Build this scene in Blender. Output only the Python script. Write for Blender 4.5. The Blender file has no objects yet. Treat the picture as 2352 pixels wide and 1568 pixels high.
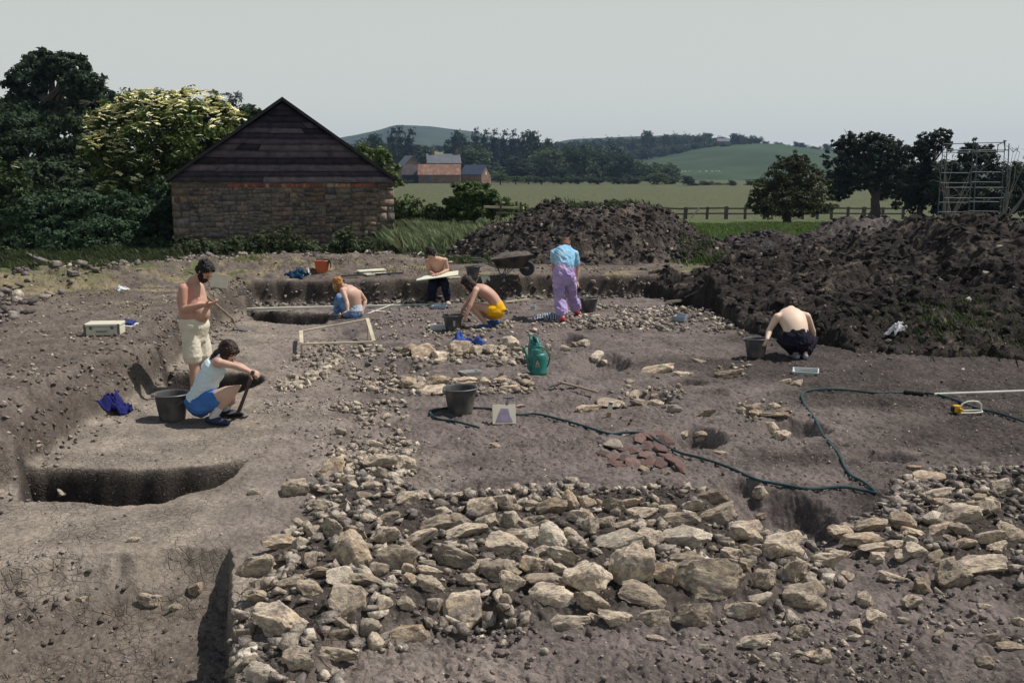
import bpy, bmesh, math, random
import numpy as np
from mathutils import Vector, Matrix, Euler, Quaternion

C = bpy.context.scene.collection
SC = bpy.context.scene
R = math.radians
# ------------------------------------------------------------------ camera, sky, sun
CAMZ = 2.5
FP = 2287.0                       # focal length in units of the 2352 px wide layout grid
TH = math.atan(382 / FP)
cam = bpy.data.cameras.new('camera'); camo = bpy.data.objects.new('camera', cam); C.objects.link(camo)
cam.lens = 35.0; cam.sensor_width = 36.0; cam.clip_start = 0.05; cam.clip_end = 9000
camo.location = (0, 0, CAMZ); camo.rotation_euler = (math.pi / 2 - TH, 0, 0)
SC.camera = camo
SUN_EL, SUN_AZ = R(57), R(75)      # azimuth measured from +Y towards +X
world = bpy.data.worlds.new('World'); SC.world = world; world.use_nodes = True
wn = world.node_tree; wn.nodes.clear()
wo = wn.nodes.new('ShaderNodeOutputWorld'); wb = wn.nodes.new('ShaderNodeBackground')
sky = wn.nodes.new('ShaderNodeTexSky'); sky.sky_type = 'NISHITA'; sky.sun_disc = False
sky.sun_elevation = SUN_EL; sky.sun_rotation = SUN_AZ
sky.air_density = 1.0; sky.dust_density = 3.5; sky.ozone_density = 1.0; sky.altitude = 50
hs = wn.nodes.new('ShaderNodeHueSaturation'); hs.inputs['Saturation'].default_value = 0.35
mulc = wn.nodes.new('ShaderNodeMix'); mulc.data_type = 'RGBA'; mulc.blend_type = 'MULTIPLY'; mulc.inputs[0].default_value = 1.0
mulc.inputs[7].default_value = (0.93, 1.0, 0.95, 1)
# thin overcast veil greying the sky, its unseen zenith darkened and blued for deeper shadows
veil = wn.nodes.new('ShaderNodeMix'); veil.data_type = 'RGBA'; veil.inputs[0].default_value = 0.86
wtc = wn.nodes.new('ShaderNodeTexCoord'); wsep = wn.nodes.new('ShaderNodeSeparateXYZ'); wn.links.new(wtc.outputs['Generated'], wsep.inputs[0])
wrp = wn.nodes.new('ShaderNodeValToRGB'); wn.links.new(wsep.outputs[2], wrp.inputs[0])
wrp.color_ramp.elements[0].position = 0.0; wrp.color_ramp.elements[0].color = (.596, .606, .560, 1)
wrp.color_ramp.elements[1].position = 0.33; wrp.color_ramp.elements[1].color = (.415, .465, .440, 1)
_e = wrp.color_ramp.elements.new(0.75); _e.color = (.085, .115, .19, 1)
wsc = wn.nodes.new('ShaderNodeVectorMath'); wsc.operation = 'SCALE'; wsc.inputs['Scale'].default_value = 15.0
wn.links.new(wrp.outputs[0], wsc.inputs[0]); wn.links.new(wsc.outputs[0], veil.inputs[7])
wn.links.new(sky.outputs[0], hs.inputs['Color']); wn.links.new(hs.outputs[0], mulc.inputs[6])
wn.links.new(mulc.outputs[2], veil.inputs[6]); wn.links.new(veil.outputs[2], wb.inputs['Color'])
wb.inputs['Strength'].default_value = 0.085
wn.links.new(wb.outputs[0], wo.inputs['Surface'])
sl = bpy.data.lights.new('sun', 'SUN'); sl.energy = 5.0; sl.angle = R(0.6); sl.color = (1.0, 0.94, 0.86)
so = bpy.data.objects.new('sun', sl); C.objects.link(so)
sdir = Vector((math.sin(SUN_AZ) * math.cos(SUN_EL), math.cos(SUN_AZ) * math.cos(SUN_EL), math.sin(SUN_EL)))
so.rotation_euler = sdir.to_track_quat('Z', 'Y').to_euler(); so.location = (20, 20, 40)
SC.view_settings.view_transform = 'Standard'; SC.view_settings.look = 'None'
SC.view_settings.exposure = 0.0; SC.view_settings.gamma = 1.0
SC.cycles.max_bounces = 5; SC.cycles.diffuse_bounces = 2; SC.cycles.volume_bounces = 0
SC.cycles.transparent_max_bounces = 6

# ------------------------------------------------------------------ helpers
def ray(px, py):
    u = (px - 1176) / FP; v = (784 - py) / FP
    return np.array([u, math.cos(TH) + v * math.sin(TH), -math.sin(TH) + v * math.cos(TH)])
def J(px, py, Y):                 # the point at distance Y seen in direction (px,py)
    r = ray(px, py); t = Y / r[1]
    return Vector((r[0] * t, Y, CAMZ + r[2] * t))
def G(px, py, z=0.0):             # the point at height z
    r = ray(px, py); t = (z - CAMZ) / r[2]
    return (r[0] * t, r[1] * t)
def ppm(Y): return FP / Y

def tag(o, label=None, cat=None, group=None, kind=None):
    if label: o['label'] = label
    if cat: o['category'] = cat
    if group: o['group'] = group
    if kind: o['kind'] = kind
    return o
def empty(name, loc, label=None, cat=None, group=None, rz=0):
    o = bpy.data.objects.new(name, None); C.objects.link(o); o.location = loc; o.rotation_euler = (0, 0, rz)
    o.empty_display_size = 0.2
    return tag(o, label, cat, group)
def link(name, me, m=None, parent=None, loc=None):
    o = bpy.data.objects.new(name, me); C.objects.link(o)
    if m is not None:
        me.materials.clear(); me.materials.append(m)
    if parent is not None: o.parent = parent
    if loc is not None: o.location = loc
    return o
def copy_tree(o, parent=None):
    c = o.copy(); C.objects.link(c); c.parent = parent
    for ch in list(o.children): copy_tree(ch, c)
    return c
def np_mesh(name, V, F, smooth=False, colors=None):
    """V (n,3), F (m,k) same-size faces; colors (n,4) per vertex"""
    V = np.asarray(V, dtype=np.float32); F = np.asarray(F, dtype=np.int32)
    me = bpy.data.meshes.new(name)
    k = F.shape[1]
    me.vertices.add(len(V)); me.vertices.foreach_set('co', V.ravel())
    me.loops.add(F.size); me.loops.foreach_set('vertex_index', F.ravel())
    me.polygons.add(len(F)); me.polygons.foreach_set('loop_start', np.arange(0, F.size, k, dtype=np.int32))
    me.polygons.foreach_set('loop_total', np.full(len(F), k, dtype=np.int32))
    if smooth: me.polygons.foreach_set('use_smooth', np.ones(len(F), dtype=bool))
    if colors is not None:
        a = me.color_attributes.new('tone', 'FLOAT_COLOR', 'POINT')
        a.data.foreach_set('color', np.asarray(colors, dtype=np.float32).ravel())
    me.update(calc_edges=True)
    return me

def _h(a, b, s):
    n = (a * 374761393 + b * 668265263 + s * 974634777) & 0xffffffff
    n = ((n ^ (n >> 13)) * 1274126177) & 0xffffffff
    return ((n ^ (n >> 16)) & 0xffff) / 65535.0
def vn(x, y, s=0):
    xi = np.floor(x).astype(np.int64); yi = np.floor(y).astype(np.int64)
    fx = x - xi; fy = y - yi; fx = fx * fx * (3 - 2 * fx); fy = fy * fy * (3 - 2 * fy)
    a = _h(xi, yi, s); b = _h(xi + 1, yi, s); c = _h(xi, yi + 1, s); d = _h(xi + 1, yi + 1, s)
    return (a + (b - a) * fx) * (1 - fy) + (c + (d - c) * fx) * fy - 0.5
def fbm(x, y, o=4, s=0):
    r = 0; a = 1.0
    for i in range(o):
        r = r + a * vn(x * 2 ** i + 17.3 * i, y * 2 ** i - 9.1 * i, s + i); a *= 0.5
    return r
def worley(x, y, s=0):            # rounded lumps: 1 at cell centres, 0 between
    xi = np.floor(x).astype(np.int64); yi = np.floor(y).astype(np.int64)
    best = np.full(x.shape, 9.0); hb = np.zeros(x.shape)
    for i in (-1, 0, 1):
        for j in (-1, 0, 1):
            cx = xi + i + _h(xi + i, yi + j, s); cy = yi + j + _h(xi + i, yi + j, s + 5)
            d = (cx - x) ** 2 + (cy - y) ** 2
            m = d < best; best = np.where(m, d, best); hb = np.where(m, _h(xi + i, yi + j, s + 9), hb)
    return np.sqrt(np.clip(1 - best * 1.6, 0, 1)) * (0.35 + 0.65 * hb)
def ss(a, b, x):
    t = np.clip((x - a) / (b - a), 0, 1); return t * t * (3 - 2 * t)
def sdf_poly(x, y, P):            # >0 inside
    d = np.full(x.shape, 1e9); ins = np.zeros(x.shape, dtype=bool); n = len(P)
    for i in range(n):
        ax, ay = P[i]; bx, by = P[(i + 1) % n]
        ex, ey = bx - ax, by - ay; L = ex * ex + ey * ey + 1e-12
        t = np.clip(((x - ax) * ex + (y - ay) * ey) / L, 0, 1)
        d = np.minimum(d, (x - ax - t * ex) ** 2 + (y - ay - t * ey) ** 2)
        c = ((ay > y) != (by > y)) & (x < (bx - ax) * (y - ay) / (by - ay + 1e-12) + ax)
        ins ^= c
    d = np.sqrt(d); return np.where(ins, d, -d)

class MB:
    """collects shapes into one mesh"""
    def __init__(s): s.bm = bmesh.new()
    def box(s, c, size, rot=None, bevel=0.0):
        r = bmesh.ops.create_cube(s.bm, size=1.0)
        vs = r['verts']; M = Matrix.Translation(c) @ (rot.to_matrix().to_4x4() if isinstance(rot, (Euler, Quaternion)) else (rot or Matrix.Identity(4))) @ Matrix.Diagonal((size[0], size[1], size[2], 1))
        bmesh.ops.transform(s.bm, matrix=M, verts=vs)
        if bevel > 0:
            es = list({e for v in vs for e in v.link_edges})
            bmesh.ops.bevel(s.bm, geom=es, offset=bevel, segments=2, affect='EDGES', profile=0.5)
        return s
    def bar(s, a, b, w, h, up=(0, 0, 1), bevel=0.0):
        a = Vector(a); b = Vector(b); d = b - a; x = d.normalized(); u = Vector(up)
        y = u.cross(x)
        if y.length < 1e-4: y = Vector((1, 0, 0)).cross(x)
        y.normalize(); z = x.cross(y)
        M = Matrix((x, y, z)).transposed().to_4x4()
        return s.box((a + b) / 2, (d.length, w, h), M, bevel)
    def loft(s, pts, rs, n=12, side=None, cap=True):
        """rs: list of (half width along side, half depth) or radius"""
        pts = [Vector(p) for p in pts]; N = len(pts)
        rs = [(r, r) if not isinstance(r, (tuple, list)) else r for r in rs]
        P = list(pts); Q = list(rs)
        if cap:
            d0 = (pts[0] - pts[1]).normalized(); d1 = (pts[-1] - pts[-2]).normalized()
            m0 = min(rs[0]); m1 = min(rs[-1])
            P = [pts[0] + d0 * m0 * k for k in (0.95, 0.6)] + P + [pts[-1] + d1 * m1 * k for k in (0.6, 0.95)]
            Q = [(rs[0][0] * k, rs[0][1] * k) for k in (0.3, 0.8)] + Q + [(rs[-1][0] * k, rs[-1][1] * k) for k in (0.8, 0.3)]
        rings = []; prev = None
        for i, p in enumerate(P):
            a = P[max(i - 1, 0)]; b = P[min(i + 1, len(P) - 1)]
            t = (b - a).normalized()
            sd = Vector(side) if side is not None else (prev if prev is not None else (Vector((0, 0, 1)).cross(t) if abs(t.z) < .9 else Vector((1, 0, 0))))
            sd = (sd - t * sd.dot(t))
            if sd.length < 1e-5: sd = t.orthogonal()
            sd.normalize(); prev = sd; o = t.cross(sd)
            rings.append([s.bm.verts.new(p + sd * math.cos(k * 2 * math.pi / n) * Q[i][0] + o * math.sin(k * 2 * math.pi / n) * Q[i][1]) for k in range(n)])
        for A, B in zip(rings, rings[1:]):
            for k in range(n): s.bm.faces.new((A[k], A[(k + 1) % n], B[(k + 1) % n], B[k]))
        s.bm.faces.new(rings[0][::-1]); s.bm.faces.new(rings[-1])
        return s
    def tube(s, pts, r, n=8): return s.loft(pts, [r] * len(pts) if not isinstance(r, list) else r, n=n, cap=False)
    def lathe(s, prof, c=(0, 0, 0), n=32, sx=1.0, sy=1.0):
        c = Vector(c); rings = []
        for r, z in prof:
            rings.append([s.bm.verts.new(c + Vector((r * sx * math.cos(2 * math.pi * k / n), r * sy * math.sin(2 * math.pi * k / n), z))) for k in range(n)] if r > 1e-6 else [s.bm.verts.new(c + Vector((0, 0, z)))])
        for A, B in zip(rings, rings[1:]):
            for k in range(n):
                k2 = (k + 1) % n
                if len(A) == 1: s.bm.faces.new((A[0], B[k2], B[k]))
                elif len(B) == 1: s.bm.faces.new((A[k], A[k2], B[0]))
                else: s.bm.faces.new((A[k], A[k2], B[k2], B[k]))
        return s
    def ell(s, c, r, M=None, u=16, v=12):
        q = bmesh.ops.create_uvsphere(s.bm, u_segments=u, v_segments=v, radius=1.0)
        T = Matrix.Translation(c) @ (M.to_4x4() if M is not None else Matrix.Identity(4)) @ Matrix.Diagonal((r[0], r[1], r[2], 1))
        bmesh.ops.transform(s.bm, matrix=T, verts=q['verts']); return s
    def poly(s, pts, thick=None, n=(0, 0, 1)):
        vs = [s.bm.verts.new(p) for p in pts]; f = s.bm.faces.new(vs)
        if thick:
            g = bmesh.ops.extrude_face_region(s.bm, geom=[f])
            bmesh.ops.translate(s.bm, vec=Vector(n) * thick, verts=[e for e in g['geom'] if isinstance(e, bmesh.types.BMVert)])
        return s
    def mesh(s, name, smooth=False, ang=None):
        bmesh.ops.recalc_face_normals(s.bm, faces=s.bm.faces)
        me = bpy.data.meshes.new(name); s.bm.to_mesh(me); s.bm.free()
        if smooth:
            me.polygons.foreach_set('use_smooth', [True] * len(me.polygons))
            me.set_sharp_from_angle(angle=R(ang or 40))
        return me
    def build(s, name, m, parent=None, smooth=False, ang=None, wl=False, loc=None):
        me = s.mesh(name, smooth, ang)
        if wl and parent is not None: me.transform(Matrix.Translation(-Vector(parent.location)))
        if loc is not None and parent is None: me.transform(Matrix.Translation(-Vector(loc)))
        return link(name, me, m, parent, loc if parent is None else None)

# ------------------------------------------------------------------ materials
def mk(name):
    m = bpy.data.materials.new(name); m.use_nodes = True
    nt = m.node_tree; return m, nt, nt.nodes['Principled BSDF']
def N(nt, t, **kw):
    n = nt.nodes.new(t)
    for k, v in kw.items():
        if k.startswith('i_'): n.inputs[k[2:].replace('_', ' ')].default_value = v
        else: setattr(n, k, v)
    return n
def mixc(nt, fac, a, b, mode='MIX'):
    n = nt.nodes.new('ShaderNodeMix'); n.data_type = 'RGBA'; n.blend_type = mode
    for sock, v in ((0, fac), (6, a), (7, b)):
        if isinstance(v, (int, float)): n.inputs[sock].default_value = v
        elif isinstance(v, tuple): n.inputs[sock].default_value = (v + (1,)) if len(v) == 3 else v
        else: nt.links.new(v, n.inputs[sock])
    return n.outputs[2]
def ramp(nt, src, stops):
    n = nt.nodes.new('ShaderNodeValToRGB'); cr = n.color_ramp
    while len(cr.elements) < len(stops): cr.elements.new(0.5)
    for e, (p, c) in zip(cr.elements, stops):
        e.position = p; e.color = (c, c, c, 1) if isinstance(c, (int, float)) else (tuple(c) + (1,))
    nt.links.new(src, n.inputs[0]); return n.outputs[0]
def mat(name, col, rough=0.7, var=0.25, scale=8.0, bump=0.0, bscale=40.0, metal=0.0, spec=0.3, dirt=None, dscale=3.0, damt=0.5):
    m, nt, b = mk(name); tc = N(nt, 'ShaderNodeTexCoord')
    nz = N(nt, 'ShaderNodeTexNoise', i_Scale=scale, i_Detail=5.0); nt.links.new(tc.outputs['Object'], nz.inputs['Vector'])
    lo = tuple(c * (1 - var) for c in col); hi = tuple(min(1, c * (1 + var)) for c in col)
    out = mixc(nt, ramp(nt, nz.outputs[0], [(0.3, 0.0), (0.7, 1.0)]), lo, hi)
    if dirt:
        n2 = N(nt, 'ShaderNodeTexNoise', i_Scale=dscale, i_Detail=6.0); nt.links.new(tc.outputs['Object'], n2.inputs['Vector'])
        out = mixc(nt, ramp(nt, n2.outputs[0], [(0.62 - damt * 0.3, 0.0), (0.75 - damt * 0.2, damt)]), out, dirt)
    nt.links.new(out, b.inputs['Base Color']); b.inputs['Roughness'].default_value = rough
    b.inputs['Metallic'].default_value = metal; b.inputs['Specular IOR Level'].default_value = spec
    if bump:
        n3 = N(nt, 'ShaderNodeTexNoise', i_Scale=bscale, i_Detail=4.0); nt.links.new(tc.outputs['Object'], n3.inputs['Vector'])
        bp = N(nt, 'ShaderNodeBump', i_Strength=bump, i_Distance=0.01); nt.links.new(n3.outputs[0], bp.inputs['Height'])
        nt.links.new(bp.outputs[0], b.inputs['Normal'])
    return m

def soil_mat(name, peb=0.5, crack=True, bumpd=0.012, contrast=0.35):
    m, nt, b = mk(name); tc = N(nt, 'ShaderNodeTexCoord'); at = N(nt, 'ShaderNodeAttribute', attribute_name='tone')
    P = tc.outputs['Object']
    def noise(sc, det=5.0, rg=0.6):
        n = N(nt, 'ShaderNodeTexNoise', i_Scale=sc, i_Detail=det, i_Roughness=rg); nt.links.new(P, n.inputs['Vector']); return n.outputs[0]
    n1 = noise(2.3, 8.0, 0.65); n2 = noise(28.0, 6.0, 0.7)
    c = mixc(nt, 1.0, at.outputs['Color'], ramp(nt, n1, [(0.3, 1 - contrast), (0.7, 1 + contrast)]), 'MULTIPLY')
    c = mixc(nt, 1.0, c, ramp(nt, n2, [(0.28, 0.55), (0.5, 1.0), (0.72, 1.45)]), 'MULTIPLY')
    # small stones and crumbs
    vo = N(nt, 'ShaderNodeTexVoronoi', i_Scale=46.0, i_Randomness=1.0); nt.links.new(P, vo.inputs['Vector'])
    sep = N(nt, 'ShaderNodeSeparateColor'); nt.links.new(vo.outputs['Color'], sep.inputs[0])
    mm = N(nt, 'ShaderNodeMath', operation='GREATER_THAN'); mm.inputs[1].default_value = 0.86; nt.links.new(sep.outputs[0], mm.inputs[0])
    rd = ramp(nt, vo.outputs['Distance'], [(0.25, 1.0), (0.42, 0.0)])
    pm = N(nt, 'ShaderNodeMath', operation='MULTIPLY'); nt.links.new(mm.outputs[0], pm.inputs[0]); nt.links.new(rd, pm.inputs[1])
    pm2 = N(nt, 'ShaderNodeMath', operation='MULTIPLY'); pm2.inputs[1].default_value = peb; nt.links.new(pm.outputs[0], pm2.inputs[0])
    c = mixc(nt, pm2.outputs[0], c, mixc(nt, sep.outputs[1], (0.30, 0.25, 0.19), (0.16, 0.14, 0.14)))
    hgt = N(nt, 'ShaderNodeMath', operation='MULTIPLY_ADD'); nt.links.new(pm2.outputs[0], hgt.inputs[0]); hgt.inputs[1].default_value = 0.5; nt.links.new(n2, hgt.inputs[2])
    out_h = hgt.outputs[0]
    if crack:
        dn = N(nt, 'ShaderNodeTexNoise', i_Scale=5.0, i_Detail=3.0); nt.links.new(P, dn.inputs['Vector'])
        wp = N(nt, 'ShaderNodeVectorMath', operation='MULTIPLY_ADD'); nt.links.new(dn.outputs['Color'], wp.inputs[0]); wp.inputs[1].default_value = (0.10, 0.10, 0.0); nt.links.new(P, wp.inputs[2])
        ve = N(nt, 'ShaderNodeTexVoronoi', feature='DISTANCE_TO_EDGE', i_Scale=7.5); nt.links.new(wp.outputs[0], ve.inputs['Vector'])
        ve2 = N(nt, 'ShaderNodeTexVoronoi', feature='DISTANCE_TO_EDGE', i_Scale=17.0); nt.links.new(wp.outputs[0], ve2.inputs['Vector'])
        k1 = ramp(nt, ve.outputs['Distance'], [(0.0, 1.0), (0.035, 0.0)]); k2 = ramp(nt, ve2.outputs['Distance'], [(0.0, 0.7), (0.06, 0.0)])
        mx = N(nt, 'ShaderNodeMath', operation='MAXIMUM'); nt.links.new(k1, mx.inputs[0]); nt.links.new(k2, mx.inputs[1])
        br = N(nt, 'ShaderNodeMath', operation='MULTIPLY'); nt.links.new(mx.outputs[0], br.inputs[0])
        nt.links.new(ramp(nt, noise(1.7, 3.0), [(0.38, 0.15), (0.55, 1.0)]), br.inputs[1])
        ck = N(nt, 'ShaderNodeMath', operation='MULTIPLY'); nt.links.new(br.outputs[0], ck.inputs[0]); nt.links.new(at.outputs['Alpha'], ck.inputs[1])
        c = mixc(nt, ck.outputs[0], c, mixc(nt, 1.0, c, (0.60, 0.57, 0.58), 'MULTIPLY'))
        sb = N(nt, 'ShaderNodeMath', operation='SUBTRACT'); nt.links.new(out_h, sb.inputs[0]); nt.links.new(ck.outputs[0], sb.inputs[1]); out_h = sb.outputs[0]
    nt.links.new(c, b.inputs['Base Color']); b.inputs['Roughness'].default_value = 0.95; b.inputs['Specular IOR Level'].default_value = 0.1
    bp = N(nt, 'ShaderNodeBump', i_Strength=0.9, i_Distance=bumpd); nt.links.new(out_h, bp.inputs['Height'])
    nt.links.new(bp.outputs[0], b.inputs['Normal'])
    return m

def stone_mat(name, base, warm, dark):
    m, nt, b = mk(name); tc = N(nt, 'ShaderNodeTexCoord'); oi = N(nt, 'ShaderNodeObjectInfo'); P = tc.outputs['Object']
    ad = N(nt, 'ShaderNodeVectorMath', operation='ADD'); nt.links.new(P, ad.inputs[0]); nt.links.new(oi.outputs['Location'], ad.inputs[1])
    def noise(sc, det=6.0, rg=0.6):
        n = N(nt, 'ShaderNodeTexNoise', i_Scale=sc, i_Detail=det, i_Roughness=rg); nt.links.new(ad.outputs[0], n.inputs['Vector']); return n.outputs[0]
    c = mixc(nt, ramp(nt, noise(1.3), [(0.42, 0.0), (0.62, 1.0)]), base, warm)
    c = mixc(nt, ramp(nt, noise(2.6, 8.0, .7), [(0.45, 0.0), (0.60, 0.9)]), c, dark)
    c = mixc(nt, 1.0, c, ramp(nt, noise(9.0, 6.0, .75), [(0.3, 0.6), (0.7, 1.35)]), 'MULTIPLY')
    rr = ramp(nt, oi.outputs['Random'], [(0.0, 0.62), (1.0, 1.22)])
    c = mixc(nt, 1.0, c, rr, 'MULTIPLY')
    nt.links.new(c, b.inputs['Base Color']); b.inputs['Roughness'].default_value = 0.9; b.inputs['Specular IOR Level'].default_value = 0.15
    bp = N(nt, 'ShaderNodeBump', i_Strength=0.8, i_Distance=0.02); nt.links.new(noise(7.0, 9.0, .75), bp.inputs['Height'])
    nt.links.new(bp.outputs[0], b.inputs['Normal'])
    return m
def tone_mat(name, rough=0.9, scale=20.0, amt=0.35, bump=0.5, bd=0.01, bscale=30.0, trans=0.0):
    """vertex coloured, roughened by noise"""
    m, nt, b = mk(name); tc = N(nt, 'ShaderNodeTexCoord'); at = N(nt, 'ShaderNodeAttribute', attribute_name='tone')
    n = N(nt, 'ShaderNodeTexNoise', i_Scale=scale, i_Detail=6.0, i_Roughness=0.65); nt.links.new(tc.outputs['Object'], n.inputs['Vector'])
    c = mixc(nt, 1.0, at.outputs['Color'], ramp(nt, n.outputs[0], [(0.3, 1 - amt), (0.7, 1 + amt)]), 'MULTIPLY')
    nt.links.new(c, b.inputs['Base Color']); b.inputs['Roughness'].default_value = rough; b.inputs['Specular IOR Level'].default_value = 0.15
    if bump:
        n3 = N(nt, 'ShaderNodeTexNoise', i_Scale=bscale, i_Detail=6.0); nt.links.new(tc.outputs['Object'], n3.inputs['Vector'])
        bp = N(nt, 'ShaderNodeBump', i_Strength=bump, i_Distance=bd); nt.links.new(n3.outputs[0], bp.inputs['Height'])
        nt.links.new(bp.outputs[0], b.inputs['Normal'])
    if trans:
        tr = N(nt, 'ShaderNodeBsdfTranslucent'); nt.links.new(c, tr.inputs['Color'])
        mx = N(nt, 'ShaderNodeMixShader'); mx.inputs[0].default_value = trans
        o = [q for q in nt.nodes if q.type == 'OUTPUT_MATERIAL'][0]
        nt.links.new(b.outputs[0], mx.inputs[1]); nt.links.new(tr.outputs[0], mx.inputs[2]); nt.links.new(mx.outputs[0], o.inputs['Surface'])
    return m

# ------------------------------------------------------------------ the lie of the land
def Wp(pts, z=0.0): return [G(x, y, z) for x, y in pts]
SLOT1 = Wp([(46, 1150), (120, 1148), (250, 1152), (370, 1148), (480, 1118), (548, 1078), (562, 1060), (520, 1064), (380, 1076), (250, 1078), (50, 1080)])
SLOT2 = Wp([(368, 856), (500, 854), (598, 864), (606, 874), (585, 886), (540, 900), (430, 908), (380, 884)])
SLOT3 = Wp([(566, 712), (660, 716), (760, 720), (748, 746), (700, 749), (640, 742), (590, 736), (570, 724)])
FW = Wp([(545, 1640), (548, 1380), (600, 1290), (700, 1190), (760, 1110), (860, 1050), (945, 1080), (950, 1150), (1060, 1150), (1300, 1135), (1640, 1135), (1740, 1230), (1880, 1250), (1960, 1390), (1800, 1440), (1250, 1450), (1000, 1470), (850, 1500), (720, 1640)])
RW = Wp([(1880, 1240), (1990, 1190), (2120, 1110), (2420, 1090), (2420, 1290), (2280, 1340), (2080, 1330), (1950, 1300)])
DEPR = [(1372, 834, 80, 22, .20), (1602, 1000, 62, 26, .20), (1820, 986, 85, 20, .17), (1800, 1185, 140, 62, .24), (1700, 1125, 50, 20, .12), (1305, 778, 42, 18, .18),
        (880, 848, 120, 20, .10), (1570, 882, 60, 9, .07), (1490, 916, 60, 14, .10), (2030, 1052, 75, 16, .12), (775, 768, 50, 14, .10), (1700, 930, 60, 8, .04), (1100, 1440, 60, 24, .07),
        (1620, 905, 60, 10, .05), (1000, 760, 60, 9, .05), (2290, 1130, 90, 18, .07)]
DEPRW = []
for px, py, rx, ry, dp in DEPR:
    cx, cy = G(px, py); x2, _ = G(px + rx, py); _, ya = G(px, py - ry); _, yb = G(px, py + ry)
    DEPRW.append((cx, cy, abs(x2 - cx), abs(ya - yb) / 2, dp))
TX0 = G(528, 1262); TX1 = G(546, 1568)
def ybk(x): return np.interp(x, [-6, -5, -1.5, 0, .85, 2.8, 5, 6, 9, 40], [19.2, 19.3, 19.4, 20.2, 20.4, 20.4, 20.4, 18.5, 17.5, 17.5])
def xlf(y): return -4.05 - (y - 7.9) * 0.082
ZF = ([0, 24, 30, 50, 64, 95, 150, 260, 330, 420, 800, 4000], [.45, .45, .38, -.05, -.30, -1.65, -1.15, -.1, .2, .6, 1, 1])
def H(x, y, detail=True):
    x = np.asarray(x, dtype=np.float64); y = np.asarray(y, dtype=np.float64)
    near = (np.hypot(x, y) < 70)
    w = fbm(x * 1.4, y * 1.4, 4, 3) * .16 + fbm(x * 3.5, y * 3.5, 2, 5) * .07
    sl = xlf(y) - x + w; sb = (y - ybk(x)) + w
    out = ss(-0.04, 0.15, sl + w * .6) * .62 + ss(.06, .42, sl + fbm(x * 2.2, y * 2.2, 3, 9) * .5) * .38; outb = ss(-0.02, 0.22, sb)
    far = np.interp(y, ZF[0], ZF[1])
    o = np.maximum(out, outb)
    z = o * far
    ins = 1 - o
    # sunken trench at the near left
    xr = TX0[0] + (y - TX0[1]) * (TX1[0] - TX0[0]) / (TX1[1] - TX0[1]) + fbm(x * 2, y * 5, 3, 7) * .05
    yf = TX0[1] + 0.02 + np.interp(x, [-4, -2.6, -1.9, -1.0], [-.55, -.05, .02, .0]) + fbm(x * 4, y * 3, 3, 8) * .14
    z = z - .34 * np.minimum(ss(0, .06, xr - x), np.interp(yf - y, [0, .10, .38, .55], [0, .35, .9, 1.0]))
    for P, dp, wd in ((SLOT1, .62, .15), (SLOT2, .27, .13), (SLOT3, .34, .18)):
        s = sdf_poly(x, y, P) + fbm(x * 3, y * 3, 2, 4) * .07 + .03
        z = z - dp * ss(0, wd, s)
    z = z + ins * (.12 * ss(-.05, .35, sdf_poly(x, y, FW) + w * .5) + .10 * ss(-.1, .4, sdf_poly(x, y, RW) + w * .5))
    for cx, cy, rx, ry, dp in DEPRW:
        q = np.hypot((x - cx) / rx, (y - cy) / ry) + w * 1.2
        z = z - dp * (1 - ss(.55, 1.08, q))
    # rubble bank along the vegetation
    bx = ss(19.6, 21.2, y + w * 3 + np.clip(-x - 5, 0, 9) * .75) * (1 - ss(22, 24.5, y + w * 2 + np.clip(-x - 5, 0, 9) * .75)) * ss(-1.0, -2.6, x)
    z = z + bx * (.16 + .18 * worley(x * 2.5, y * 2.5, 3))
    if detail:
        r = np.hypot(x, y); fade = 1 / (1 + (r / 45) ** 2)
        fl = (ss(-.5, -3, x + (y - 8) * .3)) * ins * ss(4.8, 6.4, y)        # smooth trodden clay at the left
        z = z + ss(5.9, 5.2, y) * ss(-.9, -1.3, x) * (fbm(x * 3.5, y * 3.5, 4, 27) * .06 - .03 * worley(x * 4.5, y * 5.5, 29) * ss(.0, .25, fbm(x * 1.5, y * 1.5, 2, 30)))
        z = z + fade * (fbm(x * .9, y * .9, 4, 21) * .05 + fbm(x * 5, y * 5, 4, 22) * (.022 - .010 * fl) + fbm(x * 22, y * 22, 3, 23) * (.022 - .014 * fl) - (1 - fl) * .016 * ss(.12, .0, np.abs(fbm(x * 6, y * 9, 3, 26))))
        z = z + fade * (1 - .75 * fl) * (worley(x * 11, y * 11, 31) * .022 + worley(x * 27, y * 27, 35) * .009)
        z = z + fade * o * worley(x * 6, y * 6, 33) * .045 * ss(.5, -.3, np.abs(sl) - .6)
    return z
YFR = ([2.5, 2.8, 3.7, 3.75, 4.4, 4.9, 6.8, 9, 14, 20], [21, 20.4, 18.3, 16.0, 14.5, 13.6, 13.2, 12.5, 11.0, 10])
RID = ([2.2, 2.8, 3.3, 4.7, 6.5, 7.6, 8.0, 9.0, 13, 18], [.0, .30, .36, .52, .85, 1.20, 1.55, 1.50, 1.75, 1.7])
YRD = ([2.2, 3.3, 4.7, 6.5, 7.6, 8.0, 9.0, 13, 18], [21, 20.6, 20.5, 20.3, 19.6, 19.0, 18.0, 16.5, 15.5])
def lumps(x, y, a=1.0, s=0):
    return a * (fbm(x * .8, y * .8, 4, 51 + s) * .30 + worley(x * 2.2, y * 2.2, 41 + s) * .13 + worley(x * 5, y * 5, 42 + s) * .075 + worley(x * 11, y * 11, 43 + s) * .045 + fbm(x * 24, y * 24, 3, 44 + s) * .03)
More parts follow.
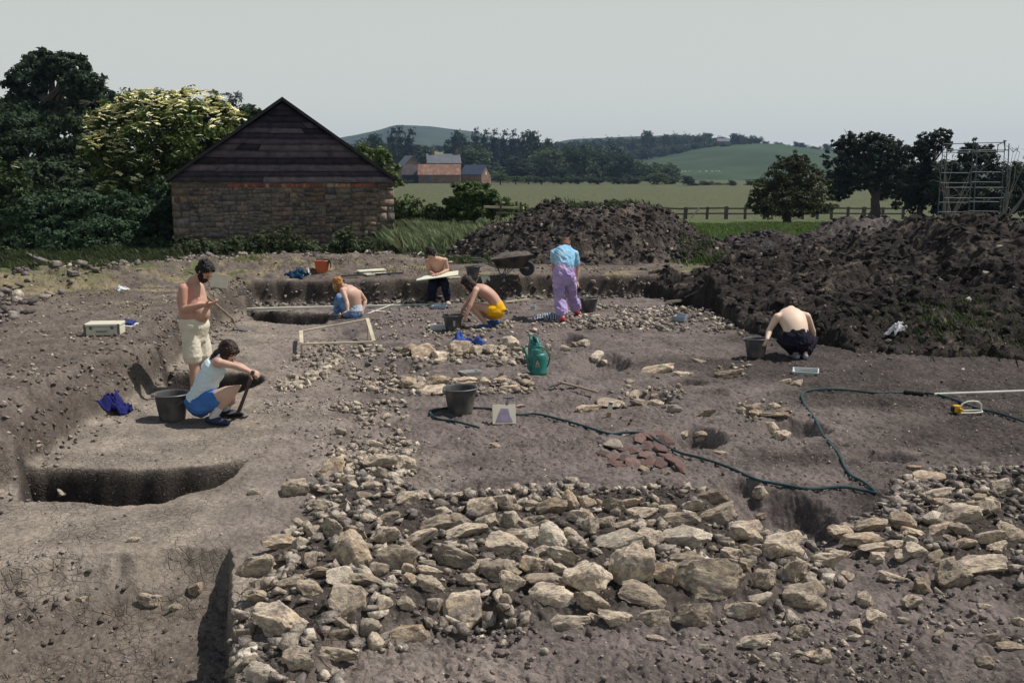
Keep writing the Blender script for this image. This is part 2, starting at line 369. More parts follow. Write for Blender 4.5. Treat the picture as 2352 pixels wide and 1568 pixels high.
def heap_right(x, y):
    w = fbm(x * .9, y * .9, 4, 61) * .9
    yf = np.interp(x, *YFR) + w * .5; yr = np.interp(x, *YRD); rz = np.interp(x, *RID)
    t = (y - yf) / np.maximum(yr - yf, 1.3)
    p = np.where(t < 1, np.clip(t, 0, 1) ** .95, 1 - ss(1, 1.9, t) * .9)
    z = rz * p * (1 + 0 * w)
    m = ss(0, .14, t) * ss(2.2, 2.9, x)
    z = z + m * (lumps(x, y, 1.15)) - (1 - ss(-.02, .05, t)) * .8 - ss(2.35, 2.15, x) * .8
    return z
def ellheap(cx, cy, rx, ry, h, s, flat=.35, yaw=0.0, a=1.0):
    c, sn = math.cos(yaw), math.sin(yaw)
    def f(x, y):
        X = (x - cx) * c + (y - cy) * sn; Y = -(x - cx) * sn + (y - cy) * c
        q = np.hypot(X / rx, Y / ry) + fbm(x * 1.3, y * 1.3, 3, 70 + s) * .16
        p = 1 - ss(flat, 1.0, q) * .45 - np.clip((q - flat) / (1 - flat), 0, 2) * .55
        base = H(x, y, False)
        m = np.clip(p, 0, 1)
        return base + h * m + ss(0, .25, m) * lumps(x, y, a, s) * .75 - (p < 0) * .5 * np.clip(-p, 0, 1) - .05
    return f
heap_mid = ellheap(2.0, 25.6, 3.75, 3.0, 1.22, 2, .34)
LOW = [ellheap(7.2, 28.5, 2.3, 1.4, .42, 5, .3), ellheap(10.9, 31, 2.2, 1.4, .75, 6, .3), ellheap(4.9, 29.5, 1.5, 1.0, .35, 7, .3)]
def HA(x, y):
    z = H(x, y); z = np.maximum(z, heap_right(x, y))
    m = (np.abs(x - 3) < 6) & (np.abs(y - 25.6) < 5)
    if np.any(m): z = np.where(m, np.maximum(z, heap_mid(x, y)), z)
    return z
_T = np.geomspace(3.0, 420, 1500)
def hit(px, py, f=HA):
    r = ray(px, py); x = r[0] / r[1] * _T; z = CAMZ + r[2] / r[1] * _T
    g = f(x, _T); i = int(np.argmax(z < g))
    if z[i] >= g[i]: i = len(_T) - 1
    a = (z[i - 1] - g[i - 1]); b = (g[i] - z[i]); k = a / (a + b + 1e-9) if i > 0 else 0
    Y = _T[i - 1] + (_T[i] - _T[i - 1]) * k
    X = r[0] / r[1] * Y
    return Vector((X, Y, float(f(np.array([X]), np.array([Y]))[0])))
def hz(x, y): return float(HA(np.array([x]), np.array([y]))[0])

SOIL = soil_mat('trodden_soil', 0.75)
HEAP = soil_mat('spoil_soil', 0.45, crack=False, bumpd=0.03, contrast=0.45)

def ground_colors(x, y, z):
    n = fbm(x * .7, y * .7, 4, 81); n2 = fbm(x * 3, y * 3, 4, 82)
    def c(a): return np.array(a)[None, :]
    soil = c((.134, .112, .105)); dark = c((.058, .049, .046)); clay = c((.220, .188, .158)); track = c((.205, .172, .152))
    grass = c((.070, .092, .036)); dry = c((.20, .165, .10)); field = c((.078, .086, .044)); bank = c((.125, .104, .091))
    col = soil + 0 * x[:, None]
    def mx(a, b, m): return a * (1 - m[:, None]) + b * m[:, None]
    col = mx(col, dark, ss(.3, 1.0, ss(.4, 4.6, x + n * 2.0 + np.clip(9 - y, 0, 5) * .1) + n * .3))  # soil darker to the right, partly painted-in shade and edge falloff
    col = mx(col, track, ss(.35, -.35, np.abs(x + 1.5 + (y - 8) * .30) - .9 + n * .8) * .8)
    col = mx(col, clay, ss(.35, -.4, x + 2.1 + (y - 8) * .22 + n * .9 + n2 * .3))
    # inside sunken trench a browner clay
    rub = ss(-.1, .25, np.maximum(sdf_poly(x, y, FW), sdf_poly(x, y, RW)) + n * .3)
    col = mx(col, c((.066, .055, .050)), rub * .85)
    col = mx(col, c((.150, .125, .105)), ss(-.1, -.3, z) * ss(-.5, -1.2, x))
    out = np.maximum(ss(.0, .25, xlf(y) - x), ss(.0, .25, y - ybk(x)))
    col = mx(col, bank, out)
    col = mx(col, dry, out * ss(.05, .35, n2 + n * .6 + .12) * ss(14, 18, y) * ss(23, 21, y) * .75)
    col = mx(col, c((.052, .043, .038)), np.maximum(ss(.03, .10, z) * ss(.50, .36, z) * ss(.75, .1, np.maximum(xlf(y) - x, y - ybk(x))) * (x < 5), 0) * (.62 + .3 * (y > 18.5)))  # dark topsoil band on the baulk faces, with their shade painted in too
    cut = np.maximum(np.maximum(sdf_poly(x, y, SLOT1), sdf_poly(x, y, SLOT2)), sdf_poly(x, y, SLOT3)); col = mx(col, c((.060, .050, .045)), ss(-.05, .02, cut))  # slot walls and floors painted dark to stand in for their shade
    g = ss(22.5, 24.5, y + n * 3) * ss(-4.5, -1.5, x + n * 2) + ss(21.5, 23.5, y + n * 2 + np.clip(-x - 4, 0, 9) * .8) * ss(-2, -4, x) * np.maximum(ss(-9.2, -10.2, x), ss(25.6, 26.6, y))
    g = np.clip(g + .8 * ss(.24, .34, n + n2 * .5) * ss(17, 20, y) * out, 0, 1)
    col = mx(col, grass, g)
    col = mx(col, field, ss(60, 105, y + n * 20))
    col = col * (1 + .25 * n2[:, None])
    al = ss(.5, -.6, x + 2.1 + (y - 8) * .25 + n * .8) * (1 - out) + .45 * ss(5.4, 4.9, y + n * .5)
    return np.concatenate([np.clip(col, .01, 1), np.clip(al * .62, 0, 1)[:, None]], 1)

def build_ground():
    ad = np.linspace(R(-30), R(30), 940); ac = np.linspace(R(30), R(330), 66)[1:-1]
    A = np.concatenate([ad, ac])
    D = np.concatenate([[0.3, 1.2, 2.2, 3.0], np.geomspace(3.4, 45, 1300), np.geomspace(46, 6000, 170)])
    AA, DD = np.meshgrid(A, D); x = (DD * np.sin(AA)).ravel(); y = (DD * np.cos(AA)).ravel()
    z = np.zeros_like(x); step = 200000
    for i in range(0, len(x), step): z[i:i + step] = H(x[i:i + step], y[i:i + step])
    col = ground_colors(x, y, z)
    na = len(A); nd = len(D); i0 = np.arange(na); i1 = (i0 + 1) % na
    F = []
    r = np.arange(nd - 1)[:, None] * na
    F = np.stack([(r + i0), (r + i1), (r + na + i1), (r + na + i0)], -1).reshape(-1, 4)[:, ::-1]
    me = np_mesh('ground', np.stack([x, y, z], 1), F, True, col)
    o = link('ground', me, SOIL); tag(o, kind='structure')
    return o
build_ground()

def heap_obj(name, f, x0, x1, y0, y1, nx, ny, base, label, group=None, cat='soil heap'):
    X, Y = np.meshgrid(np.linspace(x0, x1, nx), np.linspace(y0, y1, ny)); x = X.ravel(); y = Y.ravel(); z = f(x, y)
    n = fbm(x * 1.1, y * 1.1, 4, 91); n2 = fbm(x * 6, y * 6, 3, 92)
    col = np.array(base)[None, :] * (1 + .7 * n[:, None] + .5 * n2[:, None])
    col = col + np.array((.05, .04, .025))[None, :] * ss(.25, .5, n2 + n * .5)[:, None]
    col = np.concatenate([np.clip(col, .008, 1), np.zeros((len(x), 1))], 1)
    jx = fbm(x * 9, y * 9, 3, 93) * .07; jy = fbm(x * 9, y * 9, 3, 94) * .07
    r = np.arange(ny - 1)[:, None] * nx; c = np.arange(nx - 1)[None, :]
    F = np.stack([r + c, r + c + 1, r + nx + c + 1, r + nx + c], -1).reshape(-1, 4)
    zg = H(x, y, False) - .30
    keep = (z > zg)[F].any(1)
    me = np_mesh(name, np.stack([x + jx, y + jy, z], 1), F[keep], True, col)
    o = link(name, me, HEAP); tag(o, label, cat, group); return o
heap_obj('spoil_heap', heap_right, 2.2, 17.5, 10.4, 22.8, 760, 620, (.037, .031, .029), 'long dark spoil heap filling the right side of the dig')
heap_obj('spoil_heap', heap_mid, -2.2, 6.2, 22.3, 29.2, 460, 380, (.056, .047, .043), 'broad mound of dug earth behind the wheelbarrow')
heap_obj('spoil_heap', LOW[0], 4.4, 10, 26.8, 30.4, 150, 100, (.045, .038, .040), 'low dark clod heap in the grass below the round bush')
heap_obj('spoil_heap', LOW[1], 8.4, 13.4, 29.3, 32.8, 150, 100, (.10, .085, .08), 'pale stony heap at the back beneath the spreading tree')
heap_obj('spoil_heap', LOW[2], 3.2, 6.6, 28.2, 30.8, 120, 90, (.042, .036, .040), 'smallest clod heap in the grass just right of the big mound')

# ------------------------------------------------------------------ stones
def rock_mesh(name, seed, sub=3, cuts=11, rough=.05, flat=1.0):
    rnd = random.Random(seed); bm = bmesh.new(); bmesh.ops.create_icosphere(bm, subdivisions=sub, radius=1.0)
    pl = []
    for i in range(cuts):
        v = Vector((rnd.gauss(0, 1), rnd.gauss(0, 1), rnd.gauss(0, 1))).normalized(); pl.append((v, rnd.uniform(.46, .84)))
    pl.append((Vector((rnd.uniform(-.25, .25), rnd.uniform(-.25, .25), 1)).normalized(), rnd.uniform(.5, .72)))
    off = Vector((rnd.uniform(0, 90), rnd.uniform(0, 90), rnd.uniform(0, 90)))
    from mathutils import noise as mn
    for v in bm.verts:
        p = v.co.copy()
        for n, d in pl:
            k = p.dot(n) - d
            if k > 0: p -= n * k * .97
        q = p * 1.7 + off
        p *= 1 + rough * 2.2 * mn.fractal(q, 1.0, 2.0, 4) + rough * .7 * mn.noise(p * 9 + off)
        v.co = p
    # normalise the box to +-1
    mx = [max(abs(v.co[k]) for v in bm.verts) for k in range(3)]
    for v in bm.verts: v.co = Vector((v.co.x / mx[0], v.co.y / mx[1], v.co.z / mx[2] * flat))
    me = bpy.data.meshes.new(name); bm.to_mesh(me); bm.free()
    me.polygons.foreach_set('use_smooth', [True] * len(me.polygons)); me.set_sharp_from_angle(angle=R(28))
    return me
M_ST = stone_mat('limestone_buff', (.60, .505, .385), (.54, .42, .30), (.24, .205, .195))
M_SY = stone_mat('limestone_ochre', (.60, .49, .36), (.44, .30, .19), (.27, .225, .20))
M_SP = stone_mat('limestone_pale', (.62, .54, .43), (.55, .47, .37), (.36, .31, .27))
M_SR = stone_mat('burnt_red_tile', (.20, .130, .115), (.175, .095, .088), (.14, .105, .092))
_rk = {}
def rock_var(tone, big, k):
    key = (tone, big, k)
    if key not in _rk:
        me = rock_mesh('stone', 100 + k + (50 if big else 0), 5 if big else 3, 17 if big else 13, .075 if big else .06)
        me.materials.append({0: M_ST, 1: M_SY, 2: M_SP, 3: M_SR}[tone]); _rk[key] = me
    return _rk[key]
SB = [(650,270,140,120,1),(755,335,85,55,0),(415,395,160,100,0),(180,408,65,35,0),(640,390,150,60,0),(590,490,110,60,0),(940,225,140,90,0),(1080,245,110,90,0),(945,295,75,60,0),(915,118,60,35,2),(705,45,50,40,2),(1100,450,120,70,0),(720,580,90,50,0),(650,640,120,110,0),(540,650,70,110,0),(450,730,75,80,2),(790,790,200,170,1),(330,720,160,80,1),(975,680,120,110,0),(1060,820,200,150,0),(935,890,80,90,0),(1110,880,80,80,1),(1120,940,70,70,1),(780,660,120,80,0),(200,870,190,140,0),(400,960,130,80,0),(570,900,120,80,1),(505,830,80,100,0),(700,925,130,110,2),(520,1000,140,90,0),(200,1050,130,90,1),(180,965,50,50,0),(340,1200,330,200,0),(120,1275,80,70,0),(740,1080,190,190,0),(960,1090,90,110,0),(860,950,150,80,0),(1100,1090,100,70,0),(870,1230,110,140,2),(705,1215,90,50,0),(690,1280,90,60,0),(1120,1280,170,110,1),(1430,1130,240,280,0),(1270,1090,70,120,0),(430,1450,170,130,0),(220,1520,170,110,2),(660,1400,200,80,0),(1230,845,80,40,2),(1400,820,230,100,0),(1560,840,110,50,0),(1240,890,130,60,0),(1260,980,150,80,0),(1480,945,110,70,0),(1565,985,60,30,0),(1590,870,80,40,0),(1690,900,220,130,0),(1705,960,40,35,0),(1865,850,120,100,1),(1700,1075,60,60,0),(1870,580,110,60,0),(1300,610,170,100,0),(1440,600,110,90,0),(1560,500,150,110,0),(1690,475,90,80,0),(1600,590,110,70,0),(1740,590,90,100,0),(1830,690,170,90,0),(1690,740,220,120,0),(1470,650,180,90,0),(1320,535,80,60,0),(1770,510,60,50,0),(1880,500,90,60,0),(1180,690,160,90,0),(840,430,90,50,0),(900,370,100,50,0),(1000,560,120,40,0)]
SCC = [(35,280,70,90,0),(110,330,70,60,1),(230,320,110,80,0),(370,320,160,110,1),(510,290,110,110,1),(630,290,90,80,1),(560,380,130,80,0),(810,300,110,80,0),(920,290,120,70,1),(1035,300,50,35,0),(1100,315,60,50,0),(1200,330,100,70,0),(1370,310,130,80,0),(1520,260,160,110,1),(1000,370,190,80,0),(830,360,60,50,0),(1080,440,80,50,0),(1300,410,200,100,0),(1580,390,290,150,0),(1740,505,210,120,0),(70,430,130,90,0),(200,540,180,110,2),(390,540,180,140,2),(520,520,110,60,0),(660,460,110,110,0),(750,430,130,80,0),(890,450,130,50,0),(1100,520,170,90,0),(1370,540,330,150,2),(850,590,260,110,2),(1050,560,170,120,0),(270,460,130,70,0),(180,450,90,50,0),(230,730,150,110,1),(430,770,110,90,0),(470,690,200,110,0),(300,640,120,80,0),(590,620,110,60,0),(660,820,330,220,0),(340,860,230,110,0),(400,970,320,190,0),(660,1000,200,120,0),(940,760,330,300,0),(1060,680,110,120,2),(1180,800,170,180,1),(1330,710,190,100,0),(1530,850,540,300,0),(1050,960,320,140,0),(1640,660,130,80,0),(1780,640,140,90,0),(1930,640,130,100,0),(2010,600,280,160,0),(1740,740,110,90,0),(1900,850,150,150,0),(2080,790,170,160,0),(1870,980,150,110,2),(2150,970,330,180,0),(1350,1090,240,160,0),(1130,1120,200,120,0),(830,1130,200,130,0),(450,1150,330,130,0),(670,1110,100,50,0),(1720,1060,220,130,0),(40,980,80,80,0),(80,850,150,150,0),(35,740,110,70,2),(1130,1260,120,40,0),(1440,1320,110,40,2),(1800,1280,250,80,0),(2130,1210,120,70,0),(2290,1390,110,110,0),(1240,1320,40,20,2),(1010,1340,40,30,2),(1970,1400,60,35,2),(1850,390,80,50,1),(1860,220,80,80,0)]
SD = [(70,290,70,80,0),(520,740,170,110,0),(640,570,170,100,1),(830,510,150,70,1),(780,620,200,80,1),(830,580,80,40,0),(1060,490,150,120,1),(1240,465,90,120,2),(1400,440,280,130,0),(1090,610,90,50,2),(870,670,170,50,0),(980,640,120,50,0),(870,735,130,70,0),(1030,720,130,70,0),(1110,680,150,80,0),(1110,560,170,60,1),(1280,545,160,60,1),(1560,400,130,90,0),(1640,380,110,90,0),(1620,590,160,90,0),(1460,640,110,80,1),(1340,600,70,50,0),(1440,540,120,70,0),(1780,560,150,110,0),(1670,660,120,80,0),(1250,720,110,60,0),(1340,770,130,60,1),(1600,780,360,130,0),(1360,850,220,170,0),(1170,930,120,110,1),(1100,1030,100,110,0),(950,860,140,60,0),(660,855,70,70,0),(790,1010,100,110,0),(840,1130,130,80,0),(1055,1150,90,40,2),(550,680,80,40,0),(720,1190,80,110,0),(330,1240,120,90,0),(480,1400,160,100,1),(710,1265,70,50,2),(1560,325,90,40,1),(1460,280,40,40,2),(1300,290,170,40,0),(1250,190,200,30,1),(1700,250,110,90,0),(1610,180,60,30,1),(1590,1065,90,40,0),(1630,1280,110,80,0),(1280,1240,60,60,0),(1600,1440,110,100,0),(1820,1160,70,60,0),(1780,1330,150,40,1),(180,1385,70,30,2),(330,1365,60,35,2),(35,1410,50,45,0),(1120,125,80,30,1),(1290,350,110,40,1),(600,705,120,60,0)]
SE = [(235,290,190,140,1),(110,260,150,120,1),(405,310,130,100,0),(425,365,110,50,0),(615,265,180,170,1),(780,285,130,100,0),(920,270,130,110,0),(1000,240,50,90,0),(1140,185,140,100,0),(1080,300,70,40,1),(1240,265,110,50,1),(1060,245,80,70,0),(80,620,170,110,1),(380,600,240,90,1),(200,640,100,90,0),(710,580,230,60,1),(860,600,120,70,1),(1080,580,180,60,1),(1300,600,90,60,1),(1130,660,170,60,1),(985,685,50,25,1),(730,620,140,60,1),(990,1255,90,50,1),(1180,400,70,70,0),(1250,850,90,40,1),(1970,880,180,70,1),(2070,330,110,110,2),(2140,390,80,50,0),(1550,240,60,70,0),(1730,250,80,50,0),(1920,200,100,70,0),(1840,210,90,50,0)]
SF = [(780,305,220,70,1),(900,270,80,50,1),(1010,340,140,60,0),(1160,220,110,30,1),(1440,340,200,80,1),(515,410,70,50,0),(560,540,90,90,0),(750,540,70,40,1),(600,620,120,60,0),(760,620,110,60,0),(930,680,110,60,2),(1230,720,140,70,0),(120,680,180,60,1),(1650,690,90,90,1),(1700,640,80,40,0),(1910,740,220,50,1),(1970,690,80,60,1),(1700,720,110,70,1),(1590,700,80,70,0),(1850,850,110,90,1),(1950,930,140,90,0),(1030,910,90,80,0),(1195,920,110,80,1),(1190,960,70,40,0),(1390,1085,110,30,1),(1990,420,80,40,1),(2090,435,110,50,1),(1870,650,100,50,0)]
LM = [('beside the central black bucket', 1056, 950), ('near the teal watering cans', 1236, 850), ('beside the crouching woman', 520, 960), ('by the yellow sprinkler', 2225, 930),
      ('near the trench edge by the barrow', 1165, 700), ('near the red burnt slabs', 1480, 1040), ('by the pickaxe', 1320, 890), ('near the wooden label peg', 1420, 930),
      ('by the squatting man at the right', 1830, 820), ('under the blue jacket', 1065, 805), ('near the wooden frame', 775, 800), ('in the hose bend at the right', 1780, 960), ('inside the kink of the green hose', 1960, 1110),
      ('on the clay of the near left trench', 330, 1390), ('inside the long left slot', 150, 1130), ('in the near stone wall, left end', 640, 1330), ('below the left end of the wall', 640, 1480), ('in the near stone wall, left of centre', 900, 1270), ('below the near stone wall, left of centre', 900, 1440),
      ('in the near stone wall, centre top', 1160, 1190), ('in the near stone wall, centre', 1180, 1320), ('in the face of the wall', 1450, 1330), ('along the upper edge of the near stone wall', 1450, 1180),
      ('at the foot of the near stone wall', 1450, 1440), ('in the near stone wall, right part', 1680, 1300), ('beside the dark hollow at right', 1760, 1200), ('in the stone spread at right', 2050, 1230), ('on the far right of the stone spread', 2270, 1230),
      ('on dark soil below the right spread', 2050, 1400), ('on the bottom right dark soil', 2200, 1510), ('where the stone track meets the wall', 760, 1120), ('on the stony track in the middle left', 860, 1050),
      ('in the short wall line behind the jacket', 920, 820), ('in the low row above the central bucket', 950, 890), ('in the low row below the metal tray', 1150, 880)]
SA = [(1180,1000,70,120,1),(910,1080,120,85,0),(370,412,70,60,2),(1540,410,70,40,2),(230,140,60,40,0),(800,700,60,30,0),(120,1010,50,40,1),(1060,1110,60,50,0),(490,1060,50,40,1)]
STONES = []
def lst(L, ox, oy, k): 
    for t in L: STONES.append((ox + t[0] * k, oy + t[1] * k, t[2] * k, t[3] * k, t[4]))
lst(SA, 0, 976.2, .3775); lst(SB, 516.8, 976.2, .3775); lst(SCC, 1148.4, 1062.3, .3226); lst(SD, 1722.7, 1033.6, .341); lst(SE, 918.8, 746.5, .2197); lst(SF, 1320.7, 775.2, .2441)
STONES = [s for s in STONES if s[1] < 1600]
rs = random.Random(5)
placed = []
from collections import defaultdict
byl = defaultdict(list)
def add_stone(px, py, w, h, tone, sink=.40):
    b = hit(px, py + h * .36); k = ppm(b.y); sx = w / k * .5 * (1.60 if w < 90 else 1.38); ap = h / k * (1.38 if w < 90 else 1.22)
    va = math.atan2(CAMZ - b.z, b.y)
    # apparent height = depth*sin + height*cos
    sz = min(ap * .62, sx * 1.15); dy = max((ap - sz * 1.25 * math.cos(va)) / max(math.sin(va), .12) * .5, sx * .45); dy = min(dy, sx * 1.1)
    big = w > 34; me = rock_var(tone, big, rs.randrange(9 if big else 7))
    o = bpy.data.objects.new('stone', me); C.objects.link(o)
    o.location = (b.x, b.y + dy * .7, b.z + sz * .62 * (1 - sink)); 
    o.scale = (sx, dy, sz * .86); o.rotation_euler = (rs.uniform(-.3, .3), rs.uniform(-.3, .3), rs.choice((0, math.pi)) + rs.uniform(-.35, .35))
    placed.append((b.x, b.y + dy * .7, max(sx, dy)))
    sizew = 'large' if w > 75 else 'middling' if w > 42 else 'small' if w > 24 else 'very small'
    tw = {0: 'grey buff', 1: 'ochre', 2: 'pale cream', 3: 'red'}[tone]
    lm = min(LM, key=lambda q: (q[1] - px) ** 2 + ((q[2] - py) * 1.3) ** 2)[0]
    byl[(sizew, tw, lm, False)].append((w * h, o))
    return o
for s in STONES: add_stone(*s)
for (sizew, tw, lm, fl), L in byl.items():
    L.sort(key=lambda q: -q[0])
    for i, (a, o) in enumerate(L):
        base = '%s %s%s stone %s' % (sizew, tw, '', lm)
        if len(L) > 1 and i == 0: base = 'widest ' + base
        o['label'] = base; o['category'] = 'stone'; o['group'] = 'limestone blocks of the exposed walls'
# the sloping pale slab, the cut slab, the round stone beside the peg
def slab(px, py, w, h, tone, label, rz=0.0, rx=0.0, ry=0.0, th=.06, grp=None, lift=.5, seed=0):
    b = hit(px, py); k = ppm(b.y); me = rock_mesh('slab', 300 + seed, 3, 9, .03); me.materials.append({0: M_ST, 1: M_SY, 2: M_SP, 3: M_SR}[tone])
    va = math.atan2(CAMZ - b.z, b.y); dy = h / k / math.sin(va) * .5
    o = bpy.data.objects.new('stone_slab', me); C.objects.link(o); o.location = (b.x, b.y, b.z + th * lift * .5); o.scale = (w / k * .5, max(dy, .04), th)
    o.rotation_euler = (rx, ry, rz); tag(o, label, 'slab', grp); return o
slab(996, 898, 74, 22, 0, 'long pale wedge slab lying behind the black bucket', .12, 0, -.08, .05, seed=1)
slab(1400, 926, 66, 20, 0, 'smooth rounded slab just behind the wooden peg', .1, .0, 0, .05, seed=2)
slab(1410, 1023, 52, 17, 2, 'flat pale slab at the left edge of the red patch', .0, 0, 0, .05, seed=3)
TL = [(600,960,130,70,3),(700,930,110,60,3),(800,912,170,70,3),(870,980,130,60,3),(540,1070,180,80,3),(700,1040,170,80,3),(800,1060,130,70,3),(350,1140,140,70,3),(270,1105,120,60,3),(400,1200,150,60,3),(560,1190,160,80,3),(700,1190,150,90,3),(800,1200,140,90,3),(930,1180,140,80,3),(1000,1220,110,80,3),(650,1245,90,50,1),(860,1280,80,30,1),(470,1150,110,60,3),(640,1120,130,60,3),(430,1065,110,50,3),(860,1120,120,60,3),(1000,1422,130,45,3)]
for i, (x, y, w, h, t) in enumerate(TL):
    lab = 'cracked red burnt slab in the hearth patch by the hose' if t == 3 else 'yellow chip along the lower rim of the red patch'
    if i == len(TL) - 1: lab = 'lone red lump in the soil below the burnt patch'
    slab(1320.7 + x * .2441, 775.2 + y * .2441, w * .2441 * 1.15, h * .2441 * 1.2, t, lab, rs.uniform(-.4, .4), rs.uniform(-.08, .08), rs.uniform(-.1, .1), .032, 'burnt red slabs of the hearth', .5, seed=10 + i % 6)

# ---- uncountable rubble: merged meshes of many little stones
def protos(n, seed, k=11):
    out = []; rnd = random.Random(seed)
    for i in range(n):
        bm = bmesh.new()
        for q in range(k):
            v = Vector((rnd.gauss(0, 1), rnd.gauss(0, 1), rnd.gauss(0, 1))).normalized() * rnd.uniform(.7, 1.12); bm.verts.new(v)
        r = bmesh.ops.convex_hull(bm, input=bm.verts)
        bmesh.ops.delete(bm, geom=[v for v in bm.verts if not v.link_faces], context='VERTS')
        bmesh.ops.triangulate(bm, faces=bm.faces)
        if k > 12:
            pass
        bm.verts.index_update()
        out.append((np.array([v.co[:] for v in bm.verts], dtype=np.float32), np.array([[v.index for v in f.verts] for f in bm.faces], dtype=np.int32))); bm.free()
    return out
P1 = protos(16, 900, 9); P2 = protos(12, 950, 12)
def scatter(name, pts, sizes, cols, label, cat, protos_, seed, zf=None, sink=.2, m=None, flatz=(.35, .8)):
    rng = np.random.default_rng(seed); Vs = []; Fs = []; Cs = []; off = 0
    pts = np.asarray(pts)
    for i in range(len(pts)):
        V, F = protos_[rng.integers(len(protos_))]
        s = sizes[i]; a = rng.uniform(0, 6.28); t1 = rng.uniform(-.5, .5); t2 = rng.uniform(-.5, .5)
        M = (Matrix.Rotation(a, 3, 'Z') @ Matrix.Rotation(t1, 3, 'X') @ Matrix.Rotation(t2, 3, 'Y')) @ Matrix.Diagonal((s * rng.uniform(.8, 1.3), s * rng.uniform(.6, 1.0), s * rng.uniform(*flatz)))
        Vs.append(V @ np.array(M).T + pts[i] + np.array((0, 0, s * (.5 - sink)))); Fs.append(F + off); off += len(V)
        c = np.clip(np.array(cols[i]) * rng.uniform(.5, 1.2), 0, 1); Cs.append(np.tile(np.append(c, 1.0), (len(V), 1)))
    me = np_mesh(name, np.concatenate(Vs), np.concatenate(Fs), False, np.concatenate(Cs))
    o = link(name, me, m or M_RUB); tag(o, label, cat, kind='stuff'); return o
M_RUB = tone_mat('rubble', .95, 26.0, .6, 1.0, .02, 45.0)
rng = np.random.default_rng(11)
STN = np.array([(.38, .325, .27), (.39, .325, .255), (.29, .25, .22), (.48, .42, .35), (.18, .155, .145), (.11, .092, .088)])
def zone(poly, n, s0, s1, pal=(0, 1, 2, 3, 4), zpoly=0.0, bias=2.2):
    xs = [p[0] for p in poly]; ys = [p[1] for p in poly]; P = []; S = []; K = []
    W = Wp(poly, zpoly); wx = [p[0] for p in W]; wy = [p[1] for p in W]
    tries = 0
    while len(P) < n and tries < 60:
        x = rng.uniform(min(wx), max(wx), n * 3); y = rng.uniform(min(wy), max(wy), n * 3)
        ok = (sdf_poly(x, y, W) + fbm(x * 2, y * 2, 2, 6) * .2 > 0) & (vn(x * 1.7, y * 1.7, 77) + .5 > rng.uniform(0, .8, len(x)))
        x = x[ok]; y = y[ok]
        for a, b in zip(x, y):
            if len(P) >= n: break
            P.append((a, b)); S.append(s0 + (s1 - s0) * rng.random() ** bias); K.append(STN[rng.choice(pal)])
        tries += 1
    return P, S, K
ALL = ([], [], [])
def addz(*a, **k):
    for A, B in zip(ALL, zone(*a, **k)): A.extend(B)
addz([(560,1600),(550,1380),(610,1280),(740,1110),(900,1050),(950,1150),(1300,1130),(1650,1130),(1750,1230),(1890,1250),(1970,1400),(1800,1460),(1250,1460),(1000,1480),(850,1510),(720,1600)], 2000, .007, .030, (4, 4, 2, 4, 5), bias=2.4)
addz([(560,1600),(550,1380),(610,1280),(740,1110),(900,1050),(950,1150),(1300,1130),(1650,1130),(1750,1230),(1890,1250),(1970,1400),(1800,1440),(1250,1440),(1000,1470),(850,1510),(720,1600)], 1250, .03, .08, (0, 0, 2, 3, 2, 4, 1), bias=1.2)
addz([(1880,1230),(1990,1190),(2120,1090),(2420,1080),(2420,1340),(2080,1350),(1950,1300)], 700, .03, .075, (0, 0, 2, 4, 4), bias=1.3)
addz([(1880,1230),(1990,1190),(2120,1090),(2420,1080),(2420,1380),(2080,1380),(1950,1300)], 1300, .008, .036, (0, 2, 4, 5))
addz([(720,980),(940,960),(960,1110),(700,1160),(640,1120)], 700, .008, .032, (0, 1, 2, 3, 4))
addz([(640,830),(760,800),(780,890),(930,960),(880,1040),(740,1060),(600,930)], 600, .01, .03, (0, 2, 3))
addz([(640,880),(780,820),(760,870),(640,920)], 300, .03, .09, (0, 1, 3))
addz([(690,795),(1220,795),(1220,845),(690,850)], 380, .03, .095, (0, 1, 3, 2))
addz([(800,868),(1220,868),(1220,905),(820,915)], 400, .025, .085, (0, 1, 3, 2))
addz([(860,735),(1230,740),(1330,700),(1720,705),(1720,770),(1340,765),(1230,790),(870,780)], 1100, .014, .07, (0, 4, 2, 3, 1), bias=2.0)
addz([(1320,712),(1560,712),(1560,765),(1330,760)], 150, .03, .09, (0, 2, 3))
addz([(990,745),(1180,745),(1170,790),(960,785)], 100, .03, .08, (0, 2, 3))
addz([(740,930),(940,930),(950,1100),(760,1110)], 330, .025, .075, (0, 1, 2, 3), bias=1.5)
addz([(880,700),(1200,705),(1180,745),(900,745)], 220, .02, .06, (0, 2, 4))
addz([(1340,705),(1720,705),(1720,768),(1330,762)], 260, .035, .10, (0, 2, 3, 4), bias=1.5)
addz([(-40,1260),(520,1262),(535,1590),(-40,1590)], 200, .005, .026, (0, 2, 4, 4, 5), bias=3)
addz([(-40,1290),(520,1262),(530,1360),(-40,1400)], 80, .01, .035, (2, 4, 5), bias=2)
addz([(1400,900),(1560,890),(1560,940),(1400,945)], 120, .015, .06, (0, 1, 2))
addz([(1700,925),(1820,925),(1830,975),(1700,970)], 120, .012, .05, (0, 1, 2))
addz([(1640,835),(1720,835),(1720,870),(1640,870)], 40, .02, .06, (0, 1))
addz([(1100,1440),(2352,1400),(2352,1600),(900,1600)], 900, .008, .035, (0, 2, 4, 5), bias=3)
addz([(850,1000),(2352,860),(2352,1240),(1000,1140)], 1500, .006, .024, (0, 1, 2, 4, 5), bias=3)
addz([(620,700),(2000,720),(2352,880),(900,960),(600,800)], 1300, .008, .035, (0, 1, 2, 4), bias=3)
addz([(100,1000),(560,760),(700,760),(650,1250),(60,1250)], 500, .005, .022, (0, 2, 3), bias=3)
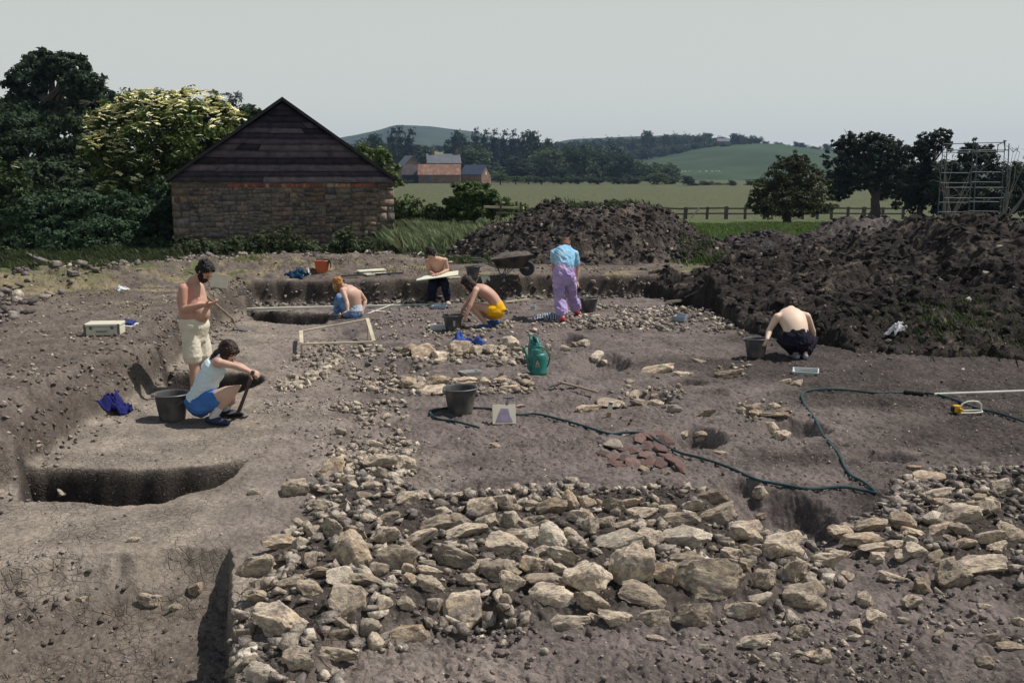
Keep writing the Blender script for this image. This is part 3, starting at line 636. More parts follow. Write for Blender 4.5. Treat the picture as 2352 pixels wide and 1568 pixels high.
# outside banks
addz([(-40,1060),(100,880),(400,730),(560,640),(520,640),(200,780),(-60,900)], 450, .008, .04, (0, 1, 2, 4, 5), zpoly=.3)
addz([(-60,860),(520,640),(1050,640),(1060,610),(200,620),(-60,690)], 1100, .008, .045, (0, 1, 2, 4), zpoly=.45)
addz([(1080,650),(1500,660),(1560,620),(1650,600),(1080,612)], 400, .012, .05, (0, 2, 4, 5), zpoly=.45)
addz([(-60,690),(180,610),(560,568),(900,566),(900,606),(560,604),(200,650),(-60,760)], 1700, .03, .16, (0, 2, 4, 5, 4), zpoly=.5, bias=2.2)
addz([(900,572),(1080,575),(1080,608),(900,608)], 160, .05, .13, (4, 5, 5, 0), zpoly=.5)
addz([(-60,690),(60,640),(60,720),(-60,800)], 40, .06, .13, (4, 5), zpoly=.5)
XY = np.array(ALL[0]); PL = np.array(placed); okm = np.ones(len(XY), bool)
for q in range(0, len(XY), 500):
    d = np.hypot(XY[q:q + 500, None, 0] - PL[None, :, 0], XY[q:q + 500, None, 1] - PL[None, :, 1]); okm[q:q + 500] = (d > PL[None, :, 2] * .95).all(1)
okm &= heap_right(XY[:, 0], XY[:, 1]) < H(XY[:, 0], XY[:, 1], False) + .04
XY = XY[okm]; ALL = (None, np.array(ALL[1])[okm], np.array(ALL[2])[okm]); Z = HA(XY[:, 0], XY[:, 1])
scatter('limestone_rubble', np.column_stack([XY, Z]), ALL[1], ALL[2], 'loose limestone rubble and chips strewn over the dig floor', 'rubble', P1 + P2, 3)
# crumbs of the baulk faces
def face_pts(n, seed):
    r = np.random.default_rng(seed); P = []
    y = r.uniform(5.5, 19.3, n * 2); x = xlf(y) - r.normal(.18, .22, n * 2); P.append(np.column_stack([x, y]))
    x = r.uniform(-5, 5, n); P.append(np.column_stack([x, ybk(x) + r.normal(0, .08, n)])); return np.concatenate(P)
fp = face_pts(560, 4); fz = H(fp[:, 0], fp[:, 1]); r_ = np.random.default_rng(8)
scatter('baulk_crumbs', np.column_stack([fp, fz]), r_.uniform(.012, .045, len(fp)) * (1 + (fp[:, 1] > 19) * .9), STN[r_.choice([0, 2, 4, 4, 2, 4], len(fp))] * .9, 'clods and stones weathering out of the trench edge', 'soil crumbs', P1, 5)
# clods over the heaps
def heap_clods(name, f, x0, x1, y0, y1, n, seed, label, s0=.015, s1=.13, pale=.07, base=(.037, .031, .029)):
    r = np.random.default_rng(seed); x = r.uniform(x0, x1, n * 3); y = r.uniform(y0, y1, n * 3); z = f(x, y)
    ok = z > H(x, y, False) + .03; x, y, z = x[ok][:n], y[ok][:n], z[ok][:n]; k = len(x)
    s = s0 + (s1 - s0) * r.random(k) ** 4; col = np.tile(base, (k, 1)) * r.uniform(.6, 1.7, (k, 1))
    p = r.random(k) < pale; col[p] = STN[r.choice([0, 1, 2, 3], p.sum())] * .75; s = np.where(p, s * .75, s)
    scatter(name, np.column_stack([x, y, z]), s, col, label, 'clods', P1, seed, m=M_RUB)
heap_clods('heap_clods', heap_right, 2.4, 15, 10.8, 21.5, 6500, 21, 'dark clods and stones covering the right spoil heap', .012, .12)
heap_clods('heap_clods', heap_mid, -2.0, 6.0, 22.4, 27.5, 4200, 22, 'clods and pale stones covering the middle spoil heap', .015, .12, .13, (.055, .046, .045))
for i, (a, b, c, d) in enumerate(((4.6, 9.8, 27, 30), (8.6, 13.2, 29.5, 32.5), (3.3, 6.5, 28.3, 30.6))):
    heap_clods('heap_clods', LOW[i], a, b, c, d, 350, 30 + i, ['clods covering the low heap below the round bush', 'clods covering the pale heap beneath the spreading tree', 'clods covering the smallest heap right of the mound'][i], .03, .16, .1, (.06, .05, .055))

# ------------------------------------------------------------------ hills
def hill(name, crest, dc, db, zb, col, colj=.2, back=500, x0=None, base_py=None, seed=0, nx=220, n=36, smooth=.0):
    pxs = np.linspace(crest[0][0], crest[-1][0], nx); pys = np.interp(pxs, [c[0] for c in crest], [c[1] for c in crest])
    ks = np.ones(9) / 9; pp = np.pad(pys, 4, mode='edge'); pys = np.convolve(pp, ks, 'valid')
    r1 = ray(0, 0)
    V = []; u = (pxs - 1176) / FP
    zc = []
    for px, py in zip(pxs, pys):
        rr = ray(px, py); zc.append(CAMZ + rr[2] / rr[1] * dc)
    zc = np.array(zc)
    cosf = np.array([ray(px, 402)[0] / ray(px, 402)[1] for px in pxs])
    T = np.concatenate([np.linspace(0, 1, n), np.linspace(1.05, 2, 10)])
    for t in T:
        if t <= 1:
            Y = db + (dc - db) * t; p = t * t * (3 - 2 * t) * .6 + t * .4
            z = zb + (zc - zb) * p
        else:
            Y = dc + back * (t - 1); z = zc + (zb - zc) * (t - 1) ** 1.5
        V.append(np.stack([cosf * Y, np.full(nx, Y), z], 1))
    V = np.concatenate(V); m = len(T)
    nn = fbm(V[:, 0] / 60, V[:, 1] / 60, 4, seed); V[:, 2] += nn * min(2.5, (dc - db) / 200)
    nc = fbm(V[:, 0] / 25, V[:, 1] / 40, 4, seed + 1)
    Cc = np.concatenate([np.clip(np.array(col)[None] * (1 + colj * nc[:, None] * 2), .01, 1), np.zeros((len(V), 1))], 1)
    r = np.arange(m - 1)[:, None] * nx; c = np.arange(nx - 1)[None]
    F = np.stack([r + c, r + c + 1, r + nx + c + 1, r + nx + c], -1).reshape(-1, 4)
    o = link(name, np_mesh(name, V, F, True, Cc), M_HILL); tag(o, kind='structure')
    def at(px, t):
        i = np.interp(px, pxs, np.arange(nx)); z1 = np.interp(px, pxs, zc); Y = db + (dc - db) * t
        p = t * t * (3 - 2 * t) * .6 + t * .4
        return Vector((np.interp(px, pxs, cosf) * Y, Y, zb + (z1 - zb) * p))
    return at
M_HILL = tone_mat('pasture', .95, .05, .18, 0, .1, .3)
hA = hill('hill', [(560, 372), (700, 335), (780, 318), (804, 314), (845, 306), (877, 298), (907, 287), (950, 288), (999, 292), (1073, 301), (1107, 307), (1160, 322), (1230, 338), (1320, 352), (1400, 372)], 1700, 800, 2, (.036, .055, .040), seed=3)
hB = hill('hill', [(1150, 375), (1220, 345), (1270, 330), (1310, 322), (1360, 319), (1420, 316), (1490, 312), (1560, 309), (1650, 318), (1750, 330), (1900, 345), (2100, 372), (2400, 385)], 1250, 700, 2, (.042, .060, .040), seed=5)
hC = hill('hill', [(1240, 412), (1330, 402), (1400, 388), (1440, 374), (1512, 361), (1590, 344), (1670, 335), (1761, 330), (1818, 337), (1912, 350), (1960, 358), (2100, 372), (2300, 388), (2500, 392), (2700, 400)], 760, 400, .4, (.032, .056, .030), seed=7)
hD = hill('field_slope', [(925, 400), (948, 346), (975, 342), (1040, 352), (1075, 372), (1090, 400)], 640, 480, .6, (.16, .155, .075), back=120, seed=9)

# ------------------------------------------------------------------ trees
def leaf_np(rng, n, lobes, size, gap=.0, gs=1.2, core=.25, up=.35, asp=.6):
    """leaves gathered in tufts; tufts spread through and just beyond the lobes"""
    L0 = np.array(lobes); w = np.array([l[3] * l[4] + l[4] * l[5] + l[3] * l[5] for l in lobes]); w = w / w.sum()
    m = max(30, n // (42 if n > 8000 else 13)); k = rng.choice(len(lobes), m, p=w); L = L0[k]
    d = rng.normal(size=(m, 3)); d /= np.linalg.norm(d, axis=1)[:, None]
    r = np.where(rng.random(m) < core, rng.uniform(.15, .7, m), rng.uniform(.66, 1.04, m) + (rng.random(m) < .20) * rng.uniform(0, .30, m))
    cpos = L[:, :3] + d * r[:, None] * L[:, 3:6]
    cr = (L[:, 3] + L[:, 5])[:, None] / 2 * rng.uniform(.10, .24, m)[:, None] * (1 if len(lobes) > 5 else .8)
    q = rng.integers(0, m, n); dd = rng.normal(size=(n, 3)); dd /= np.linalg.norm(dd, axis=1)[:, None]
    rr = rng.random(n)[:, None] ** .6
    P = cpos[q] + dd * rr * np.maximum(cr[q], size * 1.6) * np.array((1.25, 1.25, .8))
    return P, dd * .5 + d[q] * .7
def leaf_mesh(name, lobes, n, size, seed, col, cj=.35, gap=.0, gs=1.2, core=.25, hi=(.0, .0, .0), asp=.55, zmin=None):
    rng = np.random.default_rng(seed); P, D = leaf_np(rng, n, lobes, size, gap, gs, core)
    nrm = D * .7 + rng.normal(size=P.shape) * .6 + np.array((0, 0, .5)); nrm /= np.linalg.norm(nrm, axis=1)[:, None]
    t = np.cross(nrm, rng.normal(size=P.shape)); t /= np.linalg.norm(t, axis=1)[:, None]; b = np.cross(nrm, t)
    s = size * rng.uniform(.55, 1.25, len(P))[:, None]
    V = np.stack([P - t * s, P + b * s * asp + nrm * s * .15, P + t * s, P - b * s * asp + nrm * s * .15], 1).reshape(-1, 3)
    if zmin is not None: V[:, 2] = np.maximum(V[:, 2], zmin)
    cl = 1 + cj * 1.6 * fbm(P[:, 0] * 1.3 / max(size * 6, .3), P[:, 2] * 1.3 / max(size * 6, .3), 2, seed)
    c = np.array(col)[None] * 1.65 * (cl * rng.uniform(.65, 1.35, len(P)))[:, None] + np.array(hi)[None] * rng.random(len(P))[:, None]
    Cc = np.repeat(np.concatenate([np.clip(c, .005, 1), np.ones((len(P), 1))], 1), 4, 0)
    F = np.arange(len(V)).reshape(-1, 4)
    return np_mesh(name, V, F, False, Cc)
M_LEAF = tone_mat('foliage', .7, 3.0, .15, 0, trans=.25)
M_BARK = mat('bark', (.075, .062, .052), .95, .35, 12, .8, 60)
M_TWIG = mat('grey_twigs', (.16, .145, .13), .95, .25, 12, .4, 60)
def trunk_mb(h, r, lobes, seed, limbs=6, lean=0.0, twig=0, top=.55, low=.35):
    rnd = random.Random(seed); mb = MB(); pts = [Vector((0, 0, -.3))]
    for i in range(1, 6): pts.append(Vector((rnd.uniform(-.05, .05) * h * .6 + lean * i * h / 5, rnd.uniform(-.04, .04) * h * .5, h * top * i / 5)))
    mb.loft(pts, [r * 1.35] + [r * (1 - .13 * i) for i in range(1, 6)], n=9)
    for i in range(limbs):
        L = lobes[i % len(lobes)]; s = pts[2 + i % 4].copy(); s.z = h * rnd.uniform(low, top); s.x = lean * s.z
        e = Vector((L[0] + rnd.uniform(-.5, .5) * L[3], L[1] + rnd.uniform(-.5, .5) * L[4], L[2] + rnd.uniform(-.3, .3) * L[5]))
        m = s.lerp(e, .5) + Vector((rnd.uniform(-.1, .1), rnd.uniform(-.1, .1), rnd.uniform(.0, .15))) * h * .3
        mb.loft([s, s.lerp(m, .5), m, m.lerp(e, .6), e], [r * .5, r * .42, r * .32, r * .2, r * .08], n=6)
        for q in range(twig):
            e2 = e + Vector((rnd.gauss(0, 1), rnd.gauss(0, 1), rnd.gauss(.3, 1))) * h * .035
            mb.loft([m.lerp(e, rnd.uniform(.2, .9)), e2], [r * .12, r * .03], n=4)
    return mb
def tree(name, loc, lobes, n, size, seed, col, label, cat='tree', group=None, h=None, r=.12, gap=0, gs=1.2, limbs=6, hi=(0, 0, 0), lean=0, twig=0, core=.25, asp=.55, crown='crown', bark=None, low=.35, top=.55, zmin=None):
    root = empty(name, loc, label, cat, group)
    h = h or max(l[2] + l[5] for l in lobes)
    link(crown, leaf_mesh(crown, lobes, n, size, seed, col, gap=gap, gs=gs, hi=hi, core=core, asp=asp, zmin=zmin), M_LEAF, root)
    trunk_mb(h, r, lobes, seed, limbs, lean, twig, top, low).build('trunk', bark or M_BARK, root, True)
    return root
def near_lobes(pts, Y, base, depth=.8):
    """pts: (px,py,rx,ry) ellipses of the outline at distance Y -> lobes relative to base"""
    out = []; rnd = random.Random(int(pts[0][0]))
    for t in pts:
        px, py, rx, ry = t[:4]; dy = t[4] if len(t) > 4 else rnd.uniform(-.5, .5)
        p = J(px, py, Y + dy) - Vector(base); k = ppm(Y)
        out.append((p.x, p.y, p.z, rx / k, (rx + ry) / 2 / k * depth, ry / k))
    return out
def basept(px, Y): 
    u = (px - 1176) / FP * Y / math.cos(0); x = J(px, 402, Y).x
    return Vector((x, Y, float(H(np.array([x]), np.array([Y]), False)[0])))
DG = (.024, .038, .017)
# tall tree at the far left
b = basept(130, 52)
tree('ash_tree', b, near_lobes([(60, 190, 46, 30, 0), (95, 150, 48, 32, 1), (150, 152, 50, 34, 0), (185, 195, 42, 30, -1), (150, 235, 40, 14, 2), (45, 225, 38, 20, 1), (215, 222, 50, 22, 1), (245, 240, 30, 18, 0), (120, 265, 110, 30, 0)], 52, b), 25000, .13, 1, (.026, .040, .024), 'tall dark open-crowned tree rising highest at the far left', r=.45, gap=.14, gs=.55, limbs=14, twig=4, top=.72, low=.45, core=.04)
b = basept(10, 44)
tree('hedge_tree', b, near_lobes([(-40, 330, 110, 90, 0), (40, 330, 100, 80, 2), (110, 350, 90, 80, 0), (-20, 450, 120, 90, 0), (90, 450, 110, 80, -2), (180, 340, 70, 80, 0), (200, 430, 60, 90, 1), (10, 270, 50, 40, 1)], 44, b), 40000, .12, 2, (.022, .034, .017), 'dense shadowy tree mass under the tallest crown, left edge', r=.35, gap=.08, gs=.6)
# elder in flower
YE = 31.5; b = basept(380, YE)
EL = near_lobes([(350, 255, 85, 45, 0), (440, 250, 80, 42, .3), (500, 300, 62, 62, .2), (280, 300, 80, 55, 0), (400, 320, 120, 80, -.5), (245, 365, 60, 60, -.4), (330, 400, 90, 60, -.6), (440, 400, 80, 70, -.2), (510, 370, 45, 60, 0), (300, 450, 70, 50, -.4), (250, 300, 40, 40, 0)], YE, b)
el = tree('elder_bush', b, EL, 52000, .062, 3, (.054, .074, .022), 'big elder bush covered in flat cream flowers left of the barn', 'bush', r=.14, gap=.10, gs=1.1, hi=(.008, .01, .0))
def umbels(root, lobes, n, seed, m, rmin=.06, rmax=.15):
    rnd = random.Random(seed); made = 0; rest = MB(); protos_ = []
    for k in range(3):
        mb = MB()
        for q in range(16):
            a = rnd.uniform(0, 6.28); rr = math.sqrt(rnd.random()) * .9
            mb.ell((rr * math.cos(a), rr * math.sin(a), -.22 * rr * rr + rnd.uniform(-.05, .05)), (.27, .27, .09), u=6, v=4)
        me = mb.mesh('flower_head'); me.materials.append(m); protos_.append(me)
    tot = 0; hv = []; hf = []; off = 0
    while tot < n:
        L = rnd.choice(lobes); d = Vector((rnd.gauss(0, 1), rnd.gauss(-.75, .9), rnd.gauss(.75, .8))).normalized()
        p = Vector((L[0] + d.x * L[3] * 1.05, L[1] + d.y * L[4] * 1.08, L[2] + d.z * L[5] * 1.05))
        if any(((p.x - q[0]) / q[3]) ** 2 + ((p.y - q[1]) / q[4]) ** 2 + ((p.z - q[2]) / q[5]) ** 2 < .80 for q in lobes): 
            continue
        hgt = (p.z - 1.0) / 3.5
        if rnd.random() > .30 + hgt * .62: continue
        if vn(np.array([p.x * 1.1]), np.array([p.z * 1.6]), 55)[0] < -.12 and rnd.random() < .75: continue
        s = rnd.uniform(rmin, rmax); me = protos_[tot % 3]
        M = Matrix.Translation(p) @ Euler((rnd.uniform(-.1, .6), rnd.uniform(-.4, .4), rnd.uniform(0, 6))).to_matrix().to_4x4() @ Matrix.Diagonal((s, s, s * .75, 1))
        if made < 95:
            o = link('flower_head', me, None, root); o.matrix_local = M; made += 1
        else:
            A = np.array(M); V = np.empty(len(me.vertices) * 3, dtype=np.float32); me.vertices.foreach_get('co', V); V = V.reshape(-1, 3) @ A[:3, :3].T + A[:3, 3]
            hv.append(V); fs = [list(f.vertices) for f in me.polygons]
            hf += [[i + off for i in f] for f in fs]; off += len(V)
        tot += 1
    if hv:
        me = bpy.data.meshes.new('flower_heads'); me.from_pydata(np.concatenate(hv).tolist(), [], hf)
        o = link('flower_heads', me, m, root); o['kind'] = 'stuff'
M_FLO = mat('cream_blossom', (.84, .80, .44), .8, .1, 20)
umbels(el, EL, 640, 4, M_FLO, .06, .125)
b = basept(20, 33)
E2 = near_lobes([(10, 420, 60, 60, 0), (40, 480, 60, 60, 0), (-30, 480, 60, 80, 0), (60, 540, 50, 50, 0), (0, 560, 70, 50, 0)], 33, b)
e2 = tree('elder_bush', b, E2, 9000, .09, 5, (.035, .052, .022), 'smaller elder with a few blossoms at the left edge', 'bush', r=.08)
umbels(e2, E2, 9, 6, M_FLO, .07, .12)
# bramble hedge
b = basept(210, 28.0)
BH = near_lobes([(90, 500, 70, 55, 0), (170, 480, 70, 45, 0), (250, 480, 70, 42, .2), (320, 500, 60, 45, 0), (140, 555, 90, 50, -.8), (240, 550, 90, 50, -.8), (330, 560, 60, 45, -.6), (60, 580, 70, 40, -.8), (385, 520, 30, 60, .3), (370, 470, 40, 60, 1.0)], 28.0, b)
tree('bramble_hedge', b, BH, 40000, .058, 7, (.028, .048, .026), 'low tangled dark bramble hedge left of the stone barn', 'hedge', r=.05, gap=.1, gs=1.5, crown='foliage', hi=(.01, .015, .008))
b = basept(300, 34)
tree('thorn_tree', b, near_lobes([(230, 470, 90, 60, 0), (340, 470, 70, 70, 0), (130, 480, 60, 60, 0), (400, 440, 30, 80, 0)], 34, b), 12000, .12, 8, (.018, .028, .014), 'dark thorn growth filling the gap behind the brambles', 'bush', r=.12)
b = basept(540, 60)
tree('ivy_tree', b, near_lobes([(568, 262, 26, 20, 0), (590, 275, 25, 20, 0), (560, 300, 40, 30, 0), (600, 310, 50, 40, 0)], 60, b), 5000, .16, 9, (.020, .036, .016), 'round dark tree top peeping over the left barn roof', r=.2)
b = basept(533, 70)
tree('dead_tree', b, near_lobes([(533, 232, 22, 26, 0), (525, 270, 26, 24, 0)], 70, b), 700, .13, 10, (.09, .10, .10), 'thin greyish half dead tree above the elder', r=.10, gap=.3, gs=1, limbs=12, twig=8, bark=M_TWIG, top=.9, low=.7)
b = basept(855, 58)
tree('willow_bush', b, near_lobes([(850, 365, 42, 30, 0), (880, 390, 45, 30, 0), (820, 390, 45, 30, 0), (895, 415, 30, 20, -1), (860, 420, 50, 30, 0)], 58, b), 9000, .13, 11, (.058, .080, .026), 'light green bushy tree behind the right slope of the barn roof', r=.12, hi=(.02, .02, 0))
b = basept(1090, 36)
bb = near_lobes([(1080, 445, 48, 28, 0), (1050, 470, 32, 24, 0), (1130, 462, 34, 20, 0), (1080, 485, 65, 22, 0), (1165, 480, 34, 15, 0), (1195, 482, 22, 12, 0), (1030, 490, 24, 12, 0), (1115, 440, 22, 16, 0)], 36, b)
tree('bush', b, bb, 12000, .075, 12, (.040, .062, .022), 'leafy field bush with straggling top between barn and mound', 'bush', r=.05, gap=.12, gs=1.6, hi=(.015, .02, .0))
b = basept(950, 34)
for i, (px, py, w, h) in enumerate([(945, 478, 34, 26), (992, 486, 22, 16), (912, 480, 24, 24), (1015, 492, 16, 12)]):
    bb = basept(px, 36)
    tree('weed_clump', bb, near_lobes([(px, py, w, h, 0), (px + w * .5, py + h * .4, w * .6, h * .6, 0)], 36, bb), 1500, .06, 130 + i, (.055, .080, .030), ['tall weeds nearest the barn corner post', 'tall weeds left of the field bush', 'weeds tight against the barn corner', 'little weed tuft by the grey post'][i], 'weeds', r=.012, limbs=3, crown='foliage')
for i, (px, py, w, h) in enumerate([(470, 566, 40, 16), (540, 562, 36, 18), (600, 556, 30, 24), (655, 548, 34, 30), (700, 566, 30, 12), (792, 552, 26, 28), (835, 566, 22, 14), (425, 562, 26, 20), (745, 572, 26, 8)]):
    bb = basept(px, 26.2); bb.y = 26.0
    tree('weed_clump', bb, near_lobes([(px, py, w, h, 0), (px + w * .6, py + h * .4, w * .6, h * .55, -.2), (px - w * .6, py + h * .45, w * .5, h * .5, -.2)], 26.2, bb), 1700, .045, 150 + i, (.045, .058, .030), 'scruffy weed clump growing against the barn wall', 'weeds', 'weeds along the foot of the barn', r=.012, limbs=3, crown='foliage')
# right-hand bush and trees
b = basept(1815, 58)
tree('hawthorn_bush', b, near_lobes([(1815, 400, 52, 36, 0), (1835, 375, 30, 22, 0), (1775, 430, 48, 34, 0), (1855, 430, 48, 40, 0), (1745, 462, 36, 28, 0), (1810, 465, 75, 36, -.5), (1880, 470, 40, 28, 0), (1800, 372, 20, 14, 0), (1850, 395, 40, 20, 0)], 58, b), 28000, .075, 14, (.032, .036, .015), 'round brown-green hawthorn bush by the rail fence', 'bush', r=.22, gap=.12, gs=.9, hi=(.015, .01, 0))
b = basept(2010, 66)
tree('spreading_tree', b, near_lobes([(1960, 335, 42, 24, 0), (1930, 370, 40, 34, 0), (2010, 345, 60, 32, 0), (2060, 350, 42, 30, 0), (1930, 420, 44, 28, 0), (2000, 400, 80, 36, 0), (2070, 400, 50, 36, 0), (1925, 445, 28, 16, 0), (2060, 445, 45, 20, 0), (1950, 315, 22, 14, 0), (2000, 318, 30, 14, 0), (2030, 322, 26, 14, 0), (1925, 330, 16, 12, 0)], 66, b), 36000, .09, 15, (.020, .028, .018), 'wide dark tree with forked trunk standing behind the fence', r=.38, gap=.13, gs=.75, limbs=14, twig=3, top=.5, low=.2)
b = basept(2120, 60)
tree('thorn_tree', b, near_lobes([(2140, 325, 32, 24, 0), (2165, 310, 20, 16, 0), (2110, 345, 30, 26, 0), (2130, 380, 40, 34, 0), (2110, 430, 50, 40, 0), (2150, 440, 50, 50, 0), (2090, 460, 40, 30, 0), (2180, 330, 14, 12, 0)], 60, b), 24000, .085, 16, (.017, .024, .015), 'dark leaning tree with a high tuft left of the scaffold', r=.2, gap=.13, gs=.9, limbs=10, twig=3)
b = basept(2240, 58)
tree('scrub_thicket', b, near_lobes([(2190, 400, 50, 40, 0), (2250, 375, 42, 36, 0), (2230, 350, 26, 22, 0), (2270, 350, 14, 24, 0), (2310, 410, 50, 36, 0), (2200, 450, 60, 50, 0), (2290, 460, 70, 45, 0), (2370, 440, 50, 50, 0), (2235, 330, 12, 14, 0)], 58, b), 32000, .09, 17, (.018, .026, .016), 'dark thicket growing behind the scaffold tower', 'bush', r=.15, gap=.10, gs=.9, limbs=8)
b = basept(2380, 70)
tree('scrub_thicket', b, near_lobes([(2340, 420, 40, 36, 0), (2390, 395, 50, 40, 0), (2440, 420, 60, 60, 0)], 70, b), 7000, .12, 18, (.022, .034, .022), 'green-black bush at the right edge beyond the scaffold', 'bush', r=.15)
# bare branches
for i, (px, Y, hh, lab) in enumerate([(2185, 56, 3.6, 'bare grey sapling inside the scaffold outline'), (2310, 56, 3.9, 'bare forked branches reaching right past the scaffold')]):
    b = basept(px, Y); rt = empty('dead_sapling', b, lab, 'dead tree'); mb = MB(); rnd = random.Random(40 + i)
    for k in range(7):
        d = Vector((rnd.uniform(-.5, .5) + .35 * i, rnd.uniform(-.3, .3), 1)); p = Vector((0, 0, 0)); pts = [p]
        for q in range(5): p = p + d * hh / 5 + Vector((rnd.uniform(-.14, .14), rnd.uniform(-.1, .1), 0)); pts.append(p)
        mb.loft(pts, [.05, .04, .03, .022, .015, .008], n=5)
        for q in range(5):
            s = pts[rnd.randint(2, 5)]; e = s + Vector((rnd.uniform(-.6, .6), rnd.uniform(-.3, .3), rnd.uniform(.1, .6)))
            mb.loft([s, s.lerp(e, .5) + Vector((.04, 0, .05)), e], [.016, .012, .005], n=4)
    mb.build('branches', M_TWIG, rt, True)

# distant trees: four crown shapes shared by copies
def far_proto(k):
    rnd = random.Random(200 + k)
    if k in (0, 1, 2, 5): L = [(rnd.uniform(-.28, .28), rnd.uniform(-.25, .25), rnd.uniform(.25, .76), rnd.uniform(.20, .32), rnd.uniform(.2, .3), rnd.uniform(.15, .24)) for i in range(10)] + [(0, 0, .28, .44, .35, .26)]
    elif k == 3: L = [(rnd.uniform(-.14, .14), rnd.uniform(-.12, .12), .16 + i * .13, .42 - .045 * i, .36 - .04 * i, .15) for i in range(7)]
    else: L = [(rnd.uniform(-.36, .36), rnd.uniform(-.2, .2), rnd.uniform(.25, .6), rnd.uniform(.18, .28), .25, rnd.uniform(.2, .34)) for i in range(9)]
    col = [(.030, .046, .026), (.042, .062, .030), (.024, .036, .024), (.022, .032, .026), (.036, .054, .028), (.058, .078, .036)][k]
    me = leaf_mesh('crown', L, 5200, .030, 300 + k, col, cj=.3, gap=.06, gs=4.0, core=.35); me.materials.append(M_LEAF)
    tm = trunk_mb(1.0, .035, L, 400 + k, 4).mesh('trunk', True); tm.materials.append(M_BARK)
    return me, tm
FPR = [far_proto(k) for k in range(6)]
def far_tree(px, py_top, py_base, w, Y, k, label, group, cat='tree', z=None):
    """tree whose outline spans py_top..py_base at distance Y"""
    top = J(px, py_top, Y); bs = J(px, py_base, Y); hgt = top.z - bs.z; wid = w / ppm(Y)
    root = empty('bush' if cat == 'bush' else 'tree', bs, label, cat, group, rz=random.Random(int(px * 7 + py_top)).uniform(-.5, .5))
    crown, tr = FPR[k]
    a = link('crown', crown, None, root); t = link('trunk', tr, None, root)
    root.scale = (wid * 1.22, wid * 1.0, hgt * 1.08); return root
GW = 'trees of the far hill woods'; GF = 'trees around the farm'; GH = 'bushes of the far field hedge'
def many(L, Y, group, label, cat='tree'):
    for i, t in enumerate(L):
        px, pt, pb, w, k = t[:5]; lab = t[5] if len(t) > 5 else label
        far_tree(px, pt, pb, w, Y + (i * 37 % 11 - 5) * Y * .006, k, lab, group, cat)
many([(870, 300, 372, 48, 0), (900, 303, 380, 42, 3), (918, 302, 385, 40, 3), (940, 306, 385, 44, 3), (850, 312, 372, 50, 1), (815, 322, 385, 60, 1), (885, 340, 400, 50, 2), (925, 345, 405, 46, 2)], 400, GF, 'blue-green tree in the clump left of the farmhouse')
many([(1045, 306, 362, 38, 3), (1068, 300, 365, 42, 0), (1092, 303, 368, 36, 3), (1112, 306, 372, 34, 3), (1134, 306, 372, 34, 3), (1156, 308, 378, 34, 3), (1178, 308, 380, 34, 3), (1198, 312, 380, 34, 3)], 460, GF, 'dark upright tree in the row behind the farm')
many([(1234, 291, 382, 58, 0, 'tallest dark poplar-like tree standing above the middle woods'), (1266, 312, 372, 30, 0, 'slim tree leaning against the tallest dark tree')], 420, GF, '')
many([(1100, 329, 396, 88, 1, 'round mid-green tree directly behind the farmhouse right gable'), (1195, 349, 412, 78, 2, 'dark rounded tree right of the slate barn'), (1262, 340, 408, 84, 5, 'pale green rounded tree below the tallest dark tree'), (1340, 352, 414, 80, 1), (1300, 372, 416, 70, 4), (1382, 362, 416, 70, 4), (1448, 345, 418, 62, 0), (1490, 366, 420, 74, 4), (1530, 372, 420, 60, 1), (1415, 372, 416, 54, 2), (1225, 378, 415, 60, 4), (1330, 330, 380, 60, 4), (1385, 338, 385, 60, 4)], 350, GF, 'bushy tree in the belt right of the farm')
many([(1580, 399, 427, 34, 2, 'dark egg-shaped bush at the right end of the belt'), (1625, 413, 428, 30, 4), (1660, 418, 429, 34, 4), (1682, 411, 429, 20, 2), (1722, 411, 430, 22, 2, 'upright small bush just left of the hawthorn'), (1700, 422, 431, 36, 4), (1600, 418, 428, 30, 4), (1645, 421, 429, 30, 4)], 262, GH, 'low hedge bush at the foot of the pasture hill', 'bush')
many([(1150, 398, 420, 40, 5), (1185, 404, 420, 34, 5), (1215, 403, 421, 40, 5), (1245, 403, 422, 36, 4), (1290, 402, 423, 50, 4), (1330, 398, 424, 50, 4), (1375, 402, 424, 50, 4), (1420, 404, 425, 46, 2), (1460, 400, 426, 50, 4), (1510, 396, 426, 56, 5), (1545, 400, 427, 40, 4), (905, 406, 420, 40, 4), (935, 412, 420, 30, 4)], 275, GH, 'rounded bush in the dark hedge along the field edge', 'bush')
many([(1495, 295, 345, 42, 0, 'domed tree standing highest on the wooded ridge'), (1467, 312, 350, 34, 4), (1440, 312, 352, 36, 4), (1412, 311, 352, 36, 4), (1378, 318, 352, 40, 4), (1357, 316, 350, 30, 4), (1535, 304, 348, 26, 0), (1562, 303, 348, 34, 4), (1590, 304, 345, 34, 4), (1614, 304, 342, 26, 1), (1640, 312, 340, 28, 4), (1660, 309, 338, 24, 2), (1695, 303, 335, 34, 0), (1715, 307, 334, 30, 4), (1742, 310, 333, 30, 4), (1760, 322, 334, 16, 4), (1790, 325, 337, 22, 4), (1806, 330, 340, 16, 4), (1828, 322, 341, 14, 2, 'spiky little tree alone on the skyline'), (1845, 326, 343, 26, 0), (1875, 334, 347, 26, 4), (1902, 328, 350, 22, 0), (1925, 340, 352, 26, 4), (1950, 342, 356, 24, 4)], 790, GW, 'hilltop tree on the skyline above the pasture')
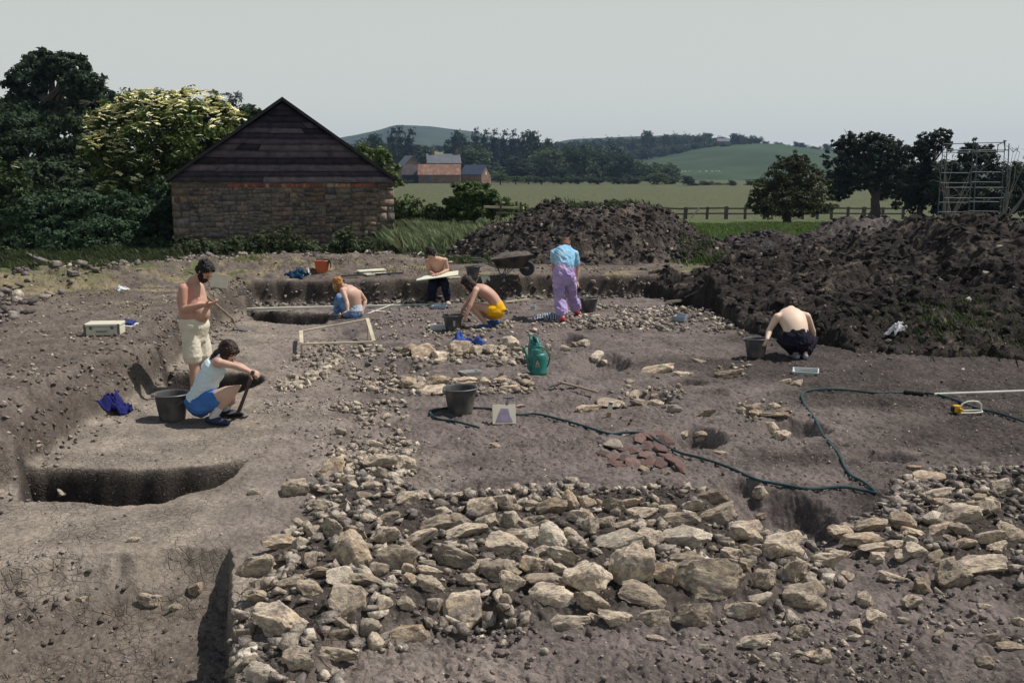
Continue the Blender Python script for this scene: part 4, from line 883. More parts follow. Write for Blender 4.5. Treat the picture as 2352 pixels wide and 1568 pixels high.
many([(1330, 338, 372, 46, 4), (1370, 335, 368, 44, 0), (1405, 340, 372, 46, 1), (1445, 338, 372, 46, 4), (1485, 335, 365, 50, 2), (1525, 332, 362, 46, 1), (1560, 330, 356, 40, 4), (1600, 325, 350, 40, 2), (1630, 324, 347, 34, 4), (1300, 342, 376, 46, 2), (1290, 356, 385, 50, 4), (1350, 356, 386, 56, 1), (1420, 352, 380, 44, 4), (1280, 338, 365, 40, 4), (1670, 326, 343, 30, 4), (1580, 336, 352, 34, 1), (1550, 345, 365, 34, 4)], 720, GW, 'rounded blue-green tree in the hillside wood')
many([(960, 330, 348, 26, 2), (985, 332, 348, 26, 4), (1010, 331, 350, 28, 2), (1035, 330, 352, 26, 4), (1000, 352, 364, 18, 1, 'small round tree on the yellow field above the farm roof')], 620, GW, 'tree in the dark belt below the bare hill')
# the woods behind the single trees read as one mass
def wood(name, rows, Y, n, size, col, seed, label, dy=30):
    rnd = random.Random(seed); L = []; b = J(rows[0][0], rows[0][2], Y)
    for (px, pt, pb, w) in rows:
        for q in range(5):
            x = px + rnd.uniform(-.5, .5) * w; t = rnd.random(); Yq = Y + rnd.uniform(-1, 1) * dy
            pc = pt + (pb - pt) * (.25 + .6 * t); p = J(x, pc, Yq) - b; k = ppm(Y)
            L.append((p.x, p.y, p.z, w * rnd.uniform(.28, .42) / k, w * .35 / k, (pb - pt) * rnd.uniform(.22, .34) / k))
    me = leaf_mesh(name, L, n, size, seed, col, cj=.35, core=.15); o = link(name, me, M_LEAF); o.location = b; tag(o, label, 'wood', kind='stuff'); return o
wood('far_wood', [(1275 + i * 26, 338 + (i % 3) * 3 - i * 1.2, 382 - i * 2.6, 44) for i in range(15)], 800, 30000, 1.5, (.034, .050, .034), 61, 'blue-green wood covering the slope of the distant ridge', 25)
wood('far_wood', [(1300 + i * 34, 321 - i * 1.1 + (i % 2) * 3, 350 - i * .8, 40) for i in range(13)], 860, 16000, 1.5, (.030, .044, .034), 62, 'dark wood along the crest of the distant ridge', 20)
wood('far_wood', [(830 + i * 32, 338 + (i % 2) * 8, 405, 46) for i in range(5)], 430, 12000, 1.0, (.028, .042, .024), 63, 'wood behind the farm on the left', 20)
wood('far_wood', [(1050 + i * 32, 322 + (i % 2) * 6, 408, 46) for i in range(12)], 480, 30000, 1.0, (.026, .040, .026), 64, 'dark wood rising behind the farm on the right', 15)
wood('far_wood', [(1080 + i * 34, 370 + (i % 3) * 5, 424, 50) for i in range(14)], 372, 30000, .8, (.034, .052, .026), 65, 'tangled hedgerow wood between farm and pasture hill', 12)
# little white sheep on the pasture
M_WOOL = mat('wool', (.5, .48, .42), .95, .1)
for i, (px, t) in enumerate([(1566, .22), (1574, .215), (1583, .22), (1606, .20), (1622, .20), (1635, .195), (1643, .20), (1651, .19)]):
    p = hC(px, t); rt = empty('sheep', p, ['white sheep grazing at the left end of the pasture flock', 'white sheep grazing mid flock on the pasture'][min(i, 1)], 'sheep', 'sheep on the green hill' if i else None, rz=i * .9)
    mb = MB(); mb.loft([(-.45, 0, .62), (-.1, 0, .66), (.35, 0, .64)], [(.22, .26), (.28, .3), (.22, .26)], n=8, side=(0, 1, 0)); mb.loft([(.42, 0, .7), (.62, 0, .62), (.78, 0, .45)], [.12, .10, .06], n=6)
    for x in (-.35, .3):
        for y in (-.12, .12): mb.loft([(x, y, .5), (x, y, .25), (x, y, 0)], [.05, .035, .03], n=5)
    mb.build('body', M_WOOL, rt, True)

# ------------------------------------------------------------------ grass
M_GRASS = tone_mat('grass', .8, 2.0, .2, 0, trans=.3)
def grass(name, poly, n, h0, h1, seed, col, label, Zp=.4, wind=.35, cat='grass', dry=.15, f=H, wd=.0035):
    rng = np.random.default_rng(seed); W = Wp(poly, Zp) if not callable(poly) else None
    if W is not None:
        wx = [p[0] for p in W]; wy = [p[1] for p in W]; X = []; Yv = []
        x = rng.uniform(min(wx), max(wx), n * 3); y = rng.uniform(min(wy), max(wy), n * 3); ok = sdf_poly(x, y, W) + fbm(x * 1.2, y * 1.2, 3, 2) * 1.2 > 0; x = x[ok][:n]; y = y[ok][:n]
    else: x, y = poly(rng, n)
    k = len(x); z = f(x, y) - .02
    cl = .6 + .8 * (vn(x * 1.3, y * 1.3, 12) + .5); h = rng.uniform(h0, h1, k) * cl; a = rng.uniform(0, 6.28, k)
    dx = np.cos(a) * wd; dy = np.sin(a) * wd; lx = (rng.normal(0, .25, k) - wind) * h; ly = rng.normal(0, .25, k) * h
    wdt = 1 + np.hypot(x, y) / 14
    A = np.stack([x - dx * wdt, y - dy * wdt, z], 1); B = np.stack([x + dx * wdt, y + dy * wdt, z], 1)
    Cq = np.stack([x + lx * .35 + dx * .7 * wdt, y + ly * .35 + dy * .7 * wdt, z + h * .6], 1); D = np.stack([x + lx, y + ly, z + h * .95], 1)
    V = np.stack([A, B, Cq, D], 1).reshape(-1, 3); F = np.arange(4 * k).reshape(-1, 4)
    c = np.array(col)[None] * rng.uniform(.6, 1.4, (k, 1)); d = rng.random(k) < dry; c[d] = np.array((.17, .15, .075)) * rng.uniform(.7, 1.2, (d.sum(), 1))
    Cc = np.repeat(np.concatenate([c, np.ones((k, 1))], 1), 4, 0)
    o = link(name, np_mesh(name, V, F, False, Cc), M_GRASS); tag(o, label, cat, kind='stuff'); return o
grass('long_grass', [(900, 500), (1190, 500), (1110, 530), (1060, 590), (900, 590)], 60000, .2, .62, 1, (.22, .27, .15), 'long wind-blown grass between the barn corner and the mound', .4)
grass('rough_grass', [(900, 470), (1250, 470), (1250, 500), (900, 505)], 26000, .2, .5, 2, (.13, .165, .075), 'rough grass of the paddock beyond the barn', 0.0, wd=.006)
grass('meadow_grass', [(1560, 505), (2150, 500), (2100, 530), (1950, 560), (1600, 600), (1640, 540)], 36000, .08, .22, 3, (.085, .135, .040), 'short bright grass below the rail fence', .2, wd=.005, dry=.05)
grass('verge_grass', [(140, 628), (250, 618), (280, 640), (180, 655)], 2600, .05, .16, 4, (.055, .080, .030), 'green turf patch near the leaning timber', .45)
grass('nettle_verge', [(-40, 600), (400, 570), (400, 606), (150, 640), (-40, 660)], 22000, .06, .24, 5, (.055, .075, .034), 'weedy grass along the foot of the brambles', .45, dry=.05)
grass('dry_grass', [(500, 622), (1050, 625), (1050, 640), (560, 640)], 3000, .02, .07, 6, (.16, .14, .07), 'sparse dry grass on the bank behind the trench', .45, dry=.5)
grass('dry_grass', [(120, 650), (380, 640), (390, 700), (200, 720)], 1600, .02, .06, 7, (.15, .13, .07), 'sparse dry turf tufts on the left bank', .45, dry=.5)
def barnfoot(rng, n): return rng.uniform(-9.2, -3.4, n), rng.normal(26.4, .35, n)
grass('barn_weeds', barnfoot, 5000, .05, .20, 8, (.055, .072, .036), 'nettles and tall weeds along the foot of the barn wall', dry=.04)
def heapw(cx, cy, sx, sy): return lambda rng, n: (rng.normal(cx, sx, n), rng.normal(cy, sy, n))
grass('heap_weeds', heapw(6.6, 14.4, .55, .5), 700, .04, .15, 9, (.040, .065, .018), 'weeds on the lower slope right of the white rag', f=HA, dry=.0)
grass('heap_weeds', heapw(7.5, 13.6, .3, .2), 350, .04, .12, 10, (.040, .065, .018), 'weeds at the foot of the heap by the right edge', f=HA, dry=.0)
grass('heap_weeds', heapw(5.2, 15.3, .35, .35), 260, .04, .11, 11, (.040, .062, .018), 'weeds on the slope left of the white rag', f=HA, dry=.0)
grass('mound_weeds', heapw(2.9, 25.9, .9, .3), 1100, .05, .2, 12, (.050, .085, .024), 'brambles and weeds sprouting on top of the middle mound', f=HA, dry=.0)
grass('mound_weeds', heapw(-1.2, 23.4, .35, .25), 900, .05, .2, 13, (.050, .08, .03), 'weeds at the left foot of the middle mound', f=HA, dry=.1)
grass('mound_weeds', heapw(5.0, 23.4, .5, .5), 1500, .06, .22, 14, (.050, .08, .025), 'weeds in the gap between the two big heaps', f=HA, dry=.05)

# ------------------------------------------------------------------ the stone barn
M_BLOCK = tone_mat('ironstone_blocks', .95, 14.0, .45, 1.0, .02, 26.0)
M_MORT = mat('lime_mortar', (.22, .185, .15), .95, .3, 6, .8, 40, dirt=(.06, .055, .045), damt=.7)
M_BOARD = tone_mat('weathered_boards', .9, 6.0, .35, .6, .008, 50.0)
M_SLATE = mat('dark_roof', (.035, .032, .036), .85, .3, 5, .5, 30)
YB = 27.0
xl_, xr_, xa_ = J(409, 500, YB).x, J(904, 500, YB).x, J(648, 232, YB).x
z0_ = .25; ze_ = J(902, 412, YB).z; za_ = J(648, 234, YB).z; zw_ = J(700, 417, YB).z
barn = empty('stone_barn', ((xl_ + xr_) / 2, YB, .4), 'small ironstone barn with a dark weatherboarded gable facing the dig', 'barn', None, .235)
def boxes_np(L, jit, seed, parent, name, m):
    """L: list of (x0,x1,y0,y1,z0,z1,color)"""
    r = np.random.default_rng(seed); V = []; F = []; K = []; base = np.array(parent.location)
    fq = np.array([(0, 1, 3, 2), (4, 6, 7, 5), (0, 4, 5, 1), (2, 3, 7, 6), (0, 2, 6, 4), (1, 5, 7, 3)])
    for i, (a, b, c, d, e, f, col) in enumerate(L):
        v = np.array([(x, y, z) for x in (a, b) for y in (c, d) for z in (e, f)]) + r.uniform(-jit, jit, (8, 3)) * np.array((1, .8, 1))
        V.append(v - base); F.append(fq + i * 8); K.append(np.tile(np.append(col, 1), (8, 1)))
    return link(name, np_mesh(name, np.concatenate(V), np.concatenate(F), False, np.concatenate(K)), m, parent)
rw = random.Random(77); L = []
PALB = [(.26, .165, .085), (.20, .13, .075), (.13, .10, .10), (.26, .18, .11), (.09, .075, .085), (.18, .145, .12), (.28, .16, .07), (.15, .13, .13)]
segs = [xl_, xl_ + .42]
while segs[-1] < xr_ - .9: segs.append(segs[-1] + rw.uniform(.5, .95))
segs += [xr_ - .45, xr_ + .02]; segs = sorted(s for s in segs if s <= xr_ + .02)
for si, (sa, sb_) in enumerate(zip(segs, segs[1:])):
    z = z0_; quoin = si in (0, len(segs) - 2)
    while z < zw_ - .19:
        h = rw.uniform(.15, .26) if quoin else rw.uniform(.07, .165); h = min(h, zw_ - .165 - z)
        if zw_ - .165 - z - h < .05: h = zw_ - .165 - z
        x = sa
        while x < sb_ - .01:
            w = (sb_ - sa) * (1 if rw.random() < .6 else .5) if quoin else h * rw.uniform(.9, 2.6)
            x2 = min(x + w, sb_)
            if sb_ - x2 < .09: x2 = sb_
            c = np.array(PALB[rw.randrange(8)]) * rw.uniform(.65, 1.25); c = c * .48 + np.array((.92, .86, .84)) * c.mean() * .54
            lm_ = float(np.clip(vn(np.array([x * .9]), np.array([z * 1.6]), 31)[0] + .15, 0, .6)); c = c * (1 - lm_) + np.array((.20, .18, .175)) * lm_ * rw.uniform(.8, 1.2)
            p = rw.uniform(.004, .035); g = rw.uniform(.004, .013)
            L.append((x + g, x2 - g, YB - p, YB + .05, z + g * .9, z + h - g * .9, c)); x = x2
        z += h
boxes_np(L, .020, 4, barn, 'stone_wall', M_BLOCK)
L = []; x = xl_ + .9
while x < xr_ - .5:
    w = .105 + rw.uniform(-.01, .01) if rw.random() < .75 else .22
    c = rw.choice([(.34, .12, .09), (.28, .10, .085), (.40, .19, .12), (.22, .12, .10), (.44, .34, .26)]) if x > xl_ + 1.4 else (.15, .12, .10)
    L.append((x, x + w - .012, YB - rw.uniform(.004, .014), YB + .04, zw_ - .155, zw_ - .055, np.array(c) * rw.uniform(.7, 1.15))); x += w
L.append((xr_ - .5, xr_ - .02, YB - .01, YB + .04, zw_ - .158, zw_ - .05, np.array((.10, .08, .075)))); L.append((xl_, xl_ + .88, YB - .01, YB + .04, zw_ - .158, zw_ - .05, np.array((.14, .115, .09))))
boxes_np(L, .004, 5, barn, 'brick_course', M_BLOCK)
mb = MB()   # shell: front mortar, sides and back, seven metres deep
mb.box(((xl_ + xr_) / 2, YB + .15, (z0_ + zw_) / 2), (xr_ - xl_ - .02, .30, zw_ - z0_)); mb.box((xl_ + .17, YB + 3.7, (z0_ + zw_) / 2), (.30, 6.8, zw_ - z0_)); mb.box((xr_ - .17, YB + 3.7, (z0_ + zw_) / 2), (.30, 6.8, zw_ - z0_)); mb.box(((xl_ + xr_) / 2, YB + 7.25, (z0_ + zw_) / 2), (xr_ - xl_ - .02, .30, zw_ - z0_))
mb.build('mortar_and_side_walls', M_MORT, barn, wl=True)
# gable boards
L = []; V = []; F = []; K = []; zz = zw_; k = 0; base = np.array(barn.location)
def xrange(z): t = (z - ze_) / (za_ - ze_); t = min(max(t, 0), 1); return xl_ - .05 + (xa_ - xl_ + .05) * t, xr_ + .05 + (xa_ - xr_ - .05) * t
def quadb(p, th, c):
    global k
    v = [(x, y, z) for x, y, z in p] + [(x, y + th, z) for x, y, z in p]
    V.extend([np.array(q) - base for q in v]); F.extend([[k, k + 1, k + 2, k + 3], [k + 7, k + 6, k + 5, k + 4], [k, k + 4, k + 5, k + 1], [k + 1, k + 5, k + 6, k + 2], [k + 2, k + 6, k + 7, k + 3], [k + 3, k + 7, k + 4, k]]); K.extend([list(c) + [1]] * 8); k += 8
while zz < za_ - .08:
    h = rw.uniform(.135, .185); a0, b0 = xrange(zz); a1, b1 = xrange(zz + h + .03)
    cuts = [0, 1] if b0 - a0 < 1.8 else sorted([0, 1] + [rw.uniform(.15, .85) for q in range(rw.choice([0, 1, 1, 2]))])
    for s, e in zip(cuts, cuts[1:]):
        n = max(1, int((b0 - a0) * (e - s) / .5)); sag = rw.uniform(-.012, .012); c = np.array(rw.choice([(.075, .064, .085), (.055, .048, .066), (.095, .082, .10), (.035, .030, .042), (.14, .12, .14)])) * rw.uniform(.7, 1.25)
        prev = None; dz = [rw.uniform(-.012, .010) for _ in range(n + 1)]
        for q in range(n):
            u0 = s + (e - s) * q / n; u1 = s + (e - s) * (q + 1) / n; g = .004 if q == n - 1 else 0
            f = lambda u, aa, bb: aa + (bb - aa) * u
            quadb([(f(u0, a0, b0), YB - .065, zz - .02 + dz[q] + sag * u0), (f(u1, a0, b0) - g, YB - .065, zz - .02 + dz[q + 1] + sag * u1), (f(u1, a1, b1) - g, YB - .020, zz + h + .005), (f(u0, a1, b1), YB - .020, zz + h + .005)], .018, c)
    zz += h
link('weatherboards', np_mesh('weatherboards', np.array(V), np.array(F), False, np.array(K)), M_BOARD, barn)
mb = MB(); mb.poly([(xl_, YB + .1, zw_), (xr_, YB + .1, zw_), (xa_, YB + .1, za_ - .05)], .05, (0, 1, 0)); mb.poly([(xl_, YB + 7.3, zw_), (xr_, YB + 7.3, zw_), (xa_, YB + 7.3, za_ - .05)], .05, (0, 1, 0)); mb.build('gable_backing', M_SLATE, barn, wl=True)
mb = MB()
for (a, b) in (((xl_ - .08, ze_ - .05), (xa_, za_ + .03)), ((xr_ + .07, ze_ - .05), (xa_ , za_ + .03))):
    s = 1 if a[0] < b[0] else -1; n = Vector((-(b[1] - a[1]) * s, 0, abs(b[0] - a[0]))).normalized() * .075
    ya, yb2 = YB - .16, YB + 7.6
    P0 = [Vector((a[0], ya, a[1])), Vector((b[0] + .0 * s, ya, b[1])), Vector((b[0], ya, b[1])) + Vector((0, 0, .09)), Vector((a[0], ya, a[1])) + n]
    mb.poly(P0, yb2 - ya, (0, 1, 0))
mb.build('roof', M_SLATE, barn, wl=True)

# ------------------------------------------------------------------ the far farm
M_FBR = mat('far_brick', (.20, .13, .09), .95, .25, .6); M_RUST = mat('rusty_iron_roof', (.24, .15, .11), .8, .35, .9, dirt=(.16, .075, .05), dscale=.8, damt=.8)
M_SLT = mat('grey_slate', (.10, .11, .13), .7, .15, .6); M_SLB = mat('blue_slate', (.045, .06, .10), .7, .2, .8); M_DKR = mat('brown_tile', (.06, .05, .055), .9, .25, .8)
M_WHT = mat('white_paint', (.6, .6, .58), .6, .1, 2); M_DRK = mat('dark_opening', (.02, .02, .022), .9, .2, 2)
def farm(name, px, pyb, Y, L_, W_, he, hr, yaw, wallm, roofm, label, chim=(), wins=(), cat='farm building'):
    o = J(px, pyb, Y); root = empty(name, o, label, cat, None, R(yaw))
    mb = MB(); mb.box((0, 0, he / 2 - .5), (L_, W_, he + 1))
    for sx in (-1, 1): mb.poly([(sx * L_ / 2, -W_ / 2, he), (sx * L_ / 2, W_ / 2, he), (sx * L_ / 2, 0, hr)], -.3 * sx, (1, 0, 0))
    mb.build('wall', wallm, root)
    mb = MB()
    for s in (-1, 1):
        mb.poly([(-L_ / 2 - .25, s * (W_ / 2 + .35), he - .25), (L_ / 2 + .25, s * (W_ / 2 + .35), he - .25), (L_ / 2 + .25, 0, hr + .05), (-L_ / 2 - .25, 0, hr + .05)], .18, (0, 0, 1))
    rf = mb.build('roof', roofm, root)
    for c in chim:
        mb = MB(); mb.box((c, 0, hr + .5), (.9, .8, 1.9)); mb.box((c, 0, hr + 1.5), (1.05, .95, .15)); mb.lathe([(.16, 1.5), (.13, 2.0)], (c, 0, hr)); mb.build('chimney', M_FBR, rf)
    for (wx, wz, ww, wh, m, side) in wins:
        mb = MB()
        if side == 's': mb.box((wx, -W_ / 2 - .03, wz), (ww, .08, wh))
        else: mb.box((L_ / 2 + .03, wx, wz), (.08, ww, wh))
        mb.build('door' if wh > 1.6 else 'window', m, root)
    return root
farm('farmhouse', 1018, 408, 325, 10.5, 6, 4.6, 7.3, 12, M_FBR, M_SLT, 'farmhouse with grey slate roof and two brick chimneys', (-3.2, 4.6), [(-2, 3.6, .9, 1.2, M_DRK, 's')], 'house')
farm('barn', 1010, 419, 300, 12.2, 6, 2.3, 5.1, 2, M_FBR, M_RUST, 'long low barn with a rust-streaked iron roof', (), [(-3.1, 1.0, 1.6, 2.0, M_SLT, 's')], 'barn')
farm('lean_to_barn', 950, 418, 303, 6.2, 6, 2.2, 4.9, 0, M_DRK, M_DKR, 'dark-roofed shed joining the left end of the rusty barn', cat='barn')
farm('brick_outbuilding', 940, 405, 318, 6.0, 5.6, 3.2, 6.2, -62, M_FBR, M_SLT, 'brick gabled outbuilding left of the farmhouse')
farm('slate_barn', 1093, 415, 306, 7.6, 5.2, 1.9, 4.5, -32, M_FBR, M_SLB, 'blue slate barn with a white window in its brick gable', (), [(-.2, 2.2, .6, .9, M_WHT, 'e')], 'barn')
farm('tiny_cottage', 1660, 330, 742, 9, 5, 1.6, 3.6, 4, M_FBR, M_SLT, 'distant house roof just showing among the ridge trees', cat='house')
mb = MB()
for i in range(16):
    a = J(1130 + i * 12, 419, 296); mb.box((a.x, a.y, a.z), (.15, .15, 1.3))
fr = empty('field_railing', J(1200, 419, 296), 'grey railing along the field edge right of the farm', 'railing'); mb.build('posts', M_TWIG, fr, wl=True)
mb = MB(); mb.bar(J(1128, 417, 296), J(1325, 419, 296), .1, .12); mb.bar(J(1128, 420, 296), J(1325, 422, 296), .1, .12); mb.build('rails', M_TWIG, fr, wl=True)

# ------------------------------------------------------------------ fences, posts, scaffold
M_OLDW = mat('old_fence_wood', (.10, .085, .075), .95, .3, 6, .5, 40)
M_GALV = mat('galvanised_tube', (.10, .105, .125), .6, .2, 6)
M_PALEW = mat('pale_sawn_wood', (.50, .44, .32), .8, .15, 5, .3, 60, dirt=(.22, .18, .13), damt=.4)
YF = 84
fr = empty('rail_fence', (J(1750, 480, YF).x, YF, hz(J(1750, 480, YF).x, YF) if False else float(H(np.array([J(1750, 480, YF).x]), np.array([YF]), False)[0])), 'old post and rail fence between paddock and meadow', 'fence')
for px in (1532, 1574, 1624, 1668, 1712, 1756, 1800, 1845, 1878, 1911, 1948, 1984, 2030, 2076):
    t = J(px, 474 + (px % 3), YF); zb = float(H(np.array([t.x]), np.array([YF]), False)[0]); w = .30 if px in (1574, 1668, 1984) else .2
    MB().bar((t.x, YF, zb - .3), (t.x + .03 * (px % 5 - 2), YF, t.z), w, .2, up=(0, 1, 0)).build('post', M_OLDW, fr, wl=True)
for a, b in zip((1515, 1574, 1668, 1756, 1845, 1911, 1984), (1574, 1668, 1756, 1845, 1911, 1984, 2080)):
    for y0, w in ((479, .13), (491, .12)):
        p = J(a, y0 - (a % 2), YF - .12); q = J(b, y0 + (b % 3) - 1, YF - .12); MB().bar(p, q, .08, w).build('rail', M_OLDW, fr, wl=True)
MB().bar(J(1588, 500, YF - 1), J(1606, 478, YF - .6), .10, .10).build('leaning_pole', M_TWIG, fr, wl=True)
for i, (px, y0, y1, Y, w, m, lab, lean) in enumerate([(924, 477, 514, 45, .09, M_TWIG, 'thin pale stake standing in the grass nearest the barn', 0), (942, 478, 518, 45, .16, M_OLDW, 'dark fence post with a white stake leaning on it', 0), (1037, 470, 508, 45, .17, M_TWIG, 'grey split post at the left side of the field bush', -6)]):
    t = J(px, y0, Y); b = J(px + lean, y1, Y); b.z = min(b.z, float(H(np.array([b.x]), np.array([Y]), False)[0])) - .1
    rt = empty('fence_post', b, lab, 'post'); MB().bar(b, t, w, w, up=(0, 1, 0), bevel=.01).build('post', m, rt, wl=True)
    if i == 1: MB().bar(J(958, 514, 44.6), J(944, 492, 44.8), .07, .05).build('leaning_stake', M_PALEW, rt, wl=True)
rt = empty('white_beam', J(1160, 478, 33), 'pale beam lying level across the scrub left of the mound', 'beam')
MB().bar(J(1112, 475, 33), J(1203, 478, 32.6), .10, .07).build('beam', M_PALEW, rt, wl=True); MB().bar(J(1140, 489, 32.6), J(1200, 491, 32.2), .06, .05).build('lower_rail', M_TWIG, rt, wl=True)
MB().box(J(1150, 486, 32.8), (.07, .07, .6)).build('post', M_OLDW, rt, wl=True); MB().box(J(1196, 486, 32.5), (.07, .07, .6)).build('post', M_OLDW, rt, wl=True)
YS = 38
sc = empty('scaffold_tower', J(2230, 500, YS), 'galvanised tube scaffold tower standing behind the right spoil heap', 'scaffold')
def st(p, q, y0=YS, y1=YS, r=.016, nm='tube'): MB().tube([J(p[0], p[1], y0), J(q[0], q[1], y1)], r, 7).build(nm, M_GALV, sc, True, wl=True)
UP = [((2152, 520), (2167, 325)), ((2223, 520), (2237, 319)), ((2296, 520), (2309, 322))]
for a, b in UP: st(a, b, nm='upright')
for a, b in UP: st((a[0] + 12, a[1] - 6), (b[0] + 9, b[1] + 8), YS + 1.4, YS + 1.4, .022, 'upright')
for y in (350, 397, 420, 465, 487):
    f = lambda i, yy: UP[i][0][0] + (UP[i][1][0] - UP[i][0][0]) * (520 - yy) / 198
    st((f(0, y), y), (f(1, y), y + .5), nm='rung'); st((f(1, y), y - 2), (f(2, y), y - 1), nm='rung')
for y in (431, 455, 345): st((f(0, y) + 10, y), (f(2, y) + 10, y), YS + 1.4, YS + 1.4, .02, 'rung')
st((2166, 331), (2309, 327), nm='top_rail'); st((2290, 334), (2312, 323), nm='brace'); st((2309, 345), (2306, 322), YS, YS - .3, .02, 'brace'); st((2290, 352), (2293, 333), nm='brace')

# ------------------------------------------------------------------ buckets
M_RUB_BK = mat('black_rubber', (.055, .055, .060), .65, .3, 8, .3, 50, dirt=(.17, .15, .13), dscale=5, damt=.7)
M_ORB = mat('orange_plastic', (.55, .12, .045), .5, .12, 6, dirt=(.25, .12, .07), dscale=6, damt=.5)
M_WIRE = mat('steel_wire', (.25, .25, .25), .5, .1, 10, metal=.6)
M_SPOIL = mat('bucket_soil', (.10, .085, .075), .95, .4, 20, .9, 50)
M_CREAM = mat('cream_patch', (.42, .40, .32), .8, .1, 8)
def bucket(loc, s, label, m=M_RUB_BK, hang=0, soil=.16, patch=None, rz=0, tilt=0, handle='rest'):
    rt = empty('bucket', loc, label, 'bucket', 'rubber buckets', rz); rt.rotation_euler = (tilt, 0, rz); rt.scale = (s,) * 3
    prof = [(0, .0), (.118, .0), (.125, .006), (.130, .03), (.150, .15), (.168, .262), (.176, .264), (.183, .268), (.184, .280), (.178, .286), (.170, .283), (.163, .272), (.146, .15), (.122, .02), (0, .018)]
    MB().lathe(prof, n=40).build('body', m, rt, True, 50)
    mb = MB(); rr = .12 + .045 * soil / .28; mb.lathe([(0, soil + .02), (rr * .5, soil + .025), (rr * .85, soil), (rr * 1.03, soil - .02)], n=20); o = mb.build('soil_fill', M_SPOIL, rt, True, 60)
    mb = MB()
    for sx in (-1, 1): mb.box((sx * .188, 0, .262), (.022, .05, .04), bevel=.005)
    pts = [Vector((.188 * math.cos(a), -.188 * math.sin(a) * .98, .27 - .0 + (.0 if handle == 'rest' else 0) + .012 * math.sin(a))) for a in np.linspace(0, math.pi, 18)]
    mb.tube(pts, .0045, 6); mb.build('handle', M_WIRE, rt, True)
    if patch:
        mb = MB(); a = patch
        vs = [(math.sin(a + t) * (.132 + .14 * z) , -math.cos(a + t) * (.132 + .14 * z), z) for t, z in ((-.13, .10), (.13, .10), (.13, .20), (-.13, .20))]
        mb.poly(vs, .003, (math.sin(a), -math.cos(a), 0)); mb.build('label_patch', M_CREAM, rt)
    return rt
def gl(px, py): return hit(px, py)
def place(px, py): p = gl(px, py); return p
p = gl(1057, 950); bucket(p + Vector((0, .05, -.005)), 1.0, 'black rubber bucket standing alone inside the curl of the green hose', rz=.5, soil=.05)
p = gl(393, 966); bucket(p + Vector((0, .05, 0)), 1.0, 'black bucket behind the crouching woman in the white vest', rz=.2, soil=.14)
p = gl(1040, 760); bucket(p + Vector((0, .05, 0)), .93, 'black bucket with a cream patch, beside the man in yellow shorts', patch=-.1, rz=.3, soil=.2)
p = gl(1353, 718); bucket(p + Vector((0, .05, 0)), .95, 'black bucket at the right foot of the person in lilac dungarees', rz=1.0)
p = gl(1738, 820); bucket(p + Vector((0, .05, -.01)), .93, 'black bucket gripped by the squatting bare-backed man at right', rz=.1, tilt=-.04)
p = gl(1086, 642); bucket(p + Vector((0, .1, 0)), .86, 'black bucket on the trench edge near the wheelbarrow handles', rz=.2)
p = gl(738, 628); ob = bucket(p + Vector((0, .1, 0)), .92, 'orange plastic bucket on the back bank before the barn', M_ORB, rz=.2, soil=.2); ob['group'] = ''; del ob['group']
M_BLK = mat('black_cloth', (.02, .02, .024), .9, .3, 20, .4, 60)
mb = MB(); mb.loft([(-.12, -.05, .30), (0, -.03, .315), (.13, -.03, .305), (.19, -.05, .285), (.205, -.06, .2), (.2, -.06, .12)], [(.07, .012), (.09, .015), (.08, .015), (.05, .015), (.045, .014), (.03, .01)], n=10, side=(0, 1, 0))
o = mb.build('rag', M_BLK, None, True); o.location = ob.location; o.scale = (.92,) * 3; tag(o, 'black rag hanging over the rim of the orange bucket', 'rag')

# ------------------------------------------------------------------ watering cans
M_TEAL = mat('teal_plastic', (.010, .16, .135), .45, .18, 6, dirt=(.12, .12, .10), dscale=7, damt=.3, spec=.5)
M_REDP = mat('red_print', (.40, .07, .05), .7, .1, 8)
def can(loc, rz, label, s=1.0, logo=True):
    rt = empty('watering_can', loc, label, 'watering can', None, rz); rt.scale = (s,) * 3
    MB().lathe([(0, 0), (.098, 0), (.108, .008), (.110, .03), (.106, .05), (.104, .06), (.104, .20), (.100, .245), (.088, .265), (.072, .272), (0, .272)], n=36, sy=.92).build('body', M_TEAL, rt, True, 50)
    mb = MB(); mb.lathe([(.072, .262), (.070, .30), (.060, .318), (.03, .326), (0, .328)], (-.02, 0, 0), n=28, sy=1.0); mb.build('hood', M_TEAL, rt, True, 40)
    mb = MB(); mb.poly([(.0, -.03, .3265), (.06, -.045, .30), (.06, .045, .30), (.0, .03, .3265)], .006); mb.build('filler_opening', M_BLK, rt)
    mb = MB(); mb.loft([(-.085, 0, .05), (-.125, 0, .09), (-.135, 0, .16), (-.15, 0, .24), (-.185, 0, .33)], [.026, .022, .019, .016, .012], n=12); mb.loft([(-.185, 0, .33), (-.195, 0, .345)], [.014, .018], n=12); mb.build('spout', M_TEAL, rt, True, 60)
    mb = MB(); mb.loft([(-.06, 0, .325), (-.03, 0, .355), (.03, 0, .352), (.09, 0, .315), (.135, 0, .25), (.145, 0, .19), (.125, 0, .12), (.095, 0, .07)], [(.016, .010)] * 8, n=10, side=(0, 1, 0)); mb.build('handle', M_TEAL, rt, True, 60)
    if logo:
        a = -.35; mb = MB(); c = lambda t, z: (math.sin(t) * .106, -math.cos(t) * .0985, z)
        mb.poly([c(a - .30, .11), c(a + .24, .11), c(a + .16, .15), c(a, .19), c(a - .1, .19)], .0015, (math.sin(a), -math.cos(a), 0)); mb.build('printed_triangle', M_CREAM, rt)
        mb = MB(); c2 = lambda t, z: (math.sin(t) * .1085, -math.cos(t) * .101, z); mb.poly([c2(a - .18, .118), c2(a + .12, .118), c2(a - .03, .15)], .0015, (math.sin(a), -math.cos(a), 0)); mb.build('printed_mark', M_REDP, rt)
    return rt
